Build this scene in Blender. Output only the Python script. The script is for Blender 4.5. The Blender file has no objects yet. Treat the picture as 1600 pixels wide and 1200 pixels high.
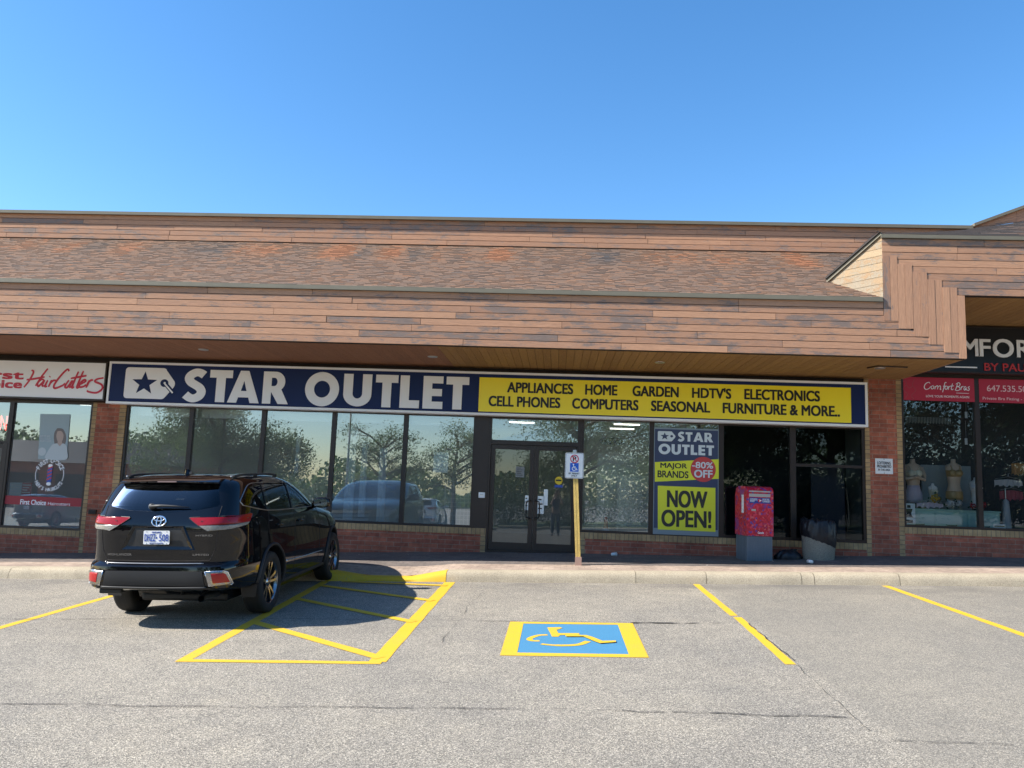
import bpy, bmesh, math, random
from math import sin, cos, pi, radians, sqrt
from mathutils import Vector, Matrix
random.seed(7)
C = bpy.context.scene.collection
SC = bpy.context.scene

# ---------------------------------------------------------------- camera, world, sun, exposure
FPX, PITCH, YAW, ROLL, ZC = 1250.96, 0.127660, -0.0605046, 0.0365743, 1.85
fwd = Vector((sin(YAW)*cos(PITCH), cos(YAW)*cos(PITCH), sin(PITCH)))
r0 = Vector((cos(YAW), -sin(YAW), 0)); u0 = r0.cross(fwd)
rgt = r0*cos(ROLL) + u0*sin(ROLL); upv = u0*cos(ROLL) - r0*sin(ROLL)
cam = bpy.data.cameras.new('camera'); camo = bpy.data.objects.new('camera', cam); C.objects.link(camo)
camo.matrix_world = Matrix(((rgt.x, upv.x, -fwd.x, 0), (rgt.y, upv.y, -fwd.y, 0), (rgt.z, upv.z, -fwd.z, ZC), (0, 0, 0, 1)))
cam.sensor_width = 36; cam.lens = FPX/1600*36; cam.clip_start = 0.05; cam.clip_end = 3000
SC.camera = camo

SUN_DIR = Vector((1.2, 0.31, -1.0)).normalized()      # the way the light travels
w = bpy.data.worlds.new('World'); SC.world = w; w.use_nodes = True
nt = w.node_tree; bg = nt.nodes['Background']
sky = nt.nodes.new('ShaderNodeTexSky'); sky.sky_type = 'NISHITA'; sky.sun_disc = False
sky.sun_elevation = math.asin(-SUN_DIR.z); sky.sun_rotation = math.atan2(-SUN_DIR.x, -SUN_DIR.y)
sky.altitude = 100; sky.air_density = 1.0; sky.dust_density = 0.3; sky.ozone_density = 2.0
hs_ = nt.nodes.new('ShaderNodeHueSaturation'); hs_.inputs['Saturation'].default_value = 1.28
nt.links.new(sky.outputs[0], hs_.inputs['Color']); nt.links.new(hs_.outputs[0], bg.inputs[0]); bg.inputs[1].default_value = 0.115
sl = bpy.data.lights.new('sun', 'SUN'); sl.energy = 4.8; sl.angle = radians(0.5); sl.color = (1, 0.95, 0.86)
so = bpy.data.objects.new('sun', sl); C.objects.link(so); so.rotation_euler = SUN_DIR.to_track_quat('-Z', 'Y').to_euler()
so.location = (-20, -6, 20)
SC.view_settings.view_transform = 'Standard'; SC.view_settings.look = 'None'
SC.view_settings.exposure = 1.2; SC.view_settings.gamma = 1

# ---------------------------------------------------------------- helpers
def at(px, py, Y):                       # a pixel of the photograph on the vertical plane y = Y
    d = fwd + rgt*((px-800)/FPX) - upv*((py-600)/FPX)
    t = Y/d.y
    return Vector((d.x*t, Y, ZC+d.z*t))
def lot(X, Y):
    return -0.05 + 0.03*max(-18, min(Y, 13.6)) + 0.033*max(-26, min(26, X))

def atl(px, py):                         # a pixel on the parking lot
    d = fwd + rgt*((px-800)/FPX) - upv*((py-600)/FPX)
    t = (-0.05-ZC)/(d.z-0.03*d.y-0.033*d.x)
    return Vector((d.x*t, d.y*t, ZC+d.z*t))

class MB:
    def __init__(s): s.v = []; s.f = []; s.t = []; s.m = []; s.mi = 0; s.tone = 0.5
    def face(s, pts, tone=None):
        b = len(s.v); s.v += [tuple(p) for p in pts]
        s.f.append(tuple(range(b, b+len(pts)))); s.t.append(s.tone if tone is None else tone); s.m.append(s.mi)
    def mesh(s, verts, faces, tone=None):
        b = len(s.v); s.v += [tuple(p) for p in verts]
        for f in faces:
            s.f.append(tuple(b+i for i in f)); s.t.append(s.tone if tone is None else tone); s.m.append(s.mi)
    def box(s, x0, x1, y0, y1, z0, z1, tone=None, mat=None):
        v = [Vector((x, y, z)) for z in (z0, z1) for y in (y0, y1) for x in (x0, x1)]
        if mat is not None: v = [mat @ p for p in v]
        s.mesh(v, [(0, 2, 3, 1), (4, 5, 7, 6), (0, 1, 5, 4), (2, 6, 7, 3), (0, 4, 6, 2), (1, 3, 7, 5)], tone)
    def rbox(s, x0, x1, y0, y1, z0, z1, r=0.01, tone=None, mat=None):   # box with chamfered edges
        bm = bmesh.new(); bmesh.ops.create_cube(bm, size=1)
        for v in bm.verts: v.co = Vector(((x0+x1)/2+v.co.x*(x1-x0), (y0+y1)/2+v.co.y*(y1-y0), (z0+z1)/2+v.co.z*(z1-z0)))
        bmesh.ops.bevel(bm, geom=bm.edges[:], offset=r, segments=2, affect='EDGES', profile=0.5)
        if mat is not None: bm.transform(mat)
        s.bm(bm, tone)
    def bm(s, bm, tone=None):
        bm.verts.index_update()
        s.mesh([v.co.copy() for v in bm.verts], [tuple(v.index for v in f.verts) for f in bm.faces], tone); bm.free()
    def prism(s, pts, d, tone=None):      # polygon pts extruded along the vector d
        n = len(pts); d = Vector(d); a = [Vector(p) for p in pts]; b = [p+d for p in a]
        s.mesh(a+b, [tuple(range(n))[::-1], tuple(range(n, 2*n))] + [(i, (i+1) % n, n+(i+1) % n, n+i) for i in range(n)], tone)
    def tube(s, path, r, n=8, cap=True, tone=None, sq=None):
        path = [Vector(p) for p in path]; m = len(path); rr = r if isinstance(r, (list, tuple)) else [r]*m
        vs = []; prev = None
        for i, p in enumerate(path):
            t = (path[min(i+1, m-1)] - path[max(i-1, 0)]).normalized()
            if prev is None:
                a = Vector((0, 0, 1)) if abs(t.z) < 0.9 else Vector((1, 0, 0))
                prev = t.cross(a).normalized()
            u = (prev - t*prev.dot(t)).normalized(); prev = u; q = t.cross(u)
            for k in range(n):
                an = 2*pi*k/n; vs.append(p + (u*cos(an)+q*sin(an))*rr[i])
        fs = [(i*n+k, i*n+(k+1) % n, (i+1)*n+(k+1) % n, (i+1)*n+k) for i in range(m-1) for k in range(n)]
        if cap: fs += [tuple(range(n))[::-1], tuple((m-1)*n+k for k in range(n))]
        s.mesh(vs, fs, tone)
    def lathe(s, prof, n=32, mat=None, tone=None, close=False):   # prof = [(r, z)] round z
        vs = []
        for r, z in prof:
            for k in range(n):
                a = 2*pi*k/n; p = Vector((r*cos(a), r*sin(a), z)); vs.append(mat @ p if mat is not None else p)
        m = len(prof); fs = []
        for i in range(m if close else m-1):
            j = (i+1) % m
            fs += [(i*n+k, i*n+(k+1) % n, j*n+(k+1) % n, j*n+k) for k in range(n)]
        s.mesh(vs, fs, tone)
    def build(s, name, mats, parent=None, smooth=False, loc=None, rot=None, auto=None):
        me = bpy.data.meshes.new(name); me.from_pydata(s.v, [], s.f); me.update()
        for m in (mats if isinstance(mats, (list, tuple)) else [mats]): me.materials.append(m)
        if isinstance(mats, (list, tuple)): me.polygons.foreach_set('material_index', s.m)
        a = me.attributes.new('tone', 'FLOAT', 'FACE'); a.data.foreach_set('value', s.t)
        if smooth: me.polygons.foreach_set('use_smooth', [True]*len(s.f))
        o = bpy.data.objects.new(name, me); C.objects.link(o)
        if auto is not None: smooth_by_angle(me, auto)
        if parent is not None: o.parent = parent
        if loc is not None: o.location = loc
        if rot is not None: o.rotation_euler = rot
        return o
def smooth_by_angle(me, deg):
    bm = bmesh.new(); bm.from_mesh(me); bmesh.ops.remove_doubles(bm, verts=bm.verts, dist=1e-5)
    for f in bm.faces: f.smooth = True
    for e in bm.edges: e.smooth = e.calc_face_angle(0) < radians(deg) if e.is_manifold else False
    bm.to_mesh(me); bm.free()

def tag(o, label=None, cat=None, group=None, kind=None):
    if label: o['label'] = label
    if cat: o['category'] = cat
    if group: o['group'] = group
    if kind: o['kind'] = kind
    return o
def empty(name, loc=(0, 0, 0), rz=0):
    o = bpy.data.objects.new(name, None); C.objects.link(o); o.location = loc; o.rotation_euler = (0, 0, rz)
    o.empty_display_size = 0.2
    return o
def copy_tree(o, parent=None):
    c = o.copy(); C.objects.link(c); c.parent = parent
    for ch in list(o.children): copy_tree(ch, c)
    return c

# text: the built-in font turned into mesh, fitted to a rectangle in the plane (x, z), facing -y
def text_mesh(s, bold=0.0, depth=0.0, space=1.0):
    cu = bpy.data.curves.new('t', 'FONT'); cu.body = s; cu.offset = bold; cu.extrude = depth; cu.space_character = space; cu.resolution_u = 5
    return curve_mesh(cu)
def curve_mesh(cu):
    o = bpy.data.objects.new('t', cu); C.objects.link(o)
    dg = bpy.context.evaluated_depsgraph_get(); me = bpy.data.meshes.new_from_object(o.evaluated_get(dg))
    v = [x.co.copy() for x in me.vertices]; f = [tuple(p.vertices) for p in me.polygons]
    bpy.data.objects.remove(o); bpy.data.curves.remove(cu); bpy.data.meshes.remove(me)
    return v, f
def fit(vf, x0, x1, z0, z1, y, dep=0.006, keep=False):
    v, f = vf
    ax, bx = min(p.x for p in v), max(p.x for p in v); ay, by = min(p.y for p in v), max(p.y for p in v)
    az, bz = min(p.z for p in v), max(p.z for p in v)
    sx = (x1-x0)/(bx-ax); sz = (z1-z0)/(by-ay)
    if keep: sx = sz = min(sx, sz)
    ox = (x0+x1)/2-(ax+bx)/2*sx; oz = (z0+z1)/2-(ay+by)/2*sz
    return [Vector((p.x*sx+ox, y-((p.z-az)/(bz-az)*dep if bz > az else 0), p.y*sz+oz)) for p in v], f
def embolden(mb, v, f, b, tone=None):      # heavier strokes: copies of the letters a hair apart
    mb.mesh(v, f, tone)
    if b > 0:
        for i, (sx, sz) in enumerate(((1, 0.7), (-1, 0.7), (1, -0.7), (-1, -0.7))): mb.mesh([Vector((p.x+sx*b, p.y-0.00025*(i+1), p.z+sz*b)) for p in v], f, tone)
def txt(mb, s, x0, x1, z0, z1, y, bold=0.0, dep=0.004, keep=False, space=1.0, tone=None):
    v, f = fit(text_mesh(s, 0, 0.01, space), x0, x1, z0, z1, y, dep, keep)
    embolden(mb, v, f, bold*(z1-z0)/0.72, tone)
def txtc(mb, s, cx, cz, h, y, bold=0.0, dep=0.003, tone=None, sx=1.0):   # centred, by height
    vf = text_mesh(s, 0, 0.01); v = vf[0]
    hh = max(p.y for p in v)-min(p.y for p in v); ww = (max(p.x for p in v)-min(p.x for p in v))*h/hh*sx
    v, f = fit(vf, cx-ww/2, cx+ww/2, cz-h/2, cz+h/2, y, dep); embolden(mb, v, f, bold*h/0.72, tone)
def shape(polys, depth=0.01):            # filled outlines with holes
    cu = bpy.data.curves.new('s', 'CURVE'); cu.dimensions = '2D'; cu.fill_mode = 'BOTH'; cu.extrude = depth
    for pl in polys:
        sp = cu.splines.new('POLY'); sp.points.add(len(pl)-1)
        for q, (x, y) in zip(sp.points, pl): q.co = (x, y, 0, 1)
        sp.use_cyclic_u = True
    return curve_mesh(cu)
def arc(cx, cy, rx, ry, a0, a1, n=24):
    return [(cx+rx*cos(radians(a0+(a1-a0)*i/n)), cy+ry*sin(radians(a0+(a1-a0)*i/n))) for i in range(n+1)]
def ribbon2(path, wd):                   # outline of a stroke with flat ends
    n = len(path); L = []; R = []
    for i in range(n):
        a = path[max(i-1, 0)]; b = path[min(i+1, n-1)]; dx, dy = b[0]-a[0], b[1]-a[1]; l = math.hypot(dx, dy) or 1
        w_ = wd[i] if isinstance(wd, (list, tuple)) else wd
        nx, ny = -dy/l*w_/2, dx/l*w_/2; L.append((path[i][0]+nx, path[i][1]+ny)); R.append((path[i][0]-nx, path[i][1]-ny))
    return L + R[::-1]
def crom(pts, k=8):                      # smooth curve through points
    o = []; n = len(pts)
    for i in range(n-1):
        p0, p1, p2, p3 = pts[max(i-1, 0)], pts[i], pts[i+1], pts[min(i+2, n-1)]
        for j in range(k):
            t = j/k
            o.append(tuple(0.5*(2*p1[c]+(p2[c]-p0[c])*t+(2*p0[c]-5*p1[c]+4*p2[c]-p3[c])*t*t+(3*p1[c]-p0[c]-3*p2[c]+p3[c])*t**3) for c in range(2)))
    return o+[tuple(pts[-1])]

# geometric bold capitals: outlines in a box one unit high
def glyph(ch):
    t = 0.25
    if ch == 'T': return [[(0, 1), (0, 0.76), (0.2, 0.76), (0.2, 0), (0.47, 0), (0.47, 0.76), (0.67, 0.76), (0.67, 1)]], 0.67
    if ch == 'L': return [[(0, 1), (0, 0), (0.58, 0), (0.58, 0.24), (0.27, 0.24), (0.27, 1)]], 0.58
    if ch == 'E': return [[(0, 1), (0, 0), (0.6, 0), (0.6, 0.22), (0.27, 0.22), (0.27, 0.39), (0.57, 0.39), (0.57, 0.61), (0.27, 0.61), (0.27, 0.78), (0.6, 0.78), (0.6, 1)]], 0.6
    if ch == 'A': return [[(0, 0), (0.36, 1), (0.62, 1), (0.98, 0), (0.7, 0), (0.65, 0.17), (0.33, 0.17), (0.28, 0)], [(0.4, 0.37), (0.58, 0.37), (0.49, 0.69)]], 0.98
    if ch == 'R': return [[(0, 0), (0, 1), (0.4, 1)] + arc(0.4, 0.69, 0.31, 0.31, 90, -50, 16) + [(0.84, 0), (0.51, 0), (0.28, 0.36), (0.27, 0.36), (0.27, 0)],
                          [(0.27, 0.55), (0.27, 0.81), (0.36, 0.81)] + arc(0.36, 0.68, 0.1, 0.13, 90, -90, 10) + [(0.36, 0.55)]], 0.84
    if ch == 'O': return [arc(0.53, 0.5, 0.53, 0.53, 0, 355, 48), arc(0.53, 0.5, 0.25, 0.26, 0, 355, 36)], 1.06
    if ch == 'U': return [[(0, 1), (0, 0.36)] + arc(0.41, 0.36, 0.41, 0.39, 180, 360, 24) + [(0.82, 1), (0.55, 1), (0.55, 0.38)] + arc(0.41, 0.38, 0.14, 0.16, 0, -180, 16) + [(0.27, 1)]], 0.82
    if ch == 'S':
        c = crom([(0.58, 0.84), (0.46, 0.91), (0.33, 0.91), (0.2, 0.82), (0.16, 0.71), (0.22, 0.6), (0.34, 0.52), (0.47, 0.43), (0.53, 0.3), (0.48, 0.17), (0.35, 0.09), (0.22, 0.1), (0.08, 0.2)], 6)
        return [ribbon2(c, 0.25)], 0.67
def bigtext(mb, s, x0, x1, z0, z1, y, dep=0.006, gap=0.12, space=0.45):
    pl = []; X = 0
    for ch in s:
        if ch == ' ': X += space; continue
        g, wd = glyph(ch); pl += [[(px+X, py) for px, py in p] for p in g]; X += wd+gap
    v, f = fit(shape(pl), x0, x1, z0, z1, y, dep); mb.mesh(v, f)

# ---------------------------------------------------------------- materials
def newmat(name):
    m = bpy.data.materials.new(name); m.use_nodes = True; return m, m.node_tree, m.node_tree.nodes['Principled BSDF']
def N(nt, typ, **kw):
    n = nt.nodes.new(typ)
    for k, v in kw.items():
        if k.startswith('i_'): n.inputs[k[2:].replace('_', ' ')].default_value = v
        else: setattr(n, k, v)
    return n
def plain(name, col, rough=0.5, metal=0.0, var=0.0, scale=8.0, spec=0.5, coat=0.0, bump=0.0, bscale=60.0, trans=0):
    m, nt, b = newmat(name)
    b.inputs['Base Color'].default_value = (*col, 1); b.inputs['Roughness'].default_value = rough; b.inputs['Metallic'].default_value = metal
    b.inputs['Specular IOR Level'].default_value = spec; b.inputs['Coat Weight'].default_value = coat; b.inputs['Coat Roughness'].default_value = 0.03
    if var:
        tc = N(nt, 'ShaderNodeTexCoord'); no = N(nt, 'ShaderNodeTexNoise', i_Scale=scale, i_Detail=5.0, i_Roughness=0.6)
        nt.links.new(tc.outputs['Object'], no.inputs['Vector'])
        mx = N(nt, 'ShaderNodeMix', data_type='RGBA'); nt.links.new(no.outputs[0], mx.inputs[0])
        mx.inputs[6].default_value = tuple(c*(1-var) for c in col)+(1,); mx.inputs[7].default_value = tuple(min(1, c*(1+var)) for c in col)+(1,)
        nt.links.new(mx.outputs[2], b.inputs['Base Color'])
    if bump:
        tc = N(nt, 'ShaderNodeTexCoord'); no = N(nt, 'ShaderNodeTexNoise', i_Scale=bscale, i_Detail=4.0)
        nt.links.new(tc.outputs['Object'], no.inputs['Vector'])
        bu = N(nt, 'ShaderNodeBump', i_Strength=bump, i_Distance=0.02); nt.links.new(no.outputs[0], bu.inputs['Height']); nt.links.new(bu.outputs[0], b.inputs['Normal'])
    return m
def emit(name, col, st):
    m, nt, b = newmat(name); b.inputs['Base Color'].default_value = (*col, 1)
    b.inputs['Emission Color'].default_value = (*col, 1); b.inputs['Emission Strength'].default_value = st
    return m
def ramp(nt, src, stops):
    r = N(nt, 'ShaderNodeValToRGB'); nt.links.new(src, r.inputs[0]); e = r.color_ramp.elements
    while len(e) > 1: e.remove(e[-1])
    e[0].position = stops[0][0]; e[0].color = (*stops[0][1], 1)
    for p, c in stops[1:]:
        q = e.new(p); q.color = (*c, 1)
    return r
def math_(nt, op, a, b=None, clamp=False):
    n = N(nt, 'ShaderNodeMath', operation=op, use_clamp=clamp)
    for i, x in enumerate((a, b)):
        if x is None: continue
        if hasattr(x, 'links'): nt.links.new(x, n.inputs[i])
        else: n.inputs[i].default_value = x
    return n.outputs[0]
def mixc(nt, fac, a, b, mode='MIX'):
    n = N(nt, 'ShaderNodeMix', data_type='RGBA', blend_type=mode)
    for k, x in ((0, fac), (6, a), (7, b)):
        if hasattr(x, 'links'): nt.links.new(x, n.inputs[k])
        elif isinstance(x, tuple): n.inputs[k].default_value = (*x, 1)
        else: n.inputs[k].default_value = x
    return n.outputs[2]
def coords(nt, scale=(1, 1, 1), kind='Object'):
    tc = N(nt, 'ShaderNodeTexCoord'); mp = N(nt, 'ShaderNodeMapping'); mp.inputs['Scale'].default_value = scale
    nt.links.new(tc.outputs[kind], mp.inputs[0]); return mp.outputs[0]
def noise(nt, vec, scale, detail=4.0, rough=0.55):
    n = N(nt, 'ShaderNodeTexNoise', i_Scale=scale, i_Detail=detail, i_Roughness=rough); nt.links.new(vec, n.inputs['Vector']); return n.outputs[0]
def bump(nt, b, h, st=0.4, dist=0.01):
    n = N(nt, 'ShaderNodeBump', i_Strength=st, i_Distance=dist); nt.links.new(h, n.inputs['Height']); nt.links.new(n.outputs[0], b.inputs['Normal'])

def brick_mat(name, c1, c2, mortar, bw, rh, ms=0.006, offset=0.5, var=0.35):
    m, nt, b = newmat(name); tc = N(nt, 'ShaderNodeTexCoord'); sp = N(nt, 'ShaderNodeSeparateXYZ'); nt.links.new(tc.outputs['Object'], sp.inputs[0])
    cb = N(nt, 'ShaderNodeCombineXYZ'); nt.links.new(math_(nt, 'ADD', sp.outputs[0], sp.outputs[1]), cb.inputs[0]); nt.links.new(sp.outputs[2], cb.inputs[1])
    br = N(nt, 'ShaderNodeTexBrick', offset=offset, i_Scale=1.0, i_Mortar_Size=ms, i_Mortar_Smooth=0.3, i_Brick_Width=bw, i_Row_Height=rh, i_Bias=0.0)
    br.inputs['Color1'].default_value = (*c1, 1); br.inputs['Color2'].default_value = (*c2, 1); br.inputs['Mortar'].default_value = (*mortar, 1)
    nt.links.new(cb.outputs[0], br.inputs['Vector'])
    v = coords(nt); n1 = noise(nt, v, 9, 6, 0.65); n2 = noise(nt, v, 1.3, 3)
    g = ramp(nt, n1, [(0.3, (1-var,)*3), (0.7, (1+var*0.7,)*3)])
    g2 = ramp(nt, n2, [(0.35, (0.78, 0.76, 0.74)), (0.65, (1.12, 1.1, 1.08))])
    c = mixc(nt, 1.0, br.outputs[0], g.outputs[0], 'MULTIPLY'); c = mixc(nt, 1.0, c, g2.outputs[0], 'MULTIPLY')
    nt.links.new(c, b.inputs['Base Color']); b.inputs['Roughness'].default_value = 0.85
    h = math_(nt, 'ADD', math_(nt, 'MULTIPLY', br.outputs['Fac'], -1.0), math_(nt, 'MULTIPLY', noise(nt, v, 70, 4), 0.4))
    bump(nt, b, h, 0.6, 0.008)
    return m
M = {}
M['brick'] = brick_mat('red_brick', (0.42, 0.125, 0.07), (0.28, 0.08, 0.048), (0.30, 0.205, 0.15), 0.29, 0.0855)
M['tan_side'] = brick_mat('tan_brick_edge', (0.45, 0.30, 0.15), (0.36, 0.23, 0.11), (0.20, 0.15, 0.10), 9.0, 0.0855, 0.008, 0, 0.25)
M['tan_sill'] = brick_mat('tan_brick_sill', (0.45, 0.30, 0.15), (0.38, 0.25, 0.12), (0.20, 0.15, 0.10), 0.0855, 9.0, 0.007, 0, 0.25)

def plank_mat(name, paint, paint2, bare, bare2, worn=0.5, axis='X'):
    m, nt, b = newmat(name)
    at_ = N(nt, 'ShaderNodeAttribute', attribute_name='tone', attribute_type='GEOMETRY'); tone = at_.outputs['Fac']
    sc = {'X': (1.2, 14, 14), 'Y': (14, 1.2, 14), 'Z': (14, 14, 1.2)}[axis]
    v = coords(nt, sc); fine = noise(nt, v, 5.0, 8, 0.7); v2 = coords(nt, tuple(0.25*x if x > 2 else x for x in sc)); patch = noise(nt, v2, 2.1, 6, 0.68)
    pc = mixc(nt, tone, paint, paint2); pc = mixc(nt, 1.0, pc, ramp(nt, fine, [(0.25, (0.72, 0.7, 0.7)), (0.7, (1.15, 1.13, 1.1))]).outputs[0], 'MULTIPLY')
    bc = mixc(nt, fine, bare, bare2)
    k = math_(nt, 'ADD', math_(nt, 'ADD', math_(nt, 'MULTIPLY', patch, 1.5), math_(nt, 'MULTIPLY', fine, 1.1)), math_(nt, 'MULTIPLY', tone, 0.34))
    fac = ramp(nt, math_(nt, 'DIVIDE', k, 3.0), [((1.73-worn*0.2)/3, (0, 0, 0)), ((1.86-worn*0.2)/3, (0.9, 0.9, 0.9))]).outputs[0]
    nt.links.new(mixc(nt, fac, pc, bc), b.inputs['Base Color']); b.inputs['Roughness'].default_value = 0.8
    bump(nt, b, math_(nt, 'SUBTRACT', fine, math_(nt, 'MULTIPLY', fac, 0.6)), 0.5, 0.006)
    return m
P1, P2 = (0.46, 0.25, 0.148), (0.345, 0.185, 0.115)
M['plank'] = plank_mat('brown_painted_planks', P1, P2, (0.085, 0.07, 0.068), (0.27, 0.20, 0.165), 1.1)
M['plank_worn'] = plank_mat('weathered_parapet_planks', P1, P2, (0.085, 0.075, 0.075), (0.30, 0.23, 0.19), 1.0)
M['plank_up'] = plank_mat('brown_painted_upright_planks', P1, P2, (0.10, 0.08, 0.075), (0.27, 0.20, 0.165), 0.4, 'Z')
M['plank_cheek'] = plank_mat('bare_weathered_planks', (0.33, 0.25, 0.155), (0.27, 0.17, 0.09), (0.09, 0.08, 0.07), (0.40, 0.33, 0.23), 1.3)
M['soffit_gold'] = plank_mat('stained_soffit_boards', (0.34, 0.19, 0.065), (0.28, 0.15, 0.05), (0.25, 0.14, 0.05), (0.34, 0.2, 0.08), 0.1, 'Y')
M['soffit_brown'] = plank_mat('brown_soffit_boards', (0.30, 0.14, 0.075), (0.26, 0.12, 0.066), (0.22, 0.11, 0.06), (0.30, 0.145, 0.08), 0.1, 'Y')
M['drip'] = plain('grey_metal_edge', (0.15, 0.135, 0.10), 0.6, 0.0, 0.2, 3, spec=0.3)
M['bronze'] = plain('dark_bronze_metal', (0.035, 0.024, 0.02), 0.4, 0.3, 0.2, 3)
M['dark'] = plain('dark_backing', (0.02, 0.015, 0.013), 0.8)

def shingle():
    m, nt, b = newmat('blended_shingles')
    tone = N(nt, 'ShaderNodeAttribute', attribute_name='tone', attribute_type='GEOMETRY').outputs['Fac']
    col = ramp(nt, tone, [(0.0, (0.06, 0.06, 0.064)), (0.3, (0.125, 0.088, 0.068)), (0.55, (0.185, 0.113, 0.075)), (0.8, (0.235, 0.12, 0.065)), (1.0, (0.29, 0.115, 0.05))]).outputs[0]
    v = coords(nt); f = noise(nt, v, 130, 3, 0.7)
    c = mixc(nt, 1.0, col, ramp(nt, f, [(0.3, (0.6, 0.6, 0.6)), (0.7, (1.35, 1.35, 1.35))]).outputs[0], 'MULTIPLY')
    nt.links.new(c, b.inputs['Base Color']); b.inputs['Roughness'].default_value = 0.95; bump(nt, b, f, 0.6, 0.006)
    return m
M['shingle'] = shingle()

def asphalt():
    m, nt, b = newmat('worn_asphalt'); v = coords(nt)
    g = noise(nt, v, 100, 5, 0.75); big = noise(nt, v, 0.45, 5, 0.6); mid = noise(nt, v, 3.2, 5, 0.6)
    vo = N(nt, 'ShaderNodeTexVoronoi', i_Scale=150.0, feature='F1'); nt.links.new(v, vo.inputs['Vector'])
    sp = N(nt, 'ShaderNodeSeparateColor'); nt.links.new(vo.outputs['Color'], sp.inputs[0])
    st = ramp(nt, sp.outputs[0], [(0.0, (0.08, 0.073, 0.061)), (0.35, (0.198, 0.179, 0.149)), (0.75, (0.31, 0.279, 0.23)), (1.0, (0.565, 0.505, 0.41))]).outputs[0]
    c = mixc(nt, 1.0, st, ramp(nt, g, [(0.3, (0.64, 0.64, 0.65)), (0.5, (1, 1, 1)), (0.72, (1.32, 1.3, 1.26))]).outputs[0], 'MULTIPLY')
    c = mixc(nt, 1.0, c, ramp(nt, big, [(0.3, (0.8, 0.81, 0.84)), (0.7, (1.16, 1.14, 1.1))]).outputs[0], 'MULTIPLY')
    c = mixc(nt, 1.0, c, ramp(nt, mid, [(0.3, (0.88, 0.88, 0.89)), (0.55, (1.0, 1.0, 1.0)), (0.75, (1.08, 1.07, 1.05))]).outputs[0], 'MULTIPLY')
    # the strip along the kerb is dirtier, with oil drips
    s = N(nt, 'ShaderNodeSeparateXYZ'); nt.links.new(v, s.inputs[0])
    yy = math_(nt, 'MULTIPLY', math_(nt, 'SUBTRACT', s.outputs[1], 12.0), 0.75, True)
    d = math_(nt, 'MULTIPLY', yy, ramp(nt, noise(nt, coords(nt, (0.5, 1.6, 1)), 1.3, 5, 0.6), [(0.42, (0, 0, 0)), (0.66, (1, 1, 1))]).outputs[0])
    c = mixc(nt, math_(nt, 'MULTIPLY', d, 0.7), c, (0.07, 0.062, 0.06))
    # a newer patch on the right-hand bays, finer and a little darker
    xx = ramp(nt, math_(nt, 'MULTIPLY', math_(nt, 'SUBTRACT', s.outputs[0], 2.37), 12.0, True), [(0.0, (0, 0, 0)), (1.0, (1, 1, 1))]).outputs[0]
    c = mixc(nt, math_(nt, 'MULTIPLY', xx, 0.32), c, (0.165, 0.15, 0.125))
    nt.links.new(c, b.inputs['Base Color']); b.inputs['Roughness'].default_value = 0.92
    bump(nt, b, math_(nt, 'ADD', g, math_(nt, 'MULTIPLY', vo.outputs['Distance'], 0.8)), 0.7, 0.008)
    return m
M['asphalt'] = asphalt()
def concrete(name, c, sc=30):
    m, nt, b = newmat(name); v = coords(nt); a = noise(nt, v, 1.5, 5, 0.65); g = noise(nt, v, 70, 5, 0.8)
    k = mixc(nt, a, tuple(x*0.6 for x in c), tuple(x*1.32 for x in c)); k = mixc(nt, 1.0, k, ramp(nt, g, [(0.3, (0.5, 0.47, 0.43)), (0.5, (1, 1, 1)), (0.7, (1.4,)*3)]).outputs[0], 'MULTIPLY')
    nt.links.new(k, b.inputs['Base Color']); b.inputs['Roughness'].default_value = 0.9; bump(nt, b, g, 0.5, 0.006); return m
M['kerb'] = concrete('pale_kerb_concrete', (0.36, 0.305, 0.22)); M['binconc'] = concrete('aggregate_concrete', (0.22, 0.20, 0.16))
def worn_paint(name, c, base=(0.15, 0.14, 0.13), thr=0.60):
    m, nt, b = newmat(name); v = coords(nt); g = noise(nt, v, 85, 5, 0.75); a = noise(nt, v, 2.5, 4)
    k = math_(nt, 'ADD', g, math_(nt, 'MULTIPLY', a, 0.25)); fac = ramp(nt, k, [(thr+0.10, (0, 0, 0)), (thr+0.2, (1, 1, 1))]).outputs[0]
    cc = mixc(nt, a, tuple(x*0.85 for x in c), c); cc = mixc(nt, 1.0, cc, ramp(nt, g, [(0.3, (0.75,)*3), (0.6, (1.05,)*3)]).outputs[0], 'MULTIPLY')
    nt.links.new(mixc(nt, fac, cc, base), b.inputs['Base Color']); b.inputs['Roughness'].default_value = 0.75; bump(nt, b, g, 0.6, 0.006); return m
M['yellow'] = worn_paint('yellow_road_paint', (0.68, 0.415, 0.015), thr=0.59); M['blue'] = worn_paint('blue_road_paint', (0.05, 0.21, 0.37), thr=0.64)
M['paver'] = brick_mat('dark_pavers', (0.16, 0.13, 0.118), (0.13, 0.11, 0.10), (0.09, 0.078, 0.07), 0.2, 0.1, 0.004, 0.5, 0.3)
M['paver_pink'] = brick_mat('pink_pavers', (0.38, 0.295, 0.235), (0.33, 0.25, 0.20), (0.22, 0.18, 0.14), 0.2, 0.1, 0.004, 0.5, 0.3)

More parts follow.
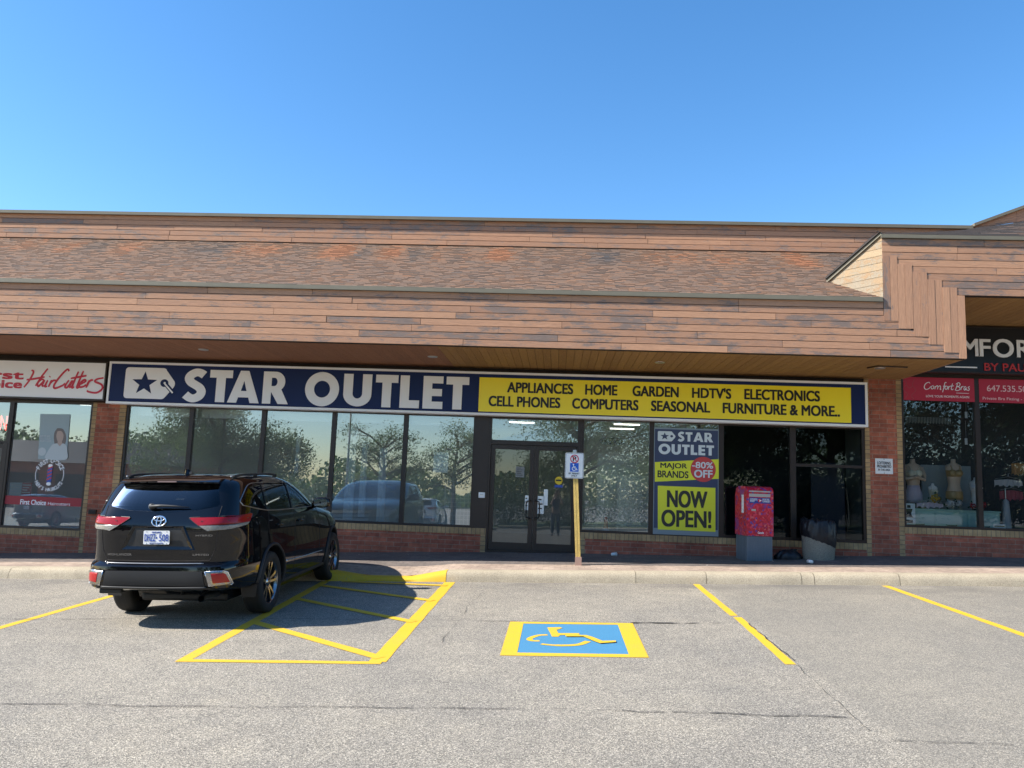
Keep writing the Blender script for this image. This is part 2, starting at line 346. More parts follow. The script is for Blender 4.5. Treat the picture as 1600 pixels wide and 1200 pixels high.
def paver_fix():                         # pavers lie flat: use x, y
    for nm in ('paver', 'paver_pink'):
        nt = M[nm].node_tree
        for n in nt.nodes:
            if n.type == 'COMBXYZ':
                sp = [q for q in nt.nodes if q.type == 'SEPXYZ'][0]
                nt.links.new(sp.outputs[0], n.inputs[0]); nt.links.new(sp.outputs[1], n.inputs[1])
paver_fix()
def glass(name, tint, refl, wavy=0, dust=0.0):
    m = bpy.data.materials.new(name); m.use_nodes = True; nt = m.node_tree; nt.nodes.clear()
    o = N(nt, 'ShaderNodeOutputMaterial'); t = N(nt, 'ShaderNodeBsdfTransparent'); t.inputs[0].default_value = (*tint, 1)
    g = N(nt, 'ShaderNodeBsdfGlossy'); g.inputs['Roughness'].default_value = 0.0; g.inputs['Color'].default_value = (0.84, 0.93, 1.0, 1)
    lw = N(nt, 'ShaderNodeFresnel', i_IOR=1.45); f = math_(nt, 'ADD', lw.outputs[0], refl, True)
    mx = N(nt, 'ShaderNodeMixShader'); nt.links.new(f, mx.inputs[0]); nt.links.new(t.outputs[0], mx.inputs[1]); nt.links.new(g.outputs[0], mx.inputs[2])
    if dust:
        df_ = N(nt, 'ShaderNodeBsdfDiffuse'); df_.inputs[0].default_value = (0.8, 0.82, 0.8, 1); m2 = N(nt, 'ShaderNodeMixShader'); m2.inputs[0].default_value = dust
        nt.links.new(mx.outputs[0], m2.inputs[1]); nt.links.new(df_.outputs[0], m2.inputs[2]); mx = m2
    nt.links.new(mx.outputs[0], o.inputs[0])
    if wavy:
        v = coords(nt, (1, 1, 1)); n = noise(nt, v, 1.7, 2, 0.5); bu = N(nt, 'ShaderNodeBump', i_Strength=wavy, i_Distance=0.1)
        nt.links.new(n, bu.inputs['Height']); nt.links.new(bu.outputs[0], g.inputs['Normal'])
    return m
M['pane'] = glass('shop_glass', (0.86, 0.9, 0.88), 0.24, 0, 0.08)
M['pane_clear'] = glass('clear_shop_glass', (0.84, 0.87, 0.86), 0.065, 0, 0.01)
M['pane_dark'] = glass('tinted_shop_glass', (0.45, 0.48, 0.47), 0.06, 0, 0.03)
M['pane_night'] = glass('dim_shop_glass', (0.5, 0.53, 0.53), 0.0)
M['white'] = plain('white_paint', (0.75, 0.75, 0.74), 0.5, 0, 0.06, 4)
M['navy'] = plain('navy_sign_face', (0.006, 0.018, 0.085), 0.5, 0, 0.1, 1.2, spec=0.25)
M['yellow_sign'] = plain('yellow_sign_face', (0.9, 0.72, 0.02), 0.4, 0, 0.05, 1.2)
M['black'] = plain('black_vinyl', (0.012, 0.011, 0.011), 0.5)
M['signwhite'] = plain('white_sign_vinyl', (0.82, 0.81, 0.82), 0.45, 0, 0.04, 2)
M['red'] = plain('red_vinyl', (0.55, 0.012, 0.04), 0.45)
M['inwall'] = plain('interior_wall_paint', (0.5, 0.53, 0.53), 0.8, 0, 0.05, 0.6)
M['infloor'] = plain('interior_floor', (0.2, 0.2, 0.2), 0.35, 0, 0.1, 0.8)
M['inceil'] = plain('interior_ceiling', (0.55, 0.55, 0.54), 0.9)
M['lamp'] = emit('lit_ceiling_panel', (1.0, 0.96, 0.88), 1.5)
M['alu'] = plain('aluminium', (0.55, 0.55, 0.55), 0.35, 0.9)

# ---------------------------------------------------------------- ground
def kerb_y(X): return 13.17 + 0.014*max(-40, min(40, X))
def interp(x, pts):
    if x <= pts[0][0]: return pts[0][1]
    for (a, b), (c, d) in zip(pts, pts[1:]):
        if x <= c: return b+(d-b)*(x-a)/(c-a)
    return pts[-1][1]
def base_z(X): return interp(X, [(-26, -0.30), (-11.3, 0.14), (-1.5, 0.57), (0.4, 0.62), (3.4, 0.68), (6.5, 0.82), (8.9, 0.88), (26, 1.45)])
def kerb_h(X): return interp(X, [(-3.75, 0.17), (-3.1, 0.07), (-2.35, 0.06), (-1.75, 0.17)])
def kerb_top(X): return lot(X, kerb_y(X))+kerb_h(X)
XS = [-60, -45, -26] + [-25+i for i in range(52)] + [45, 60]
YS = [-140, -90, -50, -30, -18] + [-17+i for i in range(30)] + [13.0, 13.6]
mb = MB(); vs = [(x, y, lot(x, y)) for y in YS for x in XS]; nx = len(XS)
mb.mesh(vs, [(j*nx+i, j*nx+i+1, (j+1)*nx+i+1, (j+1)*nx+i) for j in range(len(YS)-1) for i in range(nx-1)])
tag(mb.build('parking_lot', M['asphalt']), 'worn grey asphalt of the parking lot in front of the shops', kind='structure')
def kerb(x0, x1, m, name, label):
    n = max(2, int((x1-x0)/0.15)); mb = MB(); vs = []
    for i in range(n+1):
        X = x0+(x1-x0)*i/n; y = kerb_y(X); g = lot(X, y); h = kerb_h(X); j = 0.004*sin(X*5.1)+0.003*sin(X*13)
        vs += [(X, y+j, g-0.1), (X, y+0.02+j, g+h*0.45), (X, y+0.05+j, g+h-0.035), (X, y+0.075+j, g+h-0.012), (X, y+0.12, g+h), (X, y+0.30, g+h+0.004), (X, y+0.30, g-0.1)]
    mb.mesh(vs, [(i*7+k, (i+1)*7+k, (i+1)*7+k+1, i*7+k+1) for i in range(n) for k in range(6)])
    return tag(mb.build(name, m, auto=50), label, kind='structure')
joints = [-26, -11.5, -9.02, -6.2, -3.72, -1.75, 1.30, 2.42, 3.92, 4.12, 5.45, 7.9, 10.4, 26]
kl = MB()
for a, b in zip(joints, joints[1:]):
    yel = abs(a+3.72) < 0.01
    kerb(a+0.004, b-0.004, M['yellow'] if yel else M['kerb'], 'kerb', 'yellow painted dropped kerb at the hatched bay' if yel else None)
# sidewalk
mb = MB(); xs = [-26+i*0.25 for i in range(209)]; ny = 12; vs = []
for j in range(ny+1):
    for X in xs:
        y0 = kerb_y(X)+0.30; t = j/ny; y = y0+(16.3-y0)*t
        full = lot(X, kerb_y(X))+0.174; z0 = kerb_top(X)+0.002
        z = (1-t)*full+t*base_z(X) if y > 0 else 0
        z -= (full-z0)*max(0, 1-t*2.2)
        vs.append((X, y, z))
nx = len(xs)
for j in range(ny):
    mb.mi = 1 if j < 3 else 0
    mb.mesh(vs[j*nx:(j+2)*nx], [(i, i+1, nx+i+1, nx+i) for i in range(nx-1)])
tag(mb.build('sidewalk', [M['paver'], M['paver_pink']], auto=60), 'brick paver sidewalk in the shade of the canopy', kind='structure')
def side_z(X, Y):
    y0 = kerb_y(X)+0.30; t = (Y-y0)/(16.3-y0); return (1-t)*(lot(X, kerb_y(X))+0.174)+t*base_z(X)

# painted bay markings: thin sheets on the asphalt
def stripe(mb, a, b, wd, h=0.004, n=None):
    a, b = Vector(a), Vector(b); d = (b-a); L = d.length; d.normalize(); q = Vector((-d.y, d.x)); n = n or max(2, int(L/0.25)); vs = []
    for i in range(n+1):
        p = a+d*L*i/n; w1 = wd/2*(1+0.05*sin(i*1.7)); w2 = wd/2*(1+0.05*sin(i*2.3+1))
        for s in (p+q*w1, p-q*w2): vs.append((s.x, s.y, lot(s.x, s.y)+h))
    mb.mesh(vs, [(2*i, 2*i+1, 2*i+3, 2*i+2) for i in range(n)])
def line_thing(label, segs, wd=0.11, name='parking_line'):
    mb = MB()
    for k, s in enumerate(segs):
        stripe(mb, s[0], s[1], s[2] if len(s) > 2 else wd, 0.002+0.0012*k)
    tag(mb.build(name, M['yellow']), label, kind='structure')
K = lambda x: kerb_y(x)-0.02
line_thing('yellow bay line to the right of the wheelchair symbol, broken by a crack', [((2.25, K(2.3)), (2.27, 10.52)), ((2.29, 10.42), (2.27, 8.05))], 0.10)
line_thing('yellow bay line farthest from the parked car', [((5.2, K(5.2)), (5.3, 8.0))], 0.115)
line_thing('yellow bay line on the far side of the parked car', [((-6.32, K(-6.3)), (-6.42, 8.0))], 0.115)
hx0, hx1 = -3.62, -1.68
line_thing('yellow hatched no parking bay beside the parked car', [((hx0-0.08, K(-3.7)), (hx0+0.06, 7.80), 0.13), ((hx1, K(-1.7)), (hx1, 7.90), 0.17), ((hx0+0.0, 7.83), (hx1+0.05, 7.86), 0.10),
    ((hx0, 9.75), (hx1, 8.05), 0.13), ((hx0, 11.40), (hx1, 9.85), 0.12), ((hx0, 12.62), (hx1, 11.35), 0.12), ((hx0+0.2, K(-3)-0.05), (hx1, 12.75), 0.12)], name='hatched_bay_marking')
# wheelchair symbol on a blue field with a yellow border
bx0, bx1, by0, by1 = -0.50, 0.93, 8.26, 9.93
mb = MB()
def sheet(mb, x0, x1, y0, y1, h):
    n = 6; vs = [(x0+(x1-x0)*i/n, y0+(y1-y0)*j/n) for j in range(n+1) for i in range(n+1)]
    mb.mesh([(x, y, lot(x, y)+h) for x, y in vs], [(j*7+i, j*7+i+1, j*7+i+8, j*7+i+7) for j in range(6) for i in range(6)])
rt = empty('accessible_bay_marking'); tag(rt, 'yellow wheelchair symbol on a blue rectangle painted on the asphalt', kind='structure')
sheet(mb, bx0, bx1, by0, by1, 0.002); mb.build('blue_field', M['blue'], rt)
mb = MB()
for k, (a, b, c, d) in enumerate([(bx0-0.02, bx0+0.145, by0-0.03, by1+0.02), (bx1-0.165, bx1+0.02, by0-0.03, by1+0.02), (bx0+0.145, bx1-0.165, by0-0.03, by0+0.10), (bx0+0.145, bx1-0.165, by1-0.085, by1+0.02)]):
    sheet(mb, a, b, c, d, 0.004)
mb.build('border', M['yellow'], rt)
mb = MB(); S = []
def onlot(pl, h):
    v, f = shape([pl], 0); mb.mesh([(p.x, p.y, lot(p.x, p.y)+h) for p in v], f)
bp = lambda x, y: tuple(atl(700+x/4, 850+y/4).xy)       # traced on the lot itself
onlot(ribbon2([bp(x, y) for x, y in crom([(622, 570), (570, 572), (525, 585), (508, 598), (530, 606), (572, 607)], 6)], 0.065), 0.004)
onlot(ribbon2([bp(x, y) for x, y in crom([(582, 627), (650, 634), (740, 636), (820, 630), (875, 610)], 6)], [0.055]*8+[0.075]*17), 0.0048)
onlot([bp(x, y) for x, y in [(620, 524), (700, 522), (716, 528), (690, 536), (678, 540), (690, 560), (820, 560), (822, 570), (700, 572), (690, 582), (650, 582)]], 0.0056)
onlot([bp(x, y) for x, y in [(732, 574), (862, 576), (905, 588), (965, 612), (1048, 610), (1050, 620), (950, 627), (905, 610), (845, 584), (735, 584)]], 0.013)
mb.build('wheelchair_symbol', M['yellow'], rt)
# cracks in the asphalt
M['crack'] = plain('open_crack', (0.035, 0.032, 0.03), 0.95, 0, 0.3, 20)
def crack(pts, wd, seed, dens=0.9):
    rnd = random.Random(seed); P = []; off = 0
    for (a, b) in zip(pts, pts[1:]):
        a, b = Vector(a), Vector(b); n = max(2, int((b-a).length/0.06)); q = Vector((-(b-a).y, (b-a).x)).normalized()
        for i in range(n): off = off*0.85+rnd.gauss(0, 0.007); P.append((a+(b-a)*(i/n)+q*off, q))
    mb = MB(); vs = []; run = 1.0
    for i, (p, q) in enumerate(P):
        run = max(0.0, min(1.0, run+rnd.gauss((dens-0.5)*0.2, 0.3))); w_ = wd*rnd.uniform(0.35, 1)*(run if run > 0.25 else 0.06)
        for s_ in (p+q*w_, p-q*w_): vs.append((s_.x, s_.y, lot(s_.x, s_.y)+0.0085))
    mb.mesh(vs, [(2*i, 2*i+1, 2*i+3, 2*i+2) for i in range(len(P)-1)])
    tag(mb.build('asphalt_crack', M['crack']), kind='structure')
ck = lambda *px: [tuple(atl(x, y).xy) for x, y in px]
crack(ck((0, 968), (160, 968), (420, 967), (790, 971), (985, 974), (1160, 974)), 0.008, 1, 0.8)
crack(ck((985, 974), (1160, 974)), 0.03, 2, 0.9)
crack(ck((0, 1101), (200, 1103), (400, 1104), (700, 1106), (1050, 1113)), 0.009, 3, 0.85)
crack(ck((1050, 1113), (1200, 1119), (1335, 1122)), 0.010, 4, 0.97)
crack(ck((1248, 1040), (1290, 1080), (1335, 1122), (1360, 1148)), 0.004, 5, 0.55)
crack(ck((1170, 975), (1244, 1036)), 0.012, 6, 0.8)
crack(ck((1395, 1158), (1500, 1162), (1600, 1166)), 0.006, 7, 0.7)
crack(ck((250, 1150), (290, 1135), (360, 1110)), 0.004, 8, 0.5)
crack(ck((690, 1005), (730, 950), (760, 920)), 0.004, 9, 0.5)

# ---------------------------------------------------------------- the building
B = empty('strip_mall', (0, 16, 0)); tag(B, 'long brick strip mall with a brown plank canopy and shingled roof', 'building')
def bpart(mb, name, mats, parent=B, **k):
    o = mb.build(name, mats, None, **k)
    o.parent = parent; o.matrix_parent_inverse = Matrix.Translation((0, -16, 0))
    return o
def bsub(mb, name, mats, parent, **k):
    o = mb.build(name, mats, None, **k); o.parent = parent; return o
FY = 13.42; S0, S1 = 4.21, 5.14
X0 = -16.0
def planks(mb, x0, x1, z0, z1, y, rnd, th=0.022, lmin=1.0, lmax=4.2):
    x = x0
    while x < x1-0.02:
        l = rnd.uniform(lmin, lmax); e = min(x1, x+l)
        if x1-e < 0.4: e = x1
        j = rnd.uniform(0, 0.005); j2 = rnd.uniform(-0.0015, 0.0015)
        mb.box(x+0.003, e-0.003, y-j, y+th, z0+0.005+j2, z1-0.005+j2, max(0, min(1, rnd.gauss(0.42, 0.3))))
        x = e
rnd = random.Random(11)
mb = MB(); rows = 8; rh = (S1-S0)/rows
for k in range(rows):
    zc = S0+(k+0.5)*rh
    xe = 5.35 if zc > 4.85 else 5.35+0.24*math.ceil((4.85-zc)/0.128)
    planks(mb, X0-rnd.uniform(0, 2), min(xe+(0.2 if zc < 4.85 else 0), 6.62), S0+k*rh, S0+(k+1)*rh, FY, rnd)
rows = 8; rh2 = (6.24-5.28)/rows
for k in range(rows):
    zc = 5.28+(k+0.5)*rh2
    xs_ = 5.35 if zc > 5.93 else 5.35+0.24*(math.floor((5.93-zc)/0.13)+1)
    planks(mb, min(xs_-(0.2 if zc < 5.93 else 0), 6.5), 13.5, 5.28+k*rh2, 5.28+(k+1)*rh2, FY, rnd, lmin=0.7, lmax=3.0)
fas = bpart(mb, 'fascia', M['plank'])
mb = MB()
for j in range(11):
    s = j//2; xa = 5.35+0.12*j
    mb.box(xa+0.002, xa+0.118, FY-rnd.uniform(0.009, 0.013), FY-0.006, max(S0+0.003, 4.85-0.128*s-0.03), max(5.93-0.13*s, 5.28)-0.003, 1.0 if j == 0 else max(0, min(0.9, rnd.gauss(0.35, 0.2))))
bsub(mb, 'upright_planks', M['plank_up'], fas)
mb = MB(); mb.box(X0-2, 6.66, FY+0.023, FY+0.13, S0+0.001, S1, 0); mb.box(5.36, 13.5, FY+0.0232, FY+0.131, 5.281, 6.24, 0); bsub(mb, 'backing', M['dark'], fas)
mb = MB()
for k in range(9): mb.box(6.64, 6.67, FY+0.02, 15.9, S0+k*0.119+0.002, S0+(k+1)*0.119-0.002, rnd.random()*0.6)
bpart(mb, 'return_boards', M['plank'])
mb = MB()
mb.prism([(X0-2, FY-0.034, 5.145), (X0-2, FY-0.030, 5.215), (X0-2, FY+0.10, 5.235), (X0-2, FY+0.10, 5.145)], (5.35+16+2-0.015, 0, 0))
mb.box(X0-2, 5.335, FY-0.046, FY-0.034, 5.135, 5.152)
mb.prism([(5.33, FY-0.034, 6.245), (5.33, FY-0.030, 6.305), (5.33, FY+0.10, 6.325), (5.33, FY+0.10, 6.245)], (8.2, 0, 0))
mb.box(5.33, 13.5, FY-0.046, FY-0.034, 6.235, 6.252)
bpart(mb, 'drip_edge', M['drip'])
# soffit boards
mb = MB(); x = X0
while x < -2.2:
    mb.box(x+0.0015, x+0.1385, FY+0.131, 15.98, S0, S0+0.03, rnd.random()); x += 0.14
bpart(mb, 'soffit', M['soffit_brown'])
mb = MB(); 
while x < 6.6:
    mb.box(x+0.003, min(x+0.137, 6.638), FY+0.131, 15.98, S0-rnd.uniform(0, 0.002), S0+0.03, rnd.random()); x += 0.14
x = 6.69
while x < 13.4:
    mb.box(x+0.003, x+0.137, FY+0.131, 15.98, 5.28, 5.31, rnd.random()); x += 0.14
bpart(mb, 'soffit', M['soffit_gold'])
mb = MB(); mb.box(X0-2, 6.63, FY+0.14, 16.2, S0+0.032, S0+0.06); mb.box(6.67, 13.5, FY+0.14, 16.2, 5.312, 5.33); bpart(mb, 'soffit_backing', M['dark'])
def p_z(x, y, Z):
    d = fwd + rgt*((x-800)/FPX) - upv*((y-600)/FPX); t = (Z-ZC)/d.z; return Vector((d.x*t, d.y*t, Z))
for px, py in [(318, 547), (676, 558), (1031, 567), (1375, 576)]:
    q = p_z(px, py, S0-0.01); mb = MB(); mb.lathe([(0.0, 0.004), (0.055, 0.004), (0.07, -0.006), (0.085, -0.006), (0.095, 0.004), (0.095, 0.012)], 24, Matrix.Translation((q.x, q.y, S0-0.005)))
    bpart(mb, 'downlight', M['alu'], smooth=True)
mb = MB(); a, b = p_z(1355, 575, S0-0.02), p_z(1372, 572, S0-0.02); c = p_z(1418, 574, S0-0.02)
mb.tube([a, b, c], 0.012, 6); bpart(mb, 'conduit', M['bronze'])
# shingled roof
def roofz(y): return 5.2+0.6*(y-FY)
mb = MB(); nr = 42; rs = random.Random(5); y0, y1 = FY-0.02, 16.0; dy = (y1-y0)/nr; nrm = Vector((0, -0.6, 1)).normalized()
cl = [(rs.uniform(-17, 6), rs.choice((-1, 1, 1))) for _ in range(80)]
for k in range(nr):
    ya, yb = y0+k*dy, y0+(k+1.25)*dy; x = X0-2+rs.uniform(0, 0.2)
    while x < 5.9:
        l = rs.uniform(0.06, 0.2); e = x+l
        if ya < FY+0.3:
            if x > 5.3: break
            e = min(e, 5.335)
        else: e = min(e, 5.9)
        th = rs.choice((0.003, 0.008))
        tone = 0.56+rs.gauss(0, 0.11)
        if k > 22:
            xm = (x+e)/2
            for cx, sg in cl:
                if abs(xm-cx) < 0.42: tone += sg*0.22*(1-abs(xm-cx)/0.42)*min(1, (k-22)/8)*(1 if k < 38 else 0.5)
        a = Vector((x, ya, roofz(ya)))+nrm*(th+0.006); b = Vector((e-0.004, ya, roofz(ya)))+nrm*(th+0.006)
        c = Vector((e-0.004, min(yb, 16.0), roofz(min(yb, 16.0))))+nrm*0.002; d = Vector((x, min(yb, 16.0), roofz(min(yb, 16.0))))+nrm*0.002
        t = max(0, min(1, tone)); mb.face([a, b, c, d], t); mb.face([a-nrm*(th+0.004), b-nrm*(th+0.004), b, a], 0.1)
        x = e
mb.face([(X0-2, y0, roofz(y0)-0.02), (5.35, y0, roofz(y0)-0.02), (5.35, 16, roofz(16)-0.02), (X0-2, 16, roofz(16)-0.02)], 0.2)
roof = bpart(mb, 'roof', M['shingle'])
# parapet
mb = MB(); pz = roofz(16.0)+0.02; PT = 7.30
for k in range(5): planks(mb, X0-3-rnd.random(), 9.2, pz+k*(PT-pz)/5, pz+(k+1)*(PT-pz)/5, 15.99, rnd, lmin=0.9, lmax=3.4)
par = bpart(mb, 'parapet', M['plank_worn'])
mb = MB(); mb.box(X0-4, 9.2, 16.013, 16.25, pz-0.5, PT, 0); bsub(mb, 'backing', M['dark'], par)
mb = MB(); cx_ = at(1520, 354, 15.93).x; mb.box(X0-4, cx_, 15.925, 16.3, PT, PT+0.05); mb.box(X0-4, cx_, 15.912, 15.924, PT-0.015, PT+0.052); bsub(mb, 'coping', M['drip'], par)
# the raised canopy at the right: cheek, shingles, rake
A = Vector((5.35, FY, 6.31)); Bp = Vector((5.35, FY, 5.21))
d = fwd + rgt*((1292-800)/FPX) - upv*((440-600)/FPX); t = (roofz(0)-ZC)/(d.z-0.6*d.y); Cp = Vector((0, 0, ZC))+d*t
mb = MB(); nk = 9
for k in range(nk):
    za, zb = Bp.z+(A.z-Bp.z)*k/nk+0.003, Bp.z+(A.z-Bp.z)*(k+1)/nk-0.003
    def tm(z): return max(0, (z-Bp.z)/(Cp.z-Bp.z) if z < Cp.z else (A.z-z)/(A.z-Cp.z))
    def pt(z, t): b = Vector((5.35, FY, z)); q = Bp+(Cp-Bp)*t if z < Cp.z else A+(Cp-A)*t; return Vector((b.x+(Cp.x-b.x)*t, b.y+(Cp.y-b.y)*t, z))
    zs = [za, zb] if not (za < Cp.z < zb) else [za, Cp.z, zb]
    pl = [pt(z, 0) for z in (za, zb)][::-1] + [pt(z, min(1, tm(z))) for z in zs]
    mb.face(pl, rnd.random())
mb.face([A+Vector((0.02, 0, 0)), Bp+Vector((0.02, 0, 0)), Cp+Vector((0.02, 0, -0.02))], 0.1)
bpart(mb, 'cheek', M['plank_cheek'])
E1 = at(1467, 366, 16.0); E2 = at(1600, 346, 16.0); dE = (E2-E1)/(E2.x-E1.x); E3 = E1+dE*(13.5-E1.x)
mb = MB(); nr = 20
def rr(X, t):
    a = Vector((X, FY-0.02, 6.318)); b = Vector((E1.x+(13.5-E1.x)*(X-5.35)/8.15, 16.0, 0)); b.z = E1.z+dE.z*(b.x-E1.x); return a+(b-a)*t
for k in range(nr):
    x = 5.35
    while x < 13.4:
        l = rs.uniform(0.15, 0.4); e = min(13.5, x+l); t0, t1 = k/nr, min(1, (k+1.2)/nr); up_ = Vector((0, 0, 0.012*rs.random()+0.008))
        mb.face([rr(x, t0)+up_, rr(e, t0)+up_, rr(e, t1), rr(x, t1)], max(0, min(1, 0.55+rs.gauss(0, 0.25)))); mb.face([rr(x, t0)-up_*0.3, rr(e, t0)-up_*0.3, rr(e, t0)+up_, rr(x, t0)+up_], 0.1); x = e
mb.face([A, rr(5.35, 1), Cp], 0.4)
bpart(mb, 'raised_roof', M['shingle'])
mb = MB(); R1, R2 = at(1520, 354, 15.95), at(1600, 325, 15.95); dR = (R2-R1)/(R2.x-R1.x)
for k in range(4):
    f0, f1 = k/4, (k+1)/4
    lo = lambda X: E1.z+dE.z*(X-E1.x); hi = lambda X: R1.z+dR.z*(X-R1.x)
    for xa, xb in ((R1.x, 9.0), (9.0, 10.6), (10.6, 13.5)):
        mb.prism([(xa, 15.95, lo(xa)+(hi(xa)-lo(xa))*f0), (xb-0.004, 15.95, lo(xb)+(hi(xb)-lo(xb))*f0), (xb-0.004, 15.95, lo(xb)+(hi(xb)-lo(xb))*f1-0.004), (xa, 15.95, lo(xa)+(hi(xa)-lo(xa))*f1-0.004)], (0, 0.03, 0), rnd.random()*0.6)
gab = bpart(mb, 'gable', M['plank'])
mb = MB(); q0, q1 = R1, R1+dR*(13.5-R1.x)
mb.prism([q0+Vector((0, -0.07, -0.01)), q1+Vector((0, -0.07, -0.01)), q1+Vector((0, -0.07, 0.05)), q0+Vector((0, -0.07, 0.05))], (0, 0.3, 0)); bsub(mb, 'coping', M['drip'], gab)
mb = MB(); dv = (Cp-A); nn = Vector((-0.02, -0.03, 0.0))
mb.prism([A+nn+Vector((0, 0, -0.02)), Cp+nn+Vector((0, 0, -0.03)), Cp+nn+Vector((0, 0, 0.03)), A+nn+Vector((0, 0, 0.03))], (0.05, 0.08, 0)); bpart(mb, 'cheek_trim', M['drip'])
mb = MB(); mb.prism([A+nn*1.6+Vector((-0.01, 0, 0.031)), Cp+nn*1.6+Vector((-0.01, 0, 0.031)), Cp+nn*1.6+Vector((-0.01, 0, 0.07)), A+dv*0.2+nn*1.6+Vector((-0.01, 0, 0.07))], (0.06, 0.08, 0)); bpart(mb, 'cheek_flashing', M['dark'])

# shell: walls, flat roof, floors, ceilings
mb = MB()
mb.box(-18, 13.5, 24, 24.2, -1, 7); mb.box(-18.2, -18, 16, 24.2, -1, 7); mb.box(13.5, 13.7, 16, 24.2, -1, 7)
bpart(mb, 'wall', M['brick'])
mb = MB(); mb.box(-18, 13.5, 16.26, 24, 6.8, 6.9); bpart(mb, 'flat_roof', M['dark'])
mb = MB(); mb.box(-18, -9.45, 16.1, 24, 0.10, 0.16); mb.box(-9.15, 6.15, 16.1, 24, 0.55, 0.64); mb.box(6.45, 13.5, 16.1, 24, 0.75, 0.84); bpart(mb, 'interior_floor', M['infloor'])
mb = MB(); mb.box(-18, 6.2, 16.1, 24, 3.42, 3.5); mb.box(6.2, 13.5, 16.1, 24, 4.45, 4.55); bpart(mb, 'interior_ceiling', M['inceil'])
mb = MB(); mb.box(-9.44, -9.16, 16.12, 24, 0, 4.4); mb.box(6.16, 6.44, 16.12, 24, 0, 4.5); mb.box(-18, 13.5, 21.5, 21.6, 0, 4.5); bpart(mb, 'interior_wall', M['inwall'])
mb = MB(); mb.box(-18, 6.6, 15.985, 16.10, 3.262, S0+0.05); mb.box(6.64, 13.5, 15.985, 16.10, 4.28, 5.33); bpart(mb, 'header', M['bronze'])
for x, y in [(-16, 18), (-13.6, 18), (-11, 18.2), (-0.9, 17.6), (-0.9, 19.4), (-7.6, 19), (-4.4, 19), (1.6, 17.6), (1.6, 19), (1.6, 20.4), (4.5, 19.5)]:
    mb = MB(); mb.box(x-0.3, x+0.3, y-0.07, y+0.07, 3.395, 3.418); bpart(mb, 'ceiling_light', M['lamp'])
# brick piers and knee walls
BY = 15.95
def pier(x0, x1, tl, tr, zt):
    mb = MB(); z0 = base_z((x0+x1)/2)-0.15
    mb.box(x0, x1, BY, 16.2, z0, zt); o = bpart(mb, 'brick_pier', M['brick'])
    for a, b in ((x0-tl, x0-0.001), (x1+0.001, x1+tr)):
        if b-a > 0.02: mb = MB(); mb.box(a, b, BY-0.003, 16.2, z0, zt); bsub(mb, 'tan_edging', M['tan_side'], o)
pier(-9.52, -9.04, 0.09, 0.14, 3.262); pier(6.04, 6.56, 0.085, 0.10, 4.24); pier(-18, -13.2, 0.0, 0.1, 3.262)
def knee(x0, x1, zs, ends=(0, 0)):
    mb = MB(); mb.box(x0+ends[0], x1-ends[1], BY, 16.15, base_z(x0)-0.2, zs-0.122); o = bpart(mb, 'knee_wall', M['brick'])
    mb = MB(); mb.box(x0, x1, BY-0.012, 16.16, zs-0.12, zs); bsub(mb, 'sill', M['tan_sill'], o)
    if ends[0] or ends[1]:
        mb = MB()
        if ends[0]: mb.box(x0, x0+ends[0]-0.001, BY-0.003, 16.15, base_z(x0)-0.2, zs-0.121)
        if ends[1]: mb.box(x1-ends[1]+0.001, x1, BY-0.003, 16.15, base_z(x1)-0.2, zs-0.121)
        bsub(mb, 'tan_edging', M['tan_side'], o)
knee(-8.90, -1.38, 1.02, (0, 0.10)); knee(0.46, 5.955, 1.02, (0.11, 0)); knee(-11.36, -9.615, 0.65); knee(6.662, 13.4, 1.36)
# windows
def window(x0, x1, z0, z1, pm='pane', fw=0.045, bar=None, name='window'):
    mb = MB(); ya, yb = 15.965, 16.06
    mb.box(x0, x0+fw, ya, yb, z0, z1); mb.box(x1-fw, x1, ya, yb, z0, z1); mb.box(x0+fw, x1-fw, ya+0.003, yb, z0, z0+fw); mb.box(x0+fw, x1-fw, ya+0.003, yb, z1-fw, z1)
    if bar: mb.box(x0+fw, x1-fw, ya+0.003, yb, bar-fw/2, bar+fw/2)
    f = bpart(mb, name, M['bronze'])
    for a, b in ([(z0, z1)] if not bar else [(z0, bar), (bar, z1)]):
        mb = MB(); t1, t2 = rnd.uniform(-0.003, 0.003), rnd.uniform(-0.002, 0.002)
        mb.face([(x0+fw*0.6, 16.01-t1, a+fw*0.4), (x1-fw*0.6, 16.01+t1, a+fw*0.4), (x1-fw*0.6, 16.01+t1+t2, b-fw*0.4), (x0+fw*0.6, 16.01-t1+t2, b-fw*0.4)])
        bsub(mb, 'pane', M[pm], f)
    return f
E_ = [-8.90, -7.52, -6.01, -4.55, -3.08, -1.66]
for a, b in zip(E_, E_[1:]): window(a, b, 1.022, 3.26)
mb = MB(); mb.box(-1.66, -1.38, 15.94, 16.1, 1.022, 3.26); bpart(mb, 'column', M['bronze'])
for a, b in ((0.46, 1.84), (1.84, 3.19)): window(a, b, 1.022, 3.26)
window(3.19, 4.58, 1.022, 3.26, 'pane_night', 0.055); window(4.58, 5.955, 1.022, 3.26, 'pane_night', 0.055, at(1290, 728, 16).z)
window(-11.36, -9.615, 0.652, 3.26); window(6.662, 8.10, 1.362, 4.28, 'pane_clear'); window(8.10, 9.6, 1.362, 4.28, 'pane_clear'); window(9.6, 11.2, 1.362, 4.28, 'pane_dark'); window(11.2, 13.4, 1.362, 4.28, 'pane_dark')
zb = at(14, 692, 16).z
window(-13.1, -11.362, zb, 3.26)
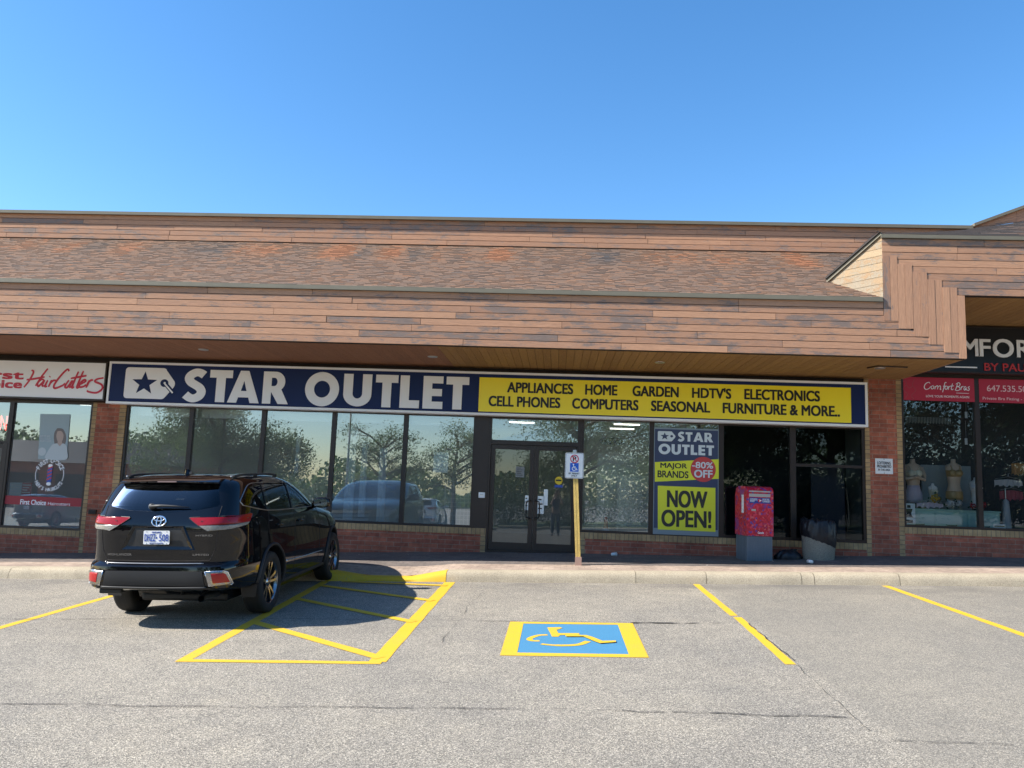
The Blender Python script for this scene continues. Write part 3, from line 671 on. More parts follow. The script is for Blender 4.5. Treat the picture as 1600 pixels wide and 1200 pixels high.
# doors
def door(x0, x1, z0, z1, hs, pm='pane_dark'):
    mb = MB(); st = 0.085; ya, yb = 15.99, 16.04
    mb.box(x0, x0+st, ya, yb, z0, z1); mb.box(x1-st, x1, ya, yb, z0, z1); mb.box(x0+st, x1-st, ya+0.002, yb, z0, z0+0.15); mb.box(x0+st, x1-st, ya+0.002, yb, z1-0.09, z1)
    d = bpart(mb, 'door', M['bronze'])
    mb = MB(); mb.face([(x0+st*0.8, 16.015, z0+0.14), (x1-st*0.8, 16.015+rnd.uniform(-0.004, 0.004), z0+0.14), (x1-st*0.8, 16.015, z1-0.08), (x0+st*0.8, 16.015, z1-0.08)]); bsub(mb, 'pane', M[pm], d)
    hx = x1-st/2 if hs > 0 else x0+st/2; sg = -hs; zm = at(820, 795, 16).z
    mb = MB(); mb.tube([(hx, 15.985, zm+0.16), (hx, 15.93, zm+0.16), (hx+sg*0.07, 15.92, zm+0.15), (hx+sg*0.085, 15.92, zm+0.1), (hx+sg*0.085, 15.92, zm-0.12), (hx+sg*0.07, 15.92, zm-0.17), (hx, 15.93, zm-0.18), (hx, 15.985, zm-0.18)], 0.013, 8); bsub(mb, 'handle', M['dark'], d, smooth=True)
    return d
z0 = base_z(-0.4)+0.015
door(-1.335, -0.472, z0, 2.68, 1); door(-0.464, 0.375, z0, 2.68, -1)
mb = MB(); mb.box(-1.38, -1.34, 15.95, 16.08, z0-0.05, 3.26); mb.box(0.38, 0.459, 15.95, 16.08, z0-0.05, 3.26); mb.box(-1.34, 0.38, 15.953, 16.08, 2.685, 2.77); mb.box(-1.34, 0.38, 15.953, 16.08, 3.2, 3.26); mb.box(-1.34, 0.38, 15.96, 16.12, z0-0.1, z0-0.004)
df = bpart(mb, 'door_frame', M['bronze'])
mb = MB(); mb.face([(-1.345, 16.02, 2.76), (0.385, 16.016, 2.76), (0.385, 16.02, 3.205), (-1.345, 16.02, 3.205)]); bsub(mb, 'pane', M['pane'], df)
door(-13.0, -11.40, base_z(-12)+0.02, zb-0.02, -1)
mb = MB(); mb.box(-11.46, -11.362, 15.96, 16.08, base_z(-12)-0.1, zb-0.002); bpart(mb, 'door_frame', M['bronze'])

# ---------------------------------------------------------------- signs
SY = 15.70
def X_(px, py, Y=SY): return at(px, py, Y).x
def Z_(px, py, Y=SY): return at(px, py, Y).z
def signbox(name, x0, x1, z0, z1, face, frame, fr, label, y=SY):
    r = empty(name, ((x0+x1)/2, y, z0)); tag(r, label, 'sign')
    inv = Matrix.Translation((-(x0+x1)/2, -y, -z0))
    def part(mb, nm, m, **k):
        o = mb.build(nm, m, None, **k); o.parent = r; o.matrix_parent_inverse = inv; return o
    mb = MB(); mb.box(x0+fr, x1-fr, y+0.012, y+0.05, z0+fr, z1-fr); part(mb, 'face', face)
    mb = MB(); e = 0.001
    mb.box(x0, x1, y, y+0.26, z0, z0+fr); mb.box(x0, x1, y, y+0.26, z1-fr, z1); mb.box(x0, x0+fr, y+0.001, y+0.26, z0+fr, z1-fr); mb.box(x1-fr, x1, y+0.001, y+0.26, z0+fr, z1-fr)
    part(mb, 'frame', frame)
    return r, part
zt, zb_ = 4.10, 3.235
r, part = signbox('store_sign', X_(168, 600), X_(1356, 632), zb_, zt, M['navy'], M['signwhite'], 0.045, 'long navy store sign with white STAR OUTLET letters and a yellow panel')
fy = SY+0.012
L0, L1 = Z_(300, 627), Z_(300, 577)
mb = MB(); lx = [(286, 322), (327, 362.5), (356.5, 406), (411, 451.5), (477, 530), (537, 581), (587, 622), (625.5, 656), (661.5, 692.5), (697.5, 733)]
for (a, b), ch in zip(lx, 'STAROUTLET'):
    pl, wd = glyph(ch); e = 0.02 if ch in 'SO' else 0
    v, f = fit(shape(pl), X_(a, 602), X_(b, 602), L0-e, L1+e, fy-0.001, 0.008); mb.mesh(v, f)
part(mb, 'lettering', M['signwhite'])
def tagshape(mb, x0, x1, z0, z1, y, hole=True):
    W = 1.5; c = 0.1
    body = arc(c, c, c, c, 180, 270, 6)+[(1.12, 0)]+arc(1.14, 0.12, 0.12, 0.12, 270, 320, 4)+[(W-0.03, 0.36)]+arc(W-0.08, 0.5, 0.1, 0.14, -40, 40, 6)+[(1.24, 0.93)]+arc(1.14, 0.88, 0.12, 0.12, 40, 90, 4)+arc(c, 1-c, c, c, 90, 180, 6)
    star = []
    for k in range(10):
        rr_ = 0.40 if k % 2 == 0 else 0.165; an = radians(90+36*k); star.append((0.60+rr_*cos(an), 0.49+rr_*sin(an)))
    hole_ = arc(1.2, 0.52, 0.125, 0.125, 0, 345, 22)
    v, f = fit(shape([body, star, hole_]), x0, x1, z0, z1, y, 0.008); mb.mesh(v, f)
mb = MB(); tz0, tz1 = Z_(230, 623), Z_(230, 574.5); tagshape(mb, X_(194.5, 600), X_(273, 600), tz0, tz1, fy-0.001)
part(mb, 'price_tag_emblem', M['signwhite'])
mb = MB(); tx = X_(194.5, 600); tw = (X_(273, 600)-tx)/1.5; th = tz1-tz0
def q(x, z): return (tx+x*tw, tz0+z*th)
v, f = shape([ribbon2([q(1.2, 0.52), q(1.50, 0.18)], 0.085)], 0.001); mb.mesh([(p.x, fy-0.0105-p.z*0.5, p.y) for p in v], f)
part(mb, 'tag_string', M['navy'])
mb = MB(); v, f = shape([ribbon2([q(1.2, 0.5), q(1.46, 0.21)], 0.032)], 0.001); mb.mesh([(p.x, fy-0.0125-p.z*0.5, p.y) for p in v], f)
v, f = shape([arc(*q(1.2, 0.52), 0.024, 0.024, 0, 340, 12)], 0.001); mb.mesh([(p.x, fy-0.0145-p.z*0.5, p.y) for p in v], f)
part(mb, 'tag_cord', M['signwhite'])
mb = MB(); yx0, yx1 = X_(748.5, 610), X_(1330, 632); yz0, yz1 = Z_(1000, 650.5), Z_(1000, 596.5)
mb.box(yx0, yx1, fy-0.006, fy-0.0005, yz0, yz1); part(mb, 'yellow_panel', M['yellow_sign'])
mb = MB(); hz = yz1-yz0
for s, a, b in (('APPLIANCES', 793, 895), ('HOME', 915, 964), ('GARDEN', 989, 1060), ("HDTV'S", 1082, 1142), ('ELECTRONICS', 1163.7, 1280.5)):
    txt(mb, s, X_(a, 608), X_(b, 612), yz0+hz*0.585, yz0+hz*0.875, fy-0.0065, 0.03)
for s, a, b in (('CELL PHONES', 764, 874.7), ('COMPUTERS', 894.7, 997), ('SEASONAL', 1018, 1109), ('FURNITURE & MORE..', 1130, 1311.6)):
    txt(mb, s, X_(a, 628), X_(b, 634), yz0+hz*0.17, yz0+hz*0.46, fy-0.0065, 0.03)
part(mb, 'black_lettering', M['black'])
# haircutters sign
r, part = signbox('store_sign', -15.2, X_(166, 600)-0.02, 3.285, 4.085, M['signwhite'], M['bronze'], 0.03, 'white store sign with red script hair salon lettering')
mb = MB(); zc = 3.685
for s, a, b, z0_, z1_ in (('First', X_(-45, 590), X_(35, 595), Z_(20, 592), Z_(20, 579.5)), ('Choice', X_(-50, 600), X_(33, 603), Z_(20, 606), Z_(20, 593.8))):
    txt(mb, s, a, b, z0_, z1_, fy-0.001, 0.05)
def script(mb, strokes, x0, x1, z0, z1, y, wd, k=7):
    xs = [p[0] for s in strokes for p in s]; zs = [p[1] for s in strokes for p in s]
    ax, bx, az, bz = min(xs), max(xs), min(zs), max(zs); i = 0
    for s in strokes:
        pl = [(x0+(p[0]-ax)/(bx-ax)*(x1-x0), z0+(p[1]-az)/(bz-az)*(z1-z0)) for p in crom(s, k)]
        n = len(pl); ws = [wd*(0.55+0.45*sin(pi*(0.15+0.7*j/(n-1)))) for j in range(n)]
        rb = ribbon2(pl, ws); L_, R_ = rb[:n], rb[n:][::-1]; vs = []
        for j in range(n): yy = y-0.001-0.0004*i-0.00003*j; vs += [(L_[j][0], yy, L_[j][1]), (R_[j][0], yy, R_[j][1])]
        mb.mesh(vs, [(2*j, 2*j+1, 2*j+3, 2*j+2) for j in range(n-1)]); i += 1
# HairCutters, traced as strokes in crop pixels (y downwards, flipped)
hs = [[(182, 150), (195, 160), (178, 205), (150, 248)], [(275, 138), (250, 175), (228, 215), (215, 238)], [(160, 205), (205, 198), (262, 186)],
      [(262, 206), (246, 200), (226, 222), (232, 240), (250, 222), (262, 206), (254, 236), (266, 236)], [(282, 204), (270, 238), (282, 238)], [(290, 186), (293, 181)],
      [(304, 202), (290, 242)], [(294, 226), (312, 206), (330, 204)],
      [(398, 150), (386, 140), (352, 178), (322, 228), (328, 248), (368, 232), (382, 218)],
      [(402, 200), (384, 236), (398, 240), (420, 202)], [(424, 200), (410, 236), (420, 238)],
      [(452, 150), (424, 236), (436, 238)], [(412, 190), (500, 172)], [(480, 146), (452, 236), (466, 236)],
      [(470, 222), (498, 204), (490, 196), (470, 214), (466, 236), (488, 234), (504, 222)],
      [(520, 196), (504, 240)], [(508, 218), (526, 198), (540, 196)], [(598, 182), (562, 190), (552, 204), (590, 220), (596, 244), (566, 266), (520, 262), (514, 254)]]
hs = [[(x, -y) for x, y in s] for s in hs]
script(mb, hs, X_(38, 595), X_(161, 597), Z_(100, 612), Z_(100, 576.5), fy-0.001, 0.043)
part(mb, 'lettering', M['red'])
# bra shop sign
M['signblack'] = plain('black_sign_face', (0.012, 0.014, 0.018), 0.3); M['redletter'] = plain('red_letters', (0.5, 0.03, 0.03), 0.4)
bz0, bz1 = Z_(1550, 584), 5.26
r, part = signbox('store_sign', 6.70, 13.2, bz0, bz1, M['signblack'], M['bronze'], 0.03, 'black store sign with white COMFORT letters and red words under them')
mb = MB(); cz0, cz1 = Z_(1560, 557), Z_(1560, 531)
xm, xf = X_(1512, 545), X_(1529, 545); cw = X_(1556, 545)-X_(1531, 545)
for ch, a, b in (('C', 1441, 1466), ('O', 1471, 1501), ('M', 1504, 1527.5), ('F', 1531, 1547), ('O', 1552, 1583), ('R', 1589, 1611), ('T', 1615, 1637)):
    txt(mb, ch, X_(a, 545), X_(b, 545), cz0-(0.01 if ch in 'CO' else 0), cz1+(0.01 if ch in 'CO' else 0), fy-0.001, 0.02, dep=0.02)
part(mb, 'lettering', M['signwhite'])
mb = MB(); txt(mb, 'BY PAUL', X_(1538, 574), X_(1613, 574), Z_(1570, 580), Z_(1570, 568), fy-0.001, 0.012, dep=0.015); part(mb, 'red_lettering', M['redletter'])
mb = MB(); mb.box(X_(1477, 574), X_(1527, 574), fy-0.01, fy-0.001, Z_(1500, 574.5), Z_(1500, 572.5)); part(mb, 'accent_line', M['signwhite'])

def item(name, label, cat, loc, group=None):
    r = empty(name, loc); tag(r, label, cat, group); inv = Matrix.Translation(-Vector(loc))
    def part(mb, nm, m, parent=None, **k):
        o = mb.build(nm, m, None, **k)
        if parent is not None: o.parent = parent
        else: o.parent = r; o.matrix_parent_inverse = inv
        return o
    return r, part
def panel(mb, px0, py0, px1, py1, Y, th=0.004):   # a flat sheet given by two picture corners on its own plane
    a, b = at(px0, py0, Y), at(px1, py1, Y); mb.box(min(a.x, b.x), max(a.x, b.x), Y, Y+th, min(a.z, b.z), max(a.z, b.z))
# red window banners of the bra shop
M['pinktext'] = plain('pale_pink_print', (0.75, 0.5, 0.5), 0.5); M['banner'] = plain('red_window_banner', (0.42, 0.012, 0.035), 0.5)
YB = 15.960
for lab, x0, x1 in (('red banner with Comfort Bras in white script across the window top', 6.71, 8.055), ('red banner with a white phone number across the window top', 8.145, 9.555)):
    zt_, zb2 = Z_(1500, 591, YB), Z_(1500, 627.5, YB)
    r, part = item('window_banner', lab, 'banner', (x0, YB, zb2))
    mb = MB(); mb.box(x0, x1, YB, YB+0.003, zb2, zt_); part(mb, 'sheet', M['banner'])
    mb = MB()
    if x0 < 7:
        cs = [[(432, 150), (424, 142), (402, 152), (392, 172), (402, 186), (424, 180), (434, 168)], [(450, 162), (438, 170), (442, 182), (454, 178), (456, 166), (450, 162)],
              [(466, 164), (463, 184)], [(466, 172), (478, 162), (484, 167), (480, 184)], [(484, 171), (496, 162), (502, 168), (498, 184), (506, 181)],
              [(542, 142), (532, 142), (524, 170), (514, 200)], [(518, 164), (536, 162)], [(540, 162), (530, 170), (534, 182), (546, 178), (548, 166), (540, 162)],
              [(556, 162), (552, 184)], [(556, 170), (566, 162), (572, 164)], [(582, 146), (572, 176), (578, 184), (586, 178)], [(570, 162), (590, 160)],
              [(616, 146), (600, 186)], [(604, 150), (622, 140), (632, 148), (626, 160), (610, 164), (628, 168), (628, 182), (608, 188), (596, 182)],
              [(640, 162), (636, 184)], [(640, 170), (648, 162), (654, 164)], [(672, 164), (662, 164), (656, 178), (662, 184), (672, 168), (670, 182), (678, 180)], [(696, 162), (684, 166), (692, 176), (686, 186), (676, 182)]]
        script(mb, [[(x, -y) for x, y in s] for s in cs], X_(1444, 604, YB), X_(1515, 606, YB), Z_(1480, 613, YB), Z_(1480, 597.5, YB), YB-0.0005, 0.014, 5)
        txt(mb, 'LOVE YOUR MOMENTS AGAIN', X_(1447, 620, YB), X_(1514, 620, YB), Z_(1480, 621.5, YB), Z_(1480, 618, YB), YB-0.0005, 0.0, dep=0.002)
        mb.box(X_(1494, 614, YB), X_(1514, 614, YB), YB-0.003, YB-0.0005, Z_(1500, 614.6, YB), Z_(1500, 614, YB))
    else:
        txt(mb, '647.535.50', X_(1542, 607, YB), X_(1604, 607, YB), Z_(1570, 612, YB), Z_(1570, 602.5, YB), YB-0.0005, 0.004, dep=0.002)
        txt(mb, 'Private Bra Fitting - 32', X_(1535.5, 623, YB), X_(1607, 623, YB), Z_(1570, 626.5, YB), Z_(1570, 621, YB), YB-0.0005, 0.004, dep=0.002)
    part(mb, 'lettering', M['signwhite'] if x0 < 7 else M['pinktext'])
    if x0 < 7:
        mb = MB(); cx, cz = X_(1421, 608, YB), Z_(1421, 608, YB)
        for st in ([(-0.1, 0.2), (-0.05, 0.1), (-0.12, 0), (-0.04, -0.1), (-0.1, -0.2)], [(0.1, 0.2), (0.06, 0.08), (0.12, -0.02), (0.04, -0.12), (0.08, -0.2)], [(-0.05, 0.08), (0, 0.02), (0.06, 0.06)]):
            v, f = shape([ribbon2([(cx+a, cz+b) for a, b in crom(st, 5)], 0.008)], 0.001); mb.mesh([(p.x, YB-0.001-p.z, p.y) for p in v], f)
        part(mb, 'line_drawing', plain('dark_red_print', (0.30, 0.05, 0.06), 0.5))

# the tall decal in the window: star outlet / major brands / now open
YD = 15.962
dx0, dx1, dz0, dz1 = 1.90, 3.13, 1.10, 3.09
M['lime'] = plain('lime_yellow_vinyl', (0.74, 0.74, 0.03), 0.5); M['navyd'] = plain('navy_vinyl', (0.035, 0.05, 0.11), 0.5); M['greyw'] = plain('pale_vinyl', (0.62, 0.68, 0.70), 0.5)
M['darkgrey'] = plain('dark_grey_print', (0.025, 0.025, 0.02), 0.5); M['crimson'] = plain('crimson_vinyl', (0.55, 0.05, 0.05), 0.5)
r, part = item('window_decal', 'tall navy window poster reading STAR OUTLET, MAJOR BRANDS and NOW OPEN!', 'window poster', ((dx0+dx1)/2, YD, dz0))
def D(cx, cy): return at(1000+cx*0.2833, 560+cy*0.2833, YD)     # traced on the glass plane
mb = MB(); mb.box(dx0-0.02, dx1+0.09, YD+0.004, YD+0.006, dz0-0.06, dz1+0.03); part(mb, 'clear_film', plain('frosted_film', (0.20, 0.25, 0.28), 0.4))
mb = MB(); mb.box(dx0, dx1, YD, YD+0.003, dz0+0.06, dz1); part(mb, 'sheet', M['navyd'])
mb = MB(); bigtext(mb, 'STAR', D(208, 435).x, D(403, 435).x, D(300, 462).z, D(300, 406).z, YD-0.001, 0.002, 0.1)
bigtext(mb, 'OUTLET', D(102, 500).x, D(408, 500).x, D(255, 533).z, D(255, 474).z, YD-0.001, 0.002, 0.1)
tagshape(mb, D(98, 430).x, D(195, 430).x, D(145, 457).z, D(145, 402).z, YD-0.001)
part(mb, 'white_lettering', M['greyw'])
def para(p, m, nm, y):
    mb = MB(); v, f = shape([[(D(*q).x, D(*q).z) for q in p]], 0.001); mb.mesh([(c.x, y-c.z, c.y) for c in v], f); part(mb, nm, m)
para([(82, 572), (434, 556), (434, 664), (82, 680)], M['lime'], 'brand_strip', YD-0.002)
mb = MB(); c = D(348, 612); v, f = shape([arc(c.x, c.z, 0.245, 0.245, 0, 355, 40)], 0.001); mb.mesh([(p.x, YD-0.004-p.z, p.y) for p in v], f); part(mb, 'discount_disc', M['crimson'])
mb = MB(); txt(mb, '-80%', D(288, 590).x, D(402, 590).x, D(345, 606).z, D(345, 572).z, YD-0.0055, 0.02, dep=0.001); txt(mb, 'OFF', D(300, 636).x, D(398, 636).x, D(345, 657).z, D(345, 616).z, YD-0.0055, 0.03, dep=0.001); part(mb, 'discount_lettering', M['greyw'])
mb = MB(); txt(mb, 'MAJOR', D(113, 596).x, D(258, 596).x, D(185, 613).z, D(185, 578).z, YD-0.0035, 0.025, dep=0.001); txt(mb, 'BRANDS', D(98, 640).x, D(266, 640).x, D(185, 658).z, D(185, 621).z, YD-0.0035, 0.025, dep=0.001)
for p in (): pass
part(mb, 'brand_lettering', M['darkgrey'])
para([(98, 702), (416, 714), (416, 957), (98, 943)], M['lime'], 'opening_panel', YD-0.002)
mb = MB(); txt(mb, 'NOW', D(152, 770).x, D(368, 776).x, D(260, 822).z, D(260, 732).z, YD-0.0035, 0.03, dep=0.001); txt(mb, 'OPEN!', D(121, 880).x, D(390, 886).x, D(255, 930).z, D(255, 840).z, YD-0.0035, 0.028, dep=0.001); part(mb, 'opening_lettering', M['darkgrey'])

# ---------------------------------------------------------------- things in and on the shop fronts
# loitering notice
YL = BY-0.008; a, b = at(1367.5, 716, YL), at(1395.5, 741, YL)
r, part = item('notice_sign', 'small white LOITERING PROHIBITED notice screwed to the brick pier', 'sign', ((a.x+b.x)/2, YL, b.z))
mb = MB(); mb.rbox(a.x, b.x, YL, YL+0.008, b.z, a.z, 0.003); part(mb, 'plate', M['white'])
mb = MB(); w_ = b.x-a.x
for s, f0, f1, i in (('LOITERING', 0.62, 0.80, 0.12), ('PROHIBITED', 0.40, 0.58, 0.1), ('IN THIS AREA', 0.20, 0.33, 0.16)): txt(mb, s, a.x+w_*i, b.x-w_*i, b.z+(a.z-b.z)*f0, b.z+(a.z-b.z)*f1, YL-0.0005, 0.02, dep=0.001)
part(mb, 'lettering', M['black'])
for z in (a.z-0.015, b.z+0.015): mb = MB(); mb.lathe([(0, 0.004), (0.008, 0.003), (0.009, 0)], 10, Matrix.Translation(((a.x+b.x)/2, YL-0.001, z)) @ Matrix.Rotation(pi/2, 4, 'X')); part(mb, 'bolt', M['drip'])
# intercom on the column, small box on the first pier
a, b = at(748, 769, 15.93), at(757.5, 778, 15.93)
r, part = item('intercom_box', 'small pale intercom box on the dark column beside the doors', 'intercom', ((a.x+b.x)/2, 15.94, b.z))
mb = MB(); mb.rbox(a.x, b.x, 15.915, 15.94, b.z, a.z, 0.006); part(mb, 'case', M['white']); mb = MB(); mb.box(a.x+0.03, b.x-0.03, 15.912, 15.9152, b.z+0.05, a.z-0.03); part(mb, 'button', M['alu'])
a, b = at(140, 796, BY), at(151, 803.5, BY)
r, part = item('junction_box', 'small dark junction box low on the brick pier', 'junction box', ((a.x+b.x)/2, BY, b.z))
mb = MB(); mb.rbox(a.x, b.x, BY-0.05, BY, b.z, a.z, 0.006); part(mb, 'case', M['bronze']); mb = MB(); mb.rbox(a.x+0.02, b.x-0.02, BY-0.056, BY-0.05, b.z+0.015, a.z-0.015, 0.002); part(mb, 'cover', M['dark'])
# door stickers
YS_ = 16.0
def sticker(label, px0, py0, px1, py1, m, Y=16.0, name='door_sticker', lines=0, cat='sticker'):
    a, b = at(px0, py0, Y), at(px1, py1, Y)
    r, part = item(name, label, cat, ((a.x+b.x)/2, Y, b.z)); mb = MB(); mb.box(a.x, b.x, Y, Y+0.002, b.z, a.z); part(mb, 'sheet', m)
    if lines:
        mb = MB(); h = (a.z-b.z)/(lines+1)
        for k in range(lines): mb.box(a.x+(b.x-a.x)*0.12, a.x+(b.x-a.x)*(0.6+0.28*((k*37) % 10)/10), Y-0.001, Y-0.0002, a.z-h*(k+0.8)-h*0.15, a.z-h*(k+0.8)+h*0.15)
        part(mb, 'print', M['darkgrey'])
    return r, part
M['paper'] = plain('paper', (0.8, 0.82, 0.8), 0.7); M['paper_grey'] = plain('grey_paper', (0.2, 0.21, 0.21), 0.7); M['sblue'] = plain('blue_vinyl', (0.03, 0.08, 0.35), 0.5); M['syel'] = plain('yellow_vinyl', (0.7, 0.5, 0.02), 0.5)
sticker('grey opening hours sheet on the glass of the door by the column', 806, 729, 819, 746, M['paper_grey'], lines=5)
sticker('white sticker behind the handle of the door by the column', 820.5, 774, 825.5, 797, M['paper'], lines=3)
sticker('tall white sticker behind the handle of the door by the sign post', 840, 775, 849.5, 803, M['paper'], lines=3)
sticker('small white sticker stepped above the tall one on the door', 850, 764.5, 855.5, 790, M['paper'])
c = at(873, 751, 16.0); r, part = item('door_sticker', 'round yellow and blue sticker on the glass of the door', 'sticker', (c.x, 16.0, c.z-0.1))
mb = MB(); v, f = shape([arc(c.x, c.z, 0.075, 0.08, 0, 350, 28)], 0.001); mb.mesh([(p.x, 16.0-p.z, p.y) for p in v], f); part(mb, 'disc', M['syel'])
mb = MB(); mb.box(c.x-0.08, c.x+0.08, 15.998, 15.9995, c.z-0.135, c.z-0.085); part(mb, 'band', M['sblue'])
mb = MB(); mb.box(c.x-0.055, c.x+0.055, 15.997, 15.9985, c.z-0.01, c.z+0.02); part(mb, 'print', M['darkgrey'])
# unlit open signs
def neon(label, px0, py0, px1, py1, Y, m, txt_='OPEN', oval=True, lit=None):
    a, b = at(px0, py0, Y), at(px1, py1, Y); cx, cz, rx, rz = (a.x+b.x)/2, (a.z+b.z)/2, (b.x-a.x)/2, (a.z-b.z)/2
    r, part = item('open_sign', label, 'open sign', (cx, Y, b.z))
    if oval:
        mb = MB(); v, f = shape([arc(cx, cz, rx, rz, 0, 355, 36)], 0.008); mb.mesh([(p.x, Y+0.02-p.z, p.y) for p in v], f); part(mb, 'backboard', M['dark'])
        mb = MB(); mb.tube([(x, Y, z) for x, z in arc(cx, cz, rx*0.93, rz*0.9, 0, 360, 40)], 0.008, 6, False); part(mb, 'oval_tube', m)
    mb = MB(); g = {'O': [arc(0.3, 0.5, 0.28, 0.48, 0, 360, 20)], 'P': [[(0.1, 0), (0.1, 1), (0.4, 1), (0.52, 0.86), (0.52, 0.64), (0.4, 0.5), (0.1, 0.5)]], 'E': [[(0.5, 1), (0.1, 1), (0.1, 0), (0.5, 0)], [(0.1, 0.52), (0.42, 0.52)]], 'N': [[(0.1, 0), (0.1, 1), (0.5, 0), (0.5, 1)]]}
    w0 = 1.5*rx if oval else 2*rx; h0 = 0.9*rz if oval else 2*rz
    for i, ch in enumerate(txt_):
        for st in g[ch]: mb.tube([(cx-w0/2+w0/4*(i+p[0]*1.25+0.1), Y-0.004, cz-h0/2+h0*p[1]) for p in st], 0.010 if oval else 0.014, 6)
    part(mb, 'letter_tube', lit or m)
    return r
M['tube_off'] = plain('unlit_tube', (0.35, 0.38, 0.38), 0.3)
neon('unlit oval OPEN sign hanging above a sheet of paper in the window', 674, 684, 711, 706, 16.12, M['tube_off'])
neon('unlit oval OPEN sign hanging in the window by the doors', 937, 682, 977, 697, 16.3, M['tube_off'])
neon('lit red OPEN tube sign in the salon window', -55, 648, 14, 672, 16.12, M['tube_off'], oval=False, lit=emit('red_neon', (1.0, 0.10, 0.08), 1.6))
# sheet of paper under the open sign
sticker('pale sheet of paper under the unlit oval OPEN sign', 678, 706.5, 700, 739, M['paper'], 16.03, 'paper_sheet', 0, 'paper')
# curtains behind the store windows
M['sheer'] = plain('sheer_white_fabric', (0.88, 0.9, 0.9), 0.9)
def curtain(px0, px1, pyt, pyb, Y, label):
    a, b = at(px0, pyt, Y), at(px1, pyb, Y); x1 = a.x+(at(px1, pyt, Y).x-a.x); n = 24; vs = []
    x0 = a.x; r, part = item('curtain', label, 'curtain', ((x0+x1)/2, Y, b.z))
    for i in range(n+1):
        x = x0+(x1-x0)*i/n; y = Y+0.025*sin(i*1.9); vs += [(x, y, b.z), (x, y, a.z)]
    mb = MB(); mb.mesh(vs, [(2*i, 2*i+2, 2*i+3, 2*i+1) for i in range(n)]); part(mb, 'cloth', M['sheer'], smooth=True)
    mb = MB(); mb.tube([(x0-0.02, Y, a.z+0.012), (x1+0.02, Y, a.z+0.012)], 0.01, 6); part(mb, 'rail', M['alu'])
curtain(545, 560, 655, 812, 16.45, 'wider of two white hanging strips nearest the parked car in the middle window')
curtain(566, 576, 690, 808, 16.5, 'narrow white hanging strip between two white strips in the middle window')
curtain(594, 606, 700, 815, 16.6, 'white hanging strip closest to the mullion in the window by the paper sheet')
curtain(465, 471, 665, 740, 16.5, 'thin white hanging strip just above the roof of the parked car')
for i, (e0, e1) in enumerate(zip(E_, E_[1:])):
    r, part = item('valance', ['pale valance strip across the top of the window closest to the salon', 'pale valance strip across the window behind the rear of the car', 'pale valance strip across the third window, over the thin hanging strip', 'pale valance strip above the white hanging strips', 'pale valance strip above the unlit OPEN sign'][i], 'valance', ((e0+e1)/2, 16.3, 3.05))
    mb = MB(); mb.box(e0+0.06, e1-0.03, 16.3, 16.32, 3.06, 3.22); part(mb, 'board', M['sheer']); mb = MB(); mb.box(e0+0.06, e1-0.03, 16.285, 16.2995, 3.045, 3.062); part(mb, 'edge', M['white'])
# wire grid display
a, b = at(697, 752, 16.7), at(742, 826, 16.7)
r, part = item('wire_grid', 'white wire grid display panel standing in the window beside the column', 'display rack', ((a.x+b.x)/2, 16.7, b.z))
mb = MB()
for i in range(9): x = a.x+(b.x-a.x)*i/8; mb.box(x-0.004, x+0.004, 16.7, 16.708, b.z, a.z)
for i in range(12): z = b.z+(a.z-b.z)*i/11; mb.box(a.x, b.x, 16.709, 16.716, z-0.004, z+0.004)
part(mb, 'grid', M['white']); mb = MB(); mb.box(a.x-0.012, a.x-0.001, 16.69, 16.72, 0.64, a.z+0.01); mb.box(b.x+0.001, b.x+0.012, 16.69, 16.72, 0.64, a.z+0.01); part(mb, 'post', M['white'])
# things behind the glass on the other side of the doors
def frame_stand(label, px0, py0, px1, Y, m, name='display_stand'):
    a, b = at(px0, py0, Y), at(px1, py0, Y); r, part = item(name, label, 'display stand', ((a.x+b.x)/2, Y, 0.64)); mb = MB()
    mb.box(a.x, a.x+0.03, Y, Y+0.04, 0.641, a.z); mb.box(b.x-0.03, b.x, Y, Y+0.04, 0.641, a.z); mb.box(a.x+0.03, b.x-0.03, Y, Y+0.04, a.z-0.03, a.z); part(mb, 'frame', m)
    mb = MB(); mb.box(a.x+0.031, b.x-0.031, Y+0.01, Y+0.02, 1.1, a.z-0.031); part(mb, 'panel', M['alu'])
M['beige'] = plain('beige_board', (0.35, 0.28, 0.2), 0.7); M['orange'] = plain('orange_plastic', (0.7, 0.1, 0.03), 0.5)
frame_stand('pale framed stand behind the glass beside the sign post', 965, 742, 1014, 17.2, M['white'])
frame_stand('tall grey framed panel deeper inside behind the sign post', 934, 707, 998, 18.6, M['alu'])
cx = at(947, 800, 16.7); r, part = item('safety_cone', 'orange safety cone with a white collar inside the window by the doors', 'cone', (cx.x, 16.7, 0.64))
T = Matrix.Translation((cx.x, 16.7, 0.64)); mb = MB(); mb.rbox(cx.x-0.15, cx.x+0.15, 16.55, 16.85, 0.641, 0.67, 0.01); part(mb, 'base', M['orange'])
mb = MB(); mb.lathe([(0.11, 0.03), (0.075, 0.3)], 20, T); mb.lathe([(0.056, 0.44), (0.03, 0.66), (0.02, 0.67), (0, 0.67)], 20, T); part(mb, 'body', M['orange'], smooth=True); mb = MB(); mb.lathe([(0.076, 0.3), (0.057, 0.44)], 20, T); part(mb, 'collar', M['white'], smooth=True)
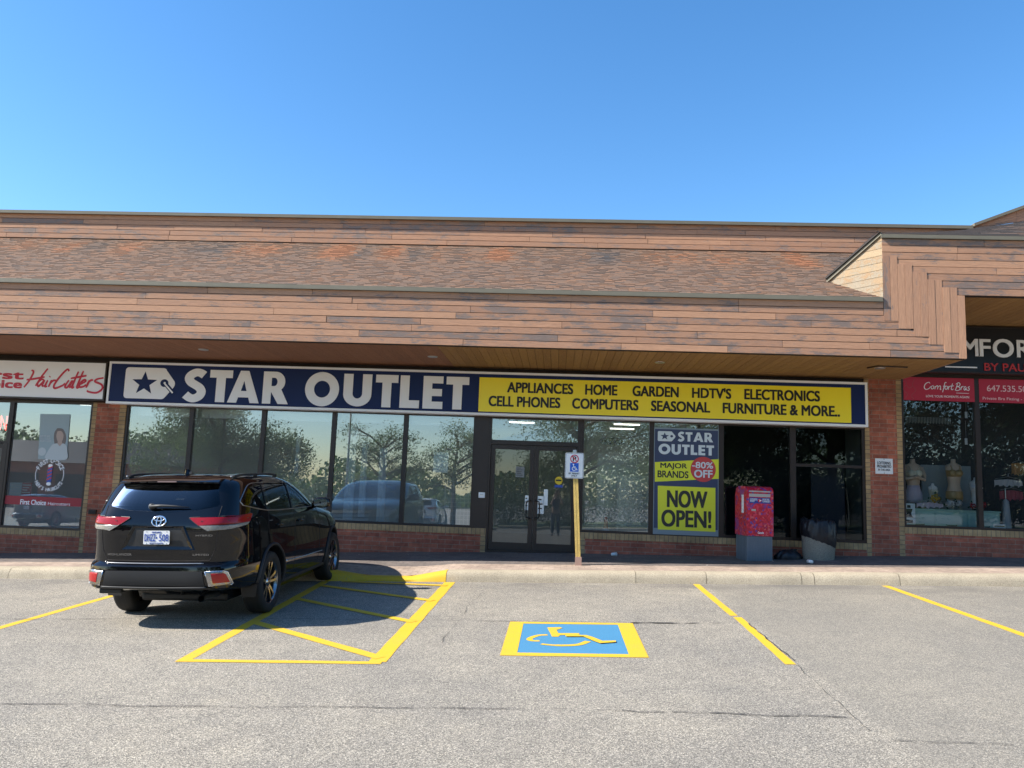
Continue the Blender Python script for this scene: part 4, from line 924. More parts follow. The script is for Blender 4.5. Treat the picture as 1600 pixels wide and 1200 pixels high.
# dark board leaning in the right-hand dark window
M['nightboard'] = plain('dark_blue_board', (0.05, 0.06, 0.09), 0.6)
a, b = at(1267, 722, 16.3), at(1321, 815, 16.3); r, part = item('leaning_board', 'tall dark board standing behind the dark window above the concrete bin', 'board', ((a.x+b.x)/2, 16.3, b.z))
mb = MB(); mb.rbox(a.x, b.x, 16.3, 16.34, 0.66, a.z, 0.012); part(mb, 'board', M['nightboard'])
mb = MB(); mb.tube([(b.x+0.02, 16.29, a.z-0.5), (b.x+0.05, 16.28, a.z-0.8), (b.x+0.06, 16.27, a.z-1.1), (b.x+0.04, 16.28, a.z-1.3)], 0.012, 6); part(mb, 'cord', M['beige'], smooth=True)
# added dark panels that keep the interiors behind the glass dark
mb = MB(); mb.box(3.22, 3.26, 16.12, 20, 0.64, 3.42); mb.box(3.26, 6.15, 17.6, 17.7, 0.64, 3.42); mb.box(6.45, 13.4, 17.9, 18.0, 0.84, 4.45); bpart(mb, 'darkening_panel', plain('darkening_black', (0.03, 0.03, 0.033), 0.8))

# ---- salon window
def sal(px, py): return at(px, py, 15.99)
YW = 15.995
r, part = item('poster', 'pale blue salon poster of a smiling woman in a white top', 'poster', (at(87, 680, 16.0).x, 16.0, at(87, 718, 16.0).z))
def wp(x, y, Y=16.05): return at(x*0.26667, 540+y*0.26667, Y)
def wshape(mb, pts, Y, sm=True):
    pl = [(wp(x, y).x, wp(x, y).z) for x, y in (crom(pts+[pts[0]], 5)[:-1] if sm else pts)]; v, f = shape([pl], 0.0008); mb.mesh([(p.x, Y-p.z, p.y) for p in v], f)
M['pblue'] = plain('pale_blue_print', (0.30, 0.37, 0.39), 0.6); M['skin2'] = plain('printed_skin', (0.42, 0.31, 0.26), 0.6); M['hairp'] = plain('printed_hair', (0.17, 0.14, 0.13), 0.6); M['wtop'] = plain('printed_white', (0.46, 0.50, 0.51), 0.6)
mb = MB(); wshape(mb, [(246, 402), (420, 404), (398, 672), (232, 664)], 15.9985, False); part(mb, 'sheet', M['pblue'])
mb = MB(); wshape(mb, [(345, 485), (378, 490), (396, 530), (392, 572), (372, 590), (336, 588), (326, 555), (328, 512)], 15.9965); part(mb, 'hair', M['hairp'])
mb = MB(); wshape(mb, [(346, 504), (368, 502), (382, 524), (376, 556), (360, 572), (346, 558), (340, 530)], 15.9945); wshape(mb, [(348, 560), (372, 560), (376, 592), (344, 592)], 15.9955, False); part(mb, 'face', M['skin2'])
mb = MB(); wshape(mb, [(318, 580), (344, 574), (360, 590), (378, 574), (398, 588), (404, 620), (396, 668), (280, 664), (290, 620)], 15.9925); part(mb, 'white_top', M['wtop'])
mb = MB()
for i, s in enumerate(('SAVE $5', 'ON YOUR', 'NEXT CUT')): txt(mb, s, wp(246, 540).x, wp(300+i*6, 540).x, wp(270, 537+i*14).z, wp(270, 526+i*14).z, 15.9965, 0.02, dep=0.001)
v, f = shape([arc(wp(256, 622).x, wp(256, 622).z, 0.085, 0.085, 0, 355, 24)], 0.001); mb.mesh([(p.x, 15.9965-p.z, p.y) for p in v], f); part(mb, 'print', M['wtop'])
c = wp(290, 757, YW); R0 = 0.345
r, part = item('window_decal', 'round white FIRST CHOICE MEN\'S HAIRCUTS decal with a barber pole', 'window decal', (c.x, YW, c.z-R0))
mb = MB()
def ringtext(mb, s, R, h, a0, a1, up):
    vf0 = None
    for i, ch in enumerate(s):
        if ch == ' ': continue
        a = radians(a0+(a1-a0)*i/(len(s)-1)); v, f = text_mesh(ch, 0.02, 0.01)
        ax, bx = min(p.x for p in v), max(p.x for p in v); sc = h/0.72; rot = (a-pi/2) if up else (a+pi/2)
        P = []
        for p in v:
            lx, ly = (p.x-(ax+bx)/2)*sc*0.85, (p.y-(0.36))*sc; P.append((c.x+R*cos(a)+lx*cos(rot)-ly*sin(rot), YW-0.001*(p.z > 0), c.z+R*sin(a)+lx*sin(rot)+ly*cos(rot)))
        mb.mesh(P, f)
ringtext(mb, 'FIRST CHOICE', 0.29, 0.09, 152, 28, True); ringtext(mb, "MEN'S HAIRCUTS", 0.30, 0.075, 212, 328, False); part(mb, 'lettering', M['signwhite'])
mb = MB()
for s in (0, 180):
    v, f = shape([ribbon2(arc(c.x, c.z, 0.30, 0.30, s-24, s+22, 14), 0.012)], 0.0008); mb.mesh([(p.x, YW-p.z, p.y) for p in v], f)
part(mb, 'ring', M['signwhite'])
mb = MB(); mb.rbox(c.x-0.05, c.x+0.05, YW-0.001, YW, c.z-0.15, c.z+0.15, 0.0004); part(mb, 'pole', M['sblue'])
mb = MB()
for k in range(4): z = c.z-0.12+k*0.075; mb.face([(c.x-0.05, YW-0.0025, z), (c.x+0.05, YW-0.0025, z+0.05), (c.x+0.05, YW-0.0025, z+0.08), (c.x-0.05, YW-0.0025, z+0.03)][::1])
part(mb, 'pole_stripe', M['crimson'])
mb = MB()
for s in (1, -1):
    v, f = shape([arc(c.x, c.z+s*0.185, 0.05, 0.035, 0, 350, 18)], 0.001); mb.mesh([(p.x, YW-p.z, p.y) for p in v], f)
part(mb, 'pole_cap', M['signwhite'])
r, part = item('window_band', 'red band with white First Choice lettering low across the salon window', 'window decal', (-10.5, 16.04, wp(300, 945, 15.998).z))
mb = MB(); mb.box(-11.30, -9.66, 15.998, 15.9995, wp(300, 938, 16.0).z, wp(300, 888, 16.0).z); part(mb, 'sheet', plain('dark_red_vinyl', (0.30, 0.008, 0.02), 0.5))
mb = MB(); txt(mb, 'First Choice', wp(128, 915, 16.04).x, wp(278, 915, 16.04).x, wp(200, 932, 16.04).z, wp(200, 903, 16.04).z, 15.9975, 0.02, dep=0.001); txt(mb, 'Haircutters', wp(290, 915, 16.04).x, wp(420, 915, 16.04).x, wp(200, 930, 16.04).z, wp(200, 912, 16.04).z, 15.9975, 0.0, dep=0.001); part(mb, 'lettering', M['signwhite'])
def wsheet(label, x0, y0, x1, y1, m):
    a, b = wp(x0, y0, 16.035), wp(x1, y1, 16.035); r, part = item('paper_sheet', label, 'paper', ((a.x+b.x)/2, 16.035, b.z)); mb = MB(); mb.box(a.x, b.x, 16.035, 16.037, b.z, a.z); part(mb, 'sheet', m)
    mb = MB(); h = (a.z-b.z)
    for k in range(4): mb.box(a.x+0.02, b.x-0.03-0.03*((k*7) % 3), 16.033, 16.0348, a.z-h*(0.2+0.2*k)-0.012, a.z-h*(0.2+0.2*k)+0.012)
    part(mb, 'print', M['tube_off'])
wsheet('pale blue sheet above the red band in the salon window', 60, 800, 124, 880, M['pblue']); wsheet('dull red sheet above the red band in the salon window', 130, 802, 182, 876, plain('dull_red_print', (0.28, 0.05, 0.05), 0.6))
wsheet('pale sheet at the foot of the salon window under the red band', 36, 998, 95, 1068, M['pblue']); wsheet('small pale sheet low beside the brick pier in the salon window', 440, 1005, 490, 1035, M['pblue'])
# salon counter inside
r, part = item('reception_counter', 'grey reception counter inside the salon window', 'counter', (-10.6, 18.2, 0.16)); mb = MB(); mb.rbox(-12.6, -9.8, 18.0, 18.5, 0.161, 1.15, 0.02); part(mb, 'body', M['inwall']); mb = MB(); mb.rbox(-12.65, -9.75, 17.95, 18.55, 1.151, 1.19, 0.01); part(mb, 'top', M['dark'])

# ---- bra shop window: dresser, torsos, flowers, hanging garments
FB = 0.84
def bw(x, y, Y): return at(1340+x*0.26667, 560+y*0.26667, Y)
M['mint'] = plain('mint_painted_wood', (0.33, 0.56, 0.50), 0.5, 0, 0.1, 3); M['mintd'] = plain('mint_painted_drawer', (0.38, 0.62, 0.56), 0.5, 0, 0.1, 3)
a, b = bw(262, 885, 16.5), bw(835, 985, 16.5)
r, part = item('dresser', 'mint green chest of drawers under the torsos in the bra shop window', 'dresser', ((a.x+b.x)/2, 16.5, FB))
zt_ = bw(500, 885, 16.5).z
mb = MB(); mb.box(a.x, b.x, 16.5, 17.0, FB+0.1, zt_-0.03); mb.box(a.x, a.x+0.06, 16.5, 16.56, FB, FB+0.1); mb.box(b.x-0.06, b.x, 16.5, 16.56, FB, FB+0.1); part(mb, 'carcass', M['mint'])
mb = MB(); mb.rbox(a.x-0.02, b.x+0.02, 16.48, 17.02, zt_-0.029, zt_, 0.006); part(mb, 'top', M['mint'])
wD = (b.x-a.x)/3
for i in range(3):
    for k in range(2):
        z0_ = FB+0.13+k*(zt_-FB-0.18)/2; mb = MB(); mb.rbox(a.x+i*wD+0.02, a.x+(i+1)*wD-0.02, 16.485, 16.499, z0_, z0_+(zt_-FB-0.18)/2-0.02, 0.004); o = part(mb, 'drawer', M['mintd'])
        mb = MB(); xm = a.x+(i+0.5)*wD; mb.tube([(xm-0.1, 16.484, z0_+0.1), (xm-0.09, 16.46, z0_+0.09), (xm+0.09, 16.46, z0_+0.09), (xm+0.1, 16.484, z0_+0.1)], 0.008, 6); part(mb, 'handle', M['dark'], o)
def loft(rings, n=20):                    # rings = (z, cx, cy, rx, ry, chest)
    vs = []
    for z, cx, cy, rx, ry in rings:
        for k in range(n):
            a = 2*pi*k/n; vs.append((cx+rx*cos(a), cy+ry*sin(a), z))
    m = len(rings); return vs, [(i*n+k, i*n+(k+1) % n, (i+1)*n+(k+1) % n, (i+1)*n+k) for i in range(m-1) for k in range(n)]+[tuple(range(n))[::-1], tuple((m-1)*n+k for k in range(n))]
TORSO = [(0.0, 0, 0, 0.155, 0.11), (0.08, 0, 0, 0.165, 0.12), (0.18, 0, 0, 0.16, 0.115), (0.28, 0, 0, 0.125, 0.095), (0.36, 0, 0, 0.115, 0.09), (0.46, 0, -0.005, 0.13, 0.10), (0.54, 0, -0.012, 0.145, 0.11), (0.62, 0, -0.005, 0.155, 0.105), (0.70, 0, 0.005, 0.17, 0.09), (0.745, 0, 0.01, 0.15, 0.075), (0.775, 0, 0.01, 0.075, 0.06), (0.80, 0, 0.008, 0.05, 0.05), (0.86, 0, 0.004, 0.045, 0.045), (0.87, 0, 0.004, 0.03, 0.03)]
def torso(label, px, pyt, Y, h, skin, parts, zbase, arms=False):
    c = bw(px, pyt, Y); s = h/0.87; r, part = item('torso_mannequin', label, 'mannequin', (c.x, Y, zbase))
    def grow(m, z0_, z1_):                # a band of the torso, grown a little
        rr_ = [(z, cx, cy, rx+m, ry+m) for z, cx, cy, rx, ry in TORSO]; out = []
        zz = [z0_]+[q_[0] for q_ in rr_ if z0_ < q_[0] < z1_]+[z1_]
        for z in zz:
            for q0, q1 in zip(rr_, rr_[1:]):
                if q0[0] <= z <= q1[0]: t = (z-q0[0])/(q1[0]-q0[0]); out.append((z,)+tuple(q0[i]+(q1[i]-q0[i])*t for i in range(1, 5))); break
        return out
    def put(rings): return [((x*s+c.x), y*s+Y, z*s+zbase) for x, y, z in loft(rings)[0]], loft(rings)[1]
    mb = MB(); mb.mesh(*put(TORSO))
    if arms:
        for sg in (-1, 1): mb.tube([Vector((c.x+sg*0.16*s, Y, zbase+0.70*s)), Vector((c.x+sg*0.21*s, Y-0.02, zbase+0.55*s)), Vector((c.x+sg*0.17*s, Y-0.12*s, zbase+0.46*s)), Vector((c.x-sg*0.05*s, Y-0.17*s, zbase+0.52*s))], [0.045*s, 0.04*s, 0.034*s, 0.028*s], 10)
    body = part(mb, 'body', skin, smooth=True)
    for nm, m, z0_, z1_, cups in parts:
        mb = MB(); mb.mesh(*put(grow(0.006, z0_, z1_)))
        if cups:
            for sg in (-1, 1): mb.lathe([(0.075*s, 0), (0.072*s, 0.03*s), (0.055*s, 0.055*s), (0.02*s, 0.068*s), (0, 0.07*s)], 16, Matrix.Translation((c.x+sg*0.068*s, Y-0.085*s, zbase+0.575*s)) @ Matrix.Rotation(pi/2, 4, 'X'))
            for sg in (-1, 1): mb.tube([(c.x+sg*0.075*s, Y-0.12*s, zbase+0.62*s), (c.x+sg*0.085*s, Y-0.09*s, zbase+0.70*s), (c.x+sg*0.09*s, Y, zbase+0.762*s)], 0.008*s, 6)
        part(mb, nm, m, smooth=True)
M['mann'] = plain('mannequin_skin', (0.62, 0.44, 0.31), 0.5); M['mannw'] = plain('white_mannequin', (0.74, 0.72, 0.68), 0.5); M['gold'] = plain('gold_satin', (0.46, 0.28, 0.10), 0.4); M['lilac'] = plain('lilac_cloth', (0.52, 0.44, 0.52), 0.8); M['cream'] = plain('cream_cloth', (0.7, 0.64, 0.48), 0.8)
zT = zt_
torso('torso with folded arms in a lilac skirt on the dresser', 322, 600, 16.75, 0.88, M['mann'], [('skirt', M['lilac'], 0.0, 0.34, False), ('bra', M['cream'], 0.50, 0.63, True)], bw(322, 845, 16.75).z, True)
torso('tallest torso in a gold bra and briefs with a white cloth below', 560, 600, 16.75, 0.84, M['mann'], [('briefs', M['gold'], 0.03, 0.2, False), ('bra', M['gold'], 0.50, 0.63, True)], bw(560, 835, 16.75).z)
torso('white torso beside the window mullion with red flowers at its foot', 690, 700, 16.7, 0.62, M['mannw'], [('bra', M['signwhite'], 0.50, 0.63, True)], bw(690, 880, 16.7).z)
torso('short pale torso with a yellow flower low between the two taller ones', 440, 735, 16.62, 0.46, M['mannw'], [('bra', M['cream'], 0.44, 0.63, True)], bw(440, 868, 16.62).z)
def flower(label, x, y, Y, R, m, n=5):
    c = bw(x, y, Y); r, part = item('flower', label, 'flower', (c.x, Y, c.z)); mb = MB(); mg = MB(); rf = random.Random(int(x))
    for k in range(n*9):
        d_ = Vector((rf.gauss(0, 1), -abs(rf.gauss(0, 0.8)), rf.gauss(0, 0.8))).normalized(); ce = Vector((c.x, Y, c.z))+d_*R*rf.uniform(0.35, 1.0); u = d_.orthogonal().normalized(); v_ = d_.cross(u); t_ = rf.uniform(0, 6.3); u, v_ = u*cos(t_)+v_*sin(t_), v_*cos(t_)-u*sin(t_); s_ = R*rf.uniform(0.22, 0.42)
        mb.face([ce-u*s_, ce+v_*s_*0.7, ce+u*s_+d_*s_*0.4, ce-v_*s_*0.7])
    part(mb, 'petals', m)
    for k in range(4): a = rf.uniform(0, 6.3); mg.face([(c.x, Y+0.02, c.z), (c.x+R*1.2*cos(a), Y+0.02, c.z+R*1.2*sin(a)), (c.x+R*1.4*cos(a+0.25), Y+0.02, c.z+R*1.4*sin(a+0.25)), (c.x+R*1.1*cos(a+0.5), Y+0.02, c.z+R*1.1*sin(a+0.5))])
    part(mg, 'leaves', plain('flower_leaves', (0.03, 0.07, 0.03), 0.6))
M['rosered'] = plain('red_petals', (0.5, 0.015, 0.02), 0.6); M['yelpet'] = plain('yellow_petals', (0.6, 0.36, 0.03), 0.6); M['whpet'] = plain('white_petals', (0.55, 0.57, 0.6), 0.6)
flower('red flower on the dresser next to the mullion', 672, 862, 16.52, 0.07, M['rosered']); flower('red flower on the dresser past the mullion', 732, 858, 16.52, 0.08, M['rosered']); flower('yellow flower on the short pale torso', 455, 820, 16.45, 0.1, M['yelpet'])
flower('white flowers at the foot of the gold torso', 540, 850, 16.5, 0.09, M['whpet'], 7); flower('white flowers below the second torso from the pier', 590, 848, 16.5, 0.075, M['whpet'], 6); flower('pale flowers in front of the lilac skirt', 385, 850, 16.5, 0.08, M['whpet'], 6)
a, b = bw(372, 622, 17.15), bw(672, 880, 17.15); r, part = item('display_board', 'grey display board behind the torsos', 'board', ((a.x+b.x)/2, 17.15, b.z)); mb = MB(); mb.rbox(a.x, b.x, 17.15, 17.19, zt_-0.3, a.z, 0.01); part(mb, 'board', plain('grey_board', (0.26, 0.29, 0.29), 0.7)); mb = MB(); mb.box(a.x+0.1, a.x+0.14, 17.2, 17.24, FB, a.z-0.1); mb.box(b.x-0.14, b.x-0.1, 17.2, 17.24, FB, a.z-0.1); part(mb, 'leg', M['dark'])
a, b = bw(262, 848, 16.03), bw(340, 972, 16.03); r, part = item('price_card', 'white card with a figure drawing in the corner of the bra shop window', 'card', ((a.x+b.x)/2, 16.03, b.z)); mb = MB(); mb.box(a.x, b.x, 16.03, 16.034, b.z, a.z); part(mb, 'sheet', M['greyw']); mb = MB()
xm = (a.x+b.x)/2; h = a.z-b.z
for pl in ([(xm-0.03, a.z-h*0.08), (xm+0.03, a.z-h*0.08), (xm+0.035, a.z-h*0.22), (xm-0.035, a.z-h*0.22)], [(xm-0.07, a.z-h*0.26), (xm+0.07, a.z-h*0.26), (xm+0.04, a.z-h*0.5), (xm+0.08, a.z-h*0.68), (xm-0.08, a.z-h*0.68), (xm-0.04, a.z-h*0.5)]):
    v, f = shape([pl], 0.001); mb.mesh([(p.x, 16.0295-p.z, p.y) for p in v], f)
mb.box(xm-0.07, xm+0.07, 16.028, 16.0296, b.z+h*0.05, b.z+h*0.2); part(mb, 'print', M['dark'])
a, b = bw(795, 970, 16.03), bw(868, 998, 16.03); r, part = item('price_card', 'small white name card at the foot of the window past the mullion', 'card', ((a.x+b.x)/2, 16.03, b.z)); mb = MB(); mb.box(a.x, b.x, 16.03, 16.034, b.z, a.z); part(mb, 'sheet', M['greyw']); mb = MB(); mb.box(a.x+0.02, b.x-0.02, 16.028, 16.0296, (a.z+b.z)/2-0.01, (a.z+b.z)/2+0.012); part(mb, 'print', M['dark'])
# garments on hangers and a dress form past the mullion
def garment(label, x0, y0, x1, y1, Y, m, name='hanging_garment'):
    a, b = bw(x0, y0, Y), bw(x1, y1, Y); n = 16; r, part = item(name, label, 'garment', ((a.x+b.x)/2, Y, b.z)); vs = []
    for i in range(n+1):
        x = a.x+(b.x-a.x)*i/n; d_ = 0.03*sin(i*2.3); vs += [(x, Y+d_, b.z+0.05*abs(sin(i*0.9))), (x, Y+d_*0.3, a.z-0.05*abs(i/n-0.5))]
    mb = MB(); mb.mesh(vs, [(2*i, 2*i+2, 2*i+3, 2*i+1) for i in range(n)]); part(mb, 'cloth', m, smooth=True)
    mb = MB(); xm = (a.x+b.x)/2; mb.tube([(a.x+0.02, Y-0.01, a.z), (xm, Y-0.01, a.z+0.05), (b.x-0.02, Y-0.01, a.z)], 0.006, 6); mb.tube([(xm, Y-0.01, a.z+0.05), (xm, Y-0.01, a.z+0.1), (xm+0.03, Y-0.01, a.z+0.12)], 0.004, 6); part(mb, 'hanger', M['alu'])
garment('pale lace garments on a hanger past the mullion', 800, 705, 965, 760, 16.7, plain('pale_lace', (0.42, 0.4, 0.4), 0.8)); garment('red and pink garments on a hanger under the pale lace ones', 830, 770, 970, 840, 16.75, plain('rose_cloth', (0.32, 0.05, 0.07), 0.7)); garment('orange garment hanging above the pale lace ones', 900, 610, 990, 690, 16.8, plain('orange_cloth', (0.38, 0.18, 0.05), 0.7))
garment('lilac cloth at the foot of the folded arms torso', 345, 840, 500, 885, 16.44, M['lilac'], 'folded_cloth')
c = bw(875, 1000, 16.7); r, part = item('dress_form', 'slim white dress form stand past the mullion', 'dress form', (c.x, 16.7, FB)); T = Matrix.Translation((c.x, 16.7, FB)); h = bw(875, 820, 16.7).z-FB
mb = MB(); mb.lathe([(0.12, 0.0), (0.10, h*0.3), (0.07, h*0.75), (0.055, h*0.95), (0, h)], 20, T); part(mb, 'skirt', plain('pale_satin', (0.45, 0.44, 0.45), 0.6), smooth=True); mb = MB(); mb.lathe([(0.012, h), (0.012, h+0.2), (0, h+0.2)], 8, T); part(mb, 'stand', M['alu'])
r, part = item('lace_strip', 'strip of pale lace hanging high behind the first bra shop pane', 'lace', (bw(420, 360, 16.4).x, 16.4, bw(420, 388, 16.4).z)); a, b = bw(282, 340, 16.4), bw(550, 386, 16.4); mb = MB()
for i in range(30): x = a.x+(b.x-a.x)*i/30; mb.face([(x, 16.4, b.z+0.02*(i % 2)), (x+0.018, 16.41, b.z), (x+0.018, 16.41, a.z), (x, 16.4, a.z)])
part(mb, 'lace', plain('lace', (0.30, 0.31, 0.27), 0.8))
for y0, y1, lab in ((312, 350, 'upper small white tag hanging beside the bra shop mullion'), (468, 505, 'lower small white tag hanging beside the bra shop mullion')):
    a, b = bw(628, y0, 16.3), bw(645, y1, 16.3); r, part = item('price_tag', lab, 'tag', ((a.x+b.x)/2, 16.3, b.z)); mb = MB(); mb.rbox(a.x, b.x, 16.3, 16.305, b.z, a.z, 0.002); part(mb, 'card', M['white']); mb = MB(); xm = (a.x+b.x)/2; mb.tube([(xm, 16.302, a.z), (xm, 16.302, a.z+0.35)], 0.003, 5); part(mb, 'thread', M['alu'])

# ---------------------------------------------------------------- sidewalk furniture
# parking permit sign on its timber post
M['postwood'] = plain('yellow_painted_timber', (0.52, 0.36, 0.10), 0.7, 0, 0.4, 12, bump=0.4)
pz = side_z(0.40, 14.15)
r, part = item('parking_permit_sign', 'white permit parking sign with a blue wheelchair symbol on a yellow timber post', 'sign', (0.40, 14.15, pz))
top = at(898, 700, 14.12); yf = 14.10
mb = MB(); dx = top.x-0.40
for sx in (-0.045, 0.0): 
    mb.prism([(0.40+sx+0.005, 14.12, pz-0.02), (0.40+sx+0.045, 14.12, pz-0.02), (0.40+sx+0.045+dx, 14.12, top.z-0.06), (0.40+sx+0.005+dx, 14.12, top.z-0.06)], (0, 0.07+0.012*(sx < 0), 0), 0)
part(mb, 'post', M['postwood'])
mb = MB(); mb.box(0.345, 0.455, 14.085, 14.118, pz-0.01, pz+0.14); part(mb, 'foot_plate', plain('weathered_bracket', (0.35, 0.22, 0.17), 0.7))
a, b = at(883.5, 707, yf), at(911.5, 748, yf); cx, cw = (a.x+b.x)/2, (b.x-a.x)
lean = math.atan2(dx, top.z-pz)
def rr2(x0, x1, z0, z1, r_, n=5):
    return arc(x1-r_, z1-r_, r_, r_, 0, 90, n)+arc(x0+r_, z1-r_, r_, r_, 90, 180, n)+arc(x0+r_, z0+r_, r_, r_, 180, 270, n)+arc(x1-r_, z0+r_, r_, r_, 270, 360, n)
def flat(mb, polys, y, d=0.0006):
    v, f = shape(polys, d); mb.mesh([(p.x, y-p.z, p.y) for p in v], f)
mb = MB(); flat(mb, [rr2(a.x, b.x, b.z, a.z, 0.03)], yf+0.002, 0.002); part(mb, 'plate', M['white'])
mb = MB(); flat(mb, [rr2(a.x+0.008, b.x-0.008, b.z+0.008, a.z-0.008, 0.026), rr2(a.x+0.013, b.x-0.013, b.z+0.013, a.z-0.013, 0.022)], yf-0.001); part(mb, 'border', M['black'])
H_ = a.z-b.z; pc = a.z-H_*0.24
mb = MB(); flat(mb, [arc(cx, pc, 0.075, 0.075, 0, 350, 30), arc(cx, pc, 0.058, 0.058, 0, 350, 30)], yf-0.0012); flat(mb, [ribbon2([(cx-0.045, pc+0.045), (cx+0.045, pc-0.045)], 0.014)], yf-0.0032); part(mb, 'prohibition_ring', M['red'])
mb = MB(); txtc(mb, 'P', cx, pc, 0.085, yf-0.0012, 0.03, 0.001); part(mb, 'letter', M['black'])
mb = MB(); sq = 0.075; sc_ = a.z-H_*0.57; flat(mb, [[(cx-sq, sc_-sq), (cx+sq, sc_-sq), (cx+sq, sc_+sq), (cx-sq, sc_+sq)]], yf-0.0012); part(mb, 'blue_square', plain('sign_blue', (0.01, 0.10, 0.5), 0.45))
mb = MB(); S_ = lambda *p: [(cx+x*sq, sc_+z*sq) for x, z in p]
flat(mb, [ribbon2(S_(*arc(-0.05, -0.28, 0.45, 0.45, 130, 370, 20)), 0.013)], yf-0.0026); flat(mb, [ribbon2(S_((-0.2, 0.45), (-0.1, -0.12), (0.38, -0.14), (0.6, -0.62), (0.78, -0.55)), 0.014)], yf-0.0036); flat(mb, [arc(cx-0.22*sq, sc_+0.66*sq, 0.013, 0.013, 0, 340, 12)], yf-0.0026); flat(mb, [ribbon2(S_((-0.15, 0.15), (0.3, 0.12)), 0.011)], yf-0.0044); part(mb, 'wheelchair_symbol', M['white'])
mb = MB(); txtc(mb, 'BY PERMIT', cx, b.z+H_*0.19, 0.028, yf-0.0012, 0.02, 0.001, sx=1.0); txtc(mb, 'ONLY', cx, b.z+H_*0.1, 0.028, yf-0.0012, 0.02, 0.001, sx=1.0); part(mb, 'lettering', M['black'])
mb = MB(); mb.box(cx-0.03, cx+0.03, yf-0.004, yf-0.0005, a.z-0.01, a.z+0.05); part(mb, 'bracket', M['alu'])

# mailbox
M['mail'] = None
def mailmat():
    m, nt, b = newmat('red_mosaic_print'); v = coords(nt, (1, 1, 1))
    vo = N(nt, 'ShaderNodeTexVoronoi', i_Scale=30.0, i_Randomness=1.0, distance='CHEBYCHEV'); nt.links.new(v, vo.inputs['Vector']); sp = N(nt, 'ShaderNodeSeparateColor'); nt.links.new(vo.outputs['Color'], sp.inputs[0])
    c = ramp(nt, sp.outputs[0], [(0, (0.55, 0.01, 0.03)), (0.35, (0.42, 0.005, 0.03)), (0.6, (0.65, 0.03, 0.07)), (0.78, (0.62, 0.10, 0.11)), (0.9, (0.12, 0.04, 0.25)), (1.0, (0.62, 0.33, 0.30))]); c.color_ramp.interpolation = 'CONSTANT'
    n2 = noise(nt, v, 4, 2); pu = mixc(nt, ramp(nt, n2, [(0.58, (0, 0, 0)), (0.66, (0.7, 0.7, 0.7))]).outputs[0], c.outputs[0], (0.16, 0.05, 0.28))
    nt.links.new(pu, b.inputs['Base Color']); b.inputs['Roughness'].default_value = 0.4; return m
M['mail'] = mailmat(); M['mailgrey'] = plain('grey_blue_steel', (0.13, 0.155, 0.18), 0.5, 0.1, 0.15, 5)
mz = side_z(3.6, 15.2)-0.006; mxc = at(1183, 878, 15.13).x; wM = (at(1209, 878, 15.1).x-at(1172, 878, 15.1).x)
r, part = item('mailbox', 'red mosaic patterned mailbox on a ribbed grey base', 'mailbox', (mxc, 15.35, mz))
mx1 = at(1208.5, 878, 15.12).x; mx0 = mx1-0.485; my0, my1 = 15.12, 15.66
zr = at(1190, 838, my0).z; ztop = at(1190, 762, my0).z; Rz = Matrix.Translation(((mx0+mx1)/2, my0, 0)) @ Matrix.Rotation(radians(9), 4, 'Z') @ Matrix.Translation((-(mx0+mx1)/2, -my0, 0))
def rp(x, y, z): return Rz @ Vector((x, y, z))
mb = MB(); mb.rbox(mx0, mx1, my0, my1, mz, zr, 0.012, mat=Rz); part(mb, 'base', M['mailgrey'])
mb = MB()
for k in range(9): x = mx0+0.03+k*(mx1-mx0-0.06)/8; mb.box(x-0.008, x+0.008, my0-0.006, my0+0.002, mz+0.01, zr-0.005, mat=Rz)
for k in range(7): y = my0+0.05+k*0.07; mb.box(mx0-0.005, mx0+0.002, y-0.008, y+0.008, mz+0.01, zr-0.005, mat=Rz)
part(mb, 'rib', M['mailgrey'])
mb = MB(); e = 0.012
prof = [(my0-e, zr+0.002), (my1+e, zr+0.002), (my1+e, ztop-0.16), (my1-0.05, ztop-0.02), (my1-0.16, ztop+0.02), (my0+0.12, ztop+0.02), (my0+0.03, ztop-0.0), (my0-e, ztop-0.05)]
mb.prism([rp(mx0-e, y, z) for y, z in prof], Rz.to_3x3() @ Vector((mx1-mx0+2*e, 0, 0))); box_ = part(mb, 'body', M['mail'])
ym = my0-e
def mpan(x0, x1, z0, z1, m, nm, d=0.004, y=None):
    mb = MB(); yy = ym if y is None else y; mb.box(mx0+x0, mx0+x1, yy-d, yy-0.0003, ztop+z0, ztop+z1, mat=Rz); return part(mb, nm, m)
mpan(0.035, 0.435, -0.085, -0.06, M['alu'], 'slot_lip', 0.018); mpan(0.035, 0.435, -0.17, -0.115, M['alu'], 'slot_flap', 0.012)
mpan(0.035, 0.435, -0.29, -0.185, plain('post_blue', (0.03, 0.045, 0.24), 0.4), 'blue_panel')
mb = MB(); tmp = MB()
for s, x0, x1, z0, z1 in (('CANADA', 0.055, 0.19, -0.225, -0.2), ('POST', 0.055, 0.14, -0.265, -0.24), ('POSTES', 0.29, 0.415, -0.225, -0.2), ('CANADA', 0.29, 0.425, -0.265, -0.24)): txt(tmp, s, mx0+x0, mx0+x1, ztop+z0, ztop+z1, ym-0.0045, 0.02, dep=0.001)
tmp.box(mx0+0.05, mx0+0.43, ym-0.0052, ym-0.0042, ztop-0.236, ztop-0.232); txt(tmp, 'Canada', mx0+0.2, mx0+0.31, zr+0.045, zr+0.085, ym-0.0005, 0.015, dep=0.001)
v, f = shape([[(mx0+0.215, ztop-0.215), (mx0+0.27, ztop-0.235), (mx0+0.225, ztop-0.262), (mx0+0.236, ztop-0.238)]], 0.001); tmp.mesh([(p.x, ym-0.0062-p.z, p.y) for p in v], f)
tmp.v = [tuple(Rz @ Vector(p)) for p in tmp.v]; part(tmp, 'lettering', M['signwhite'])
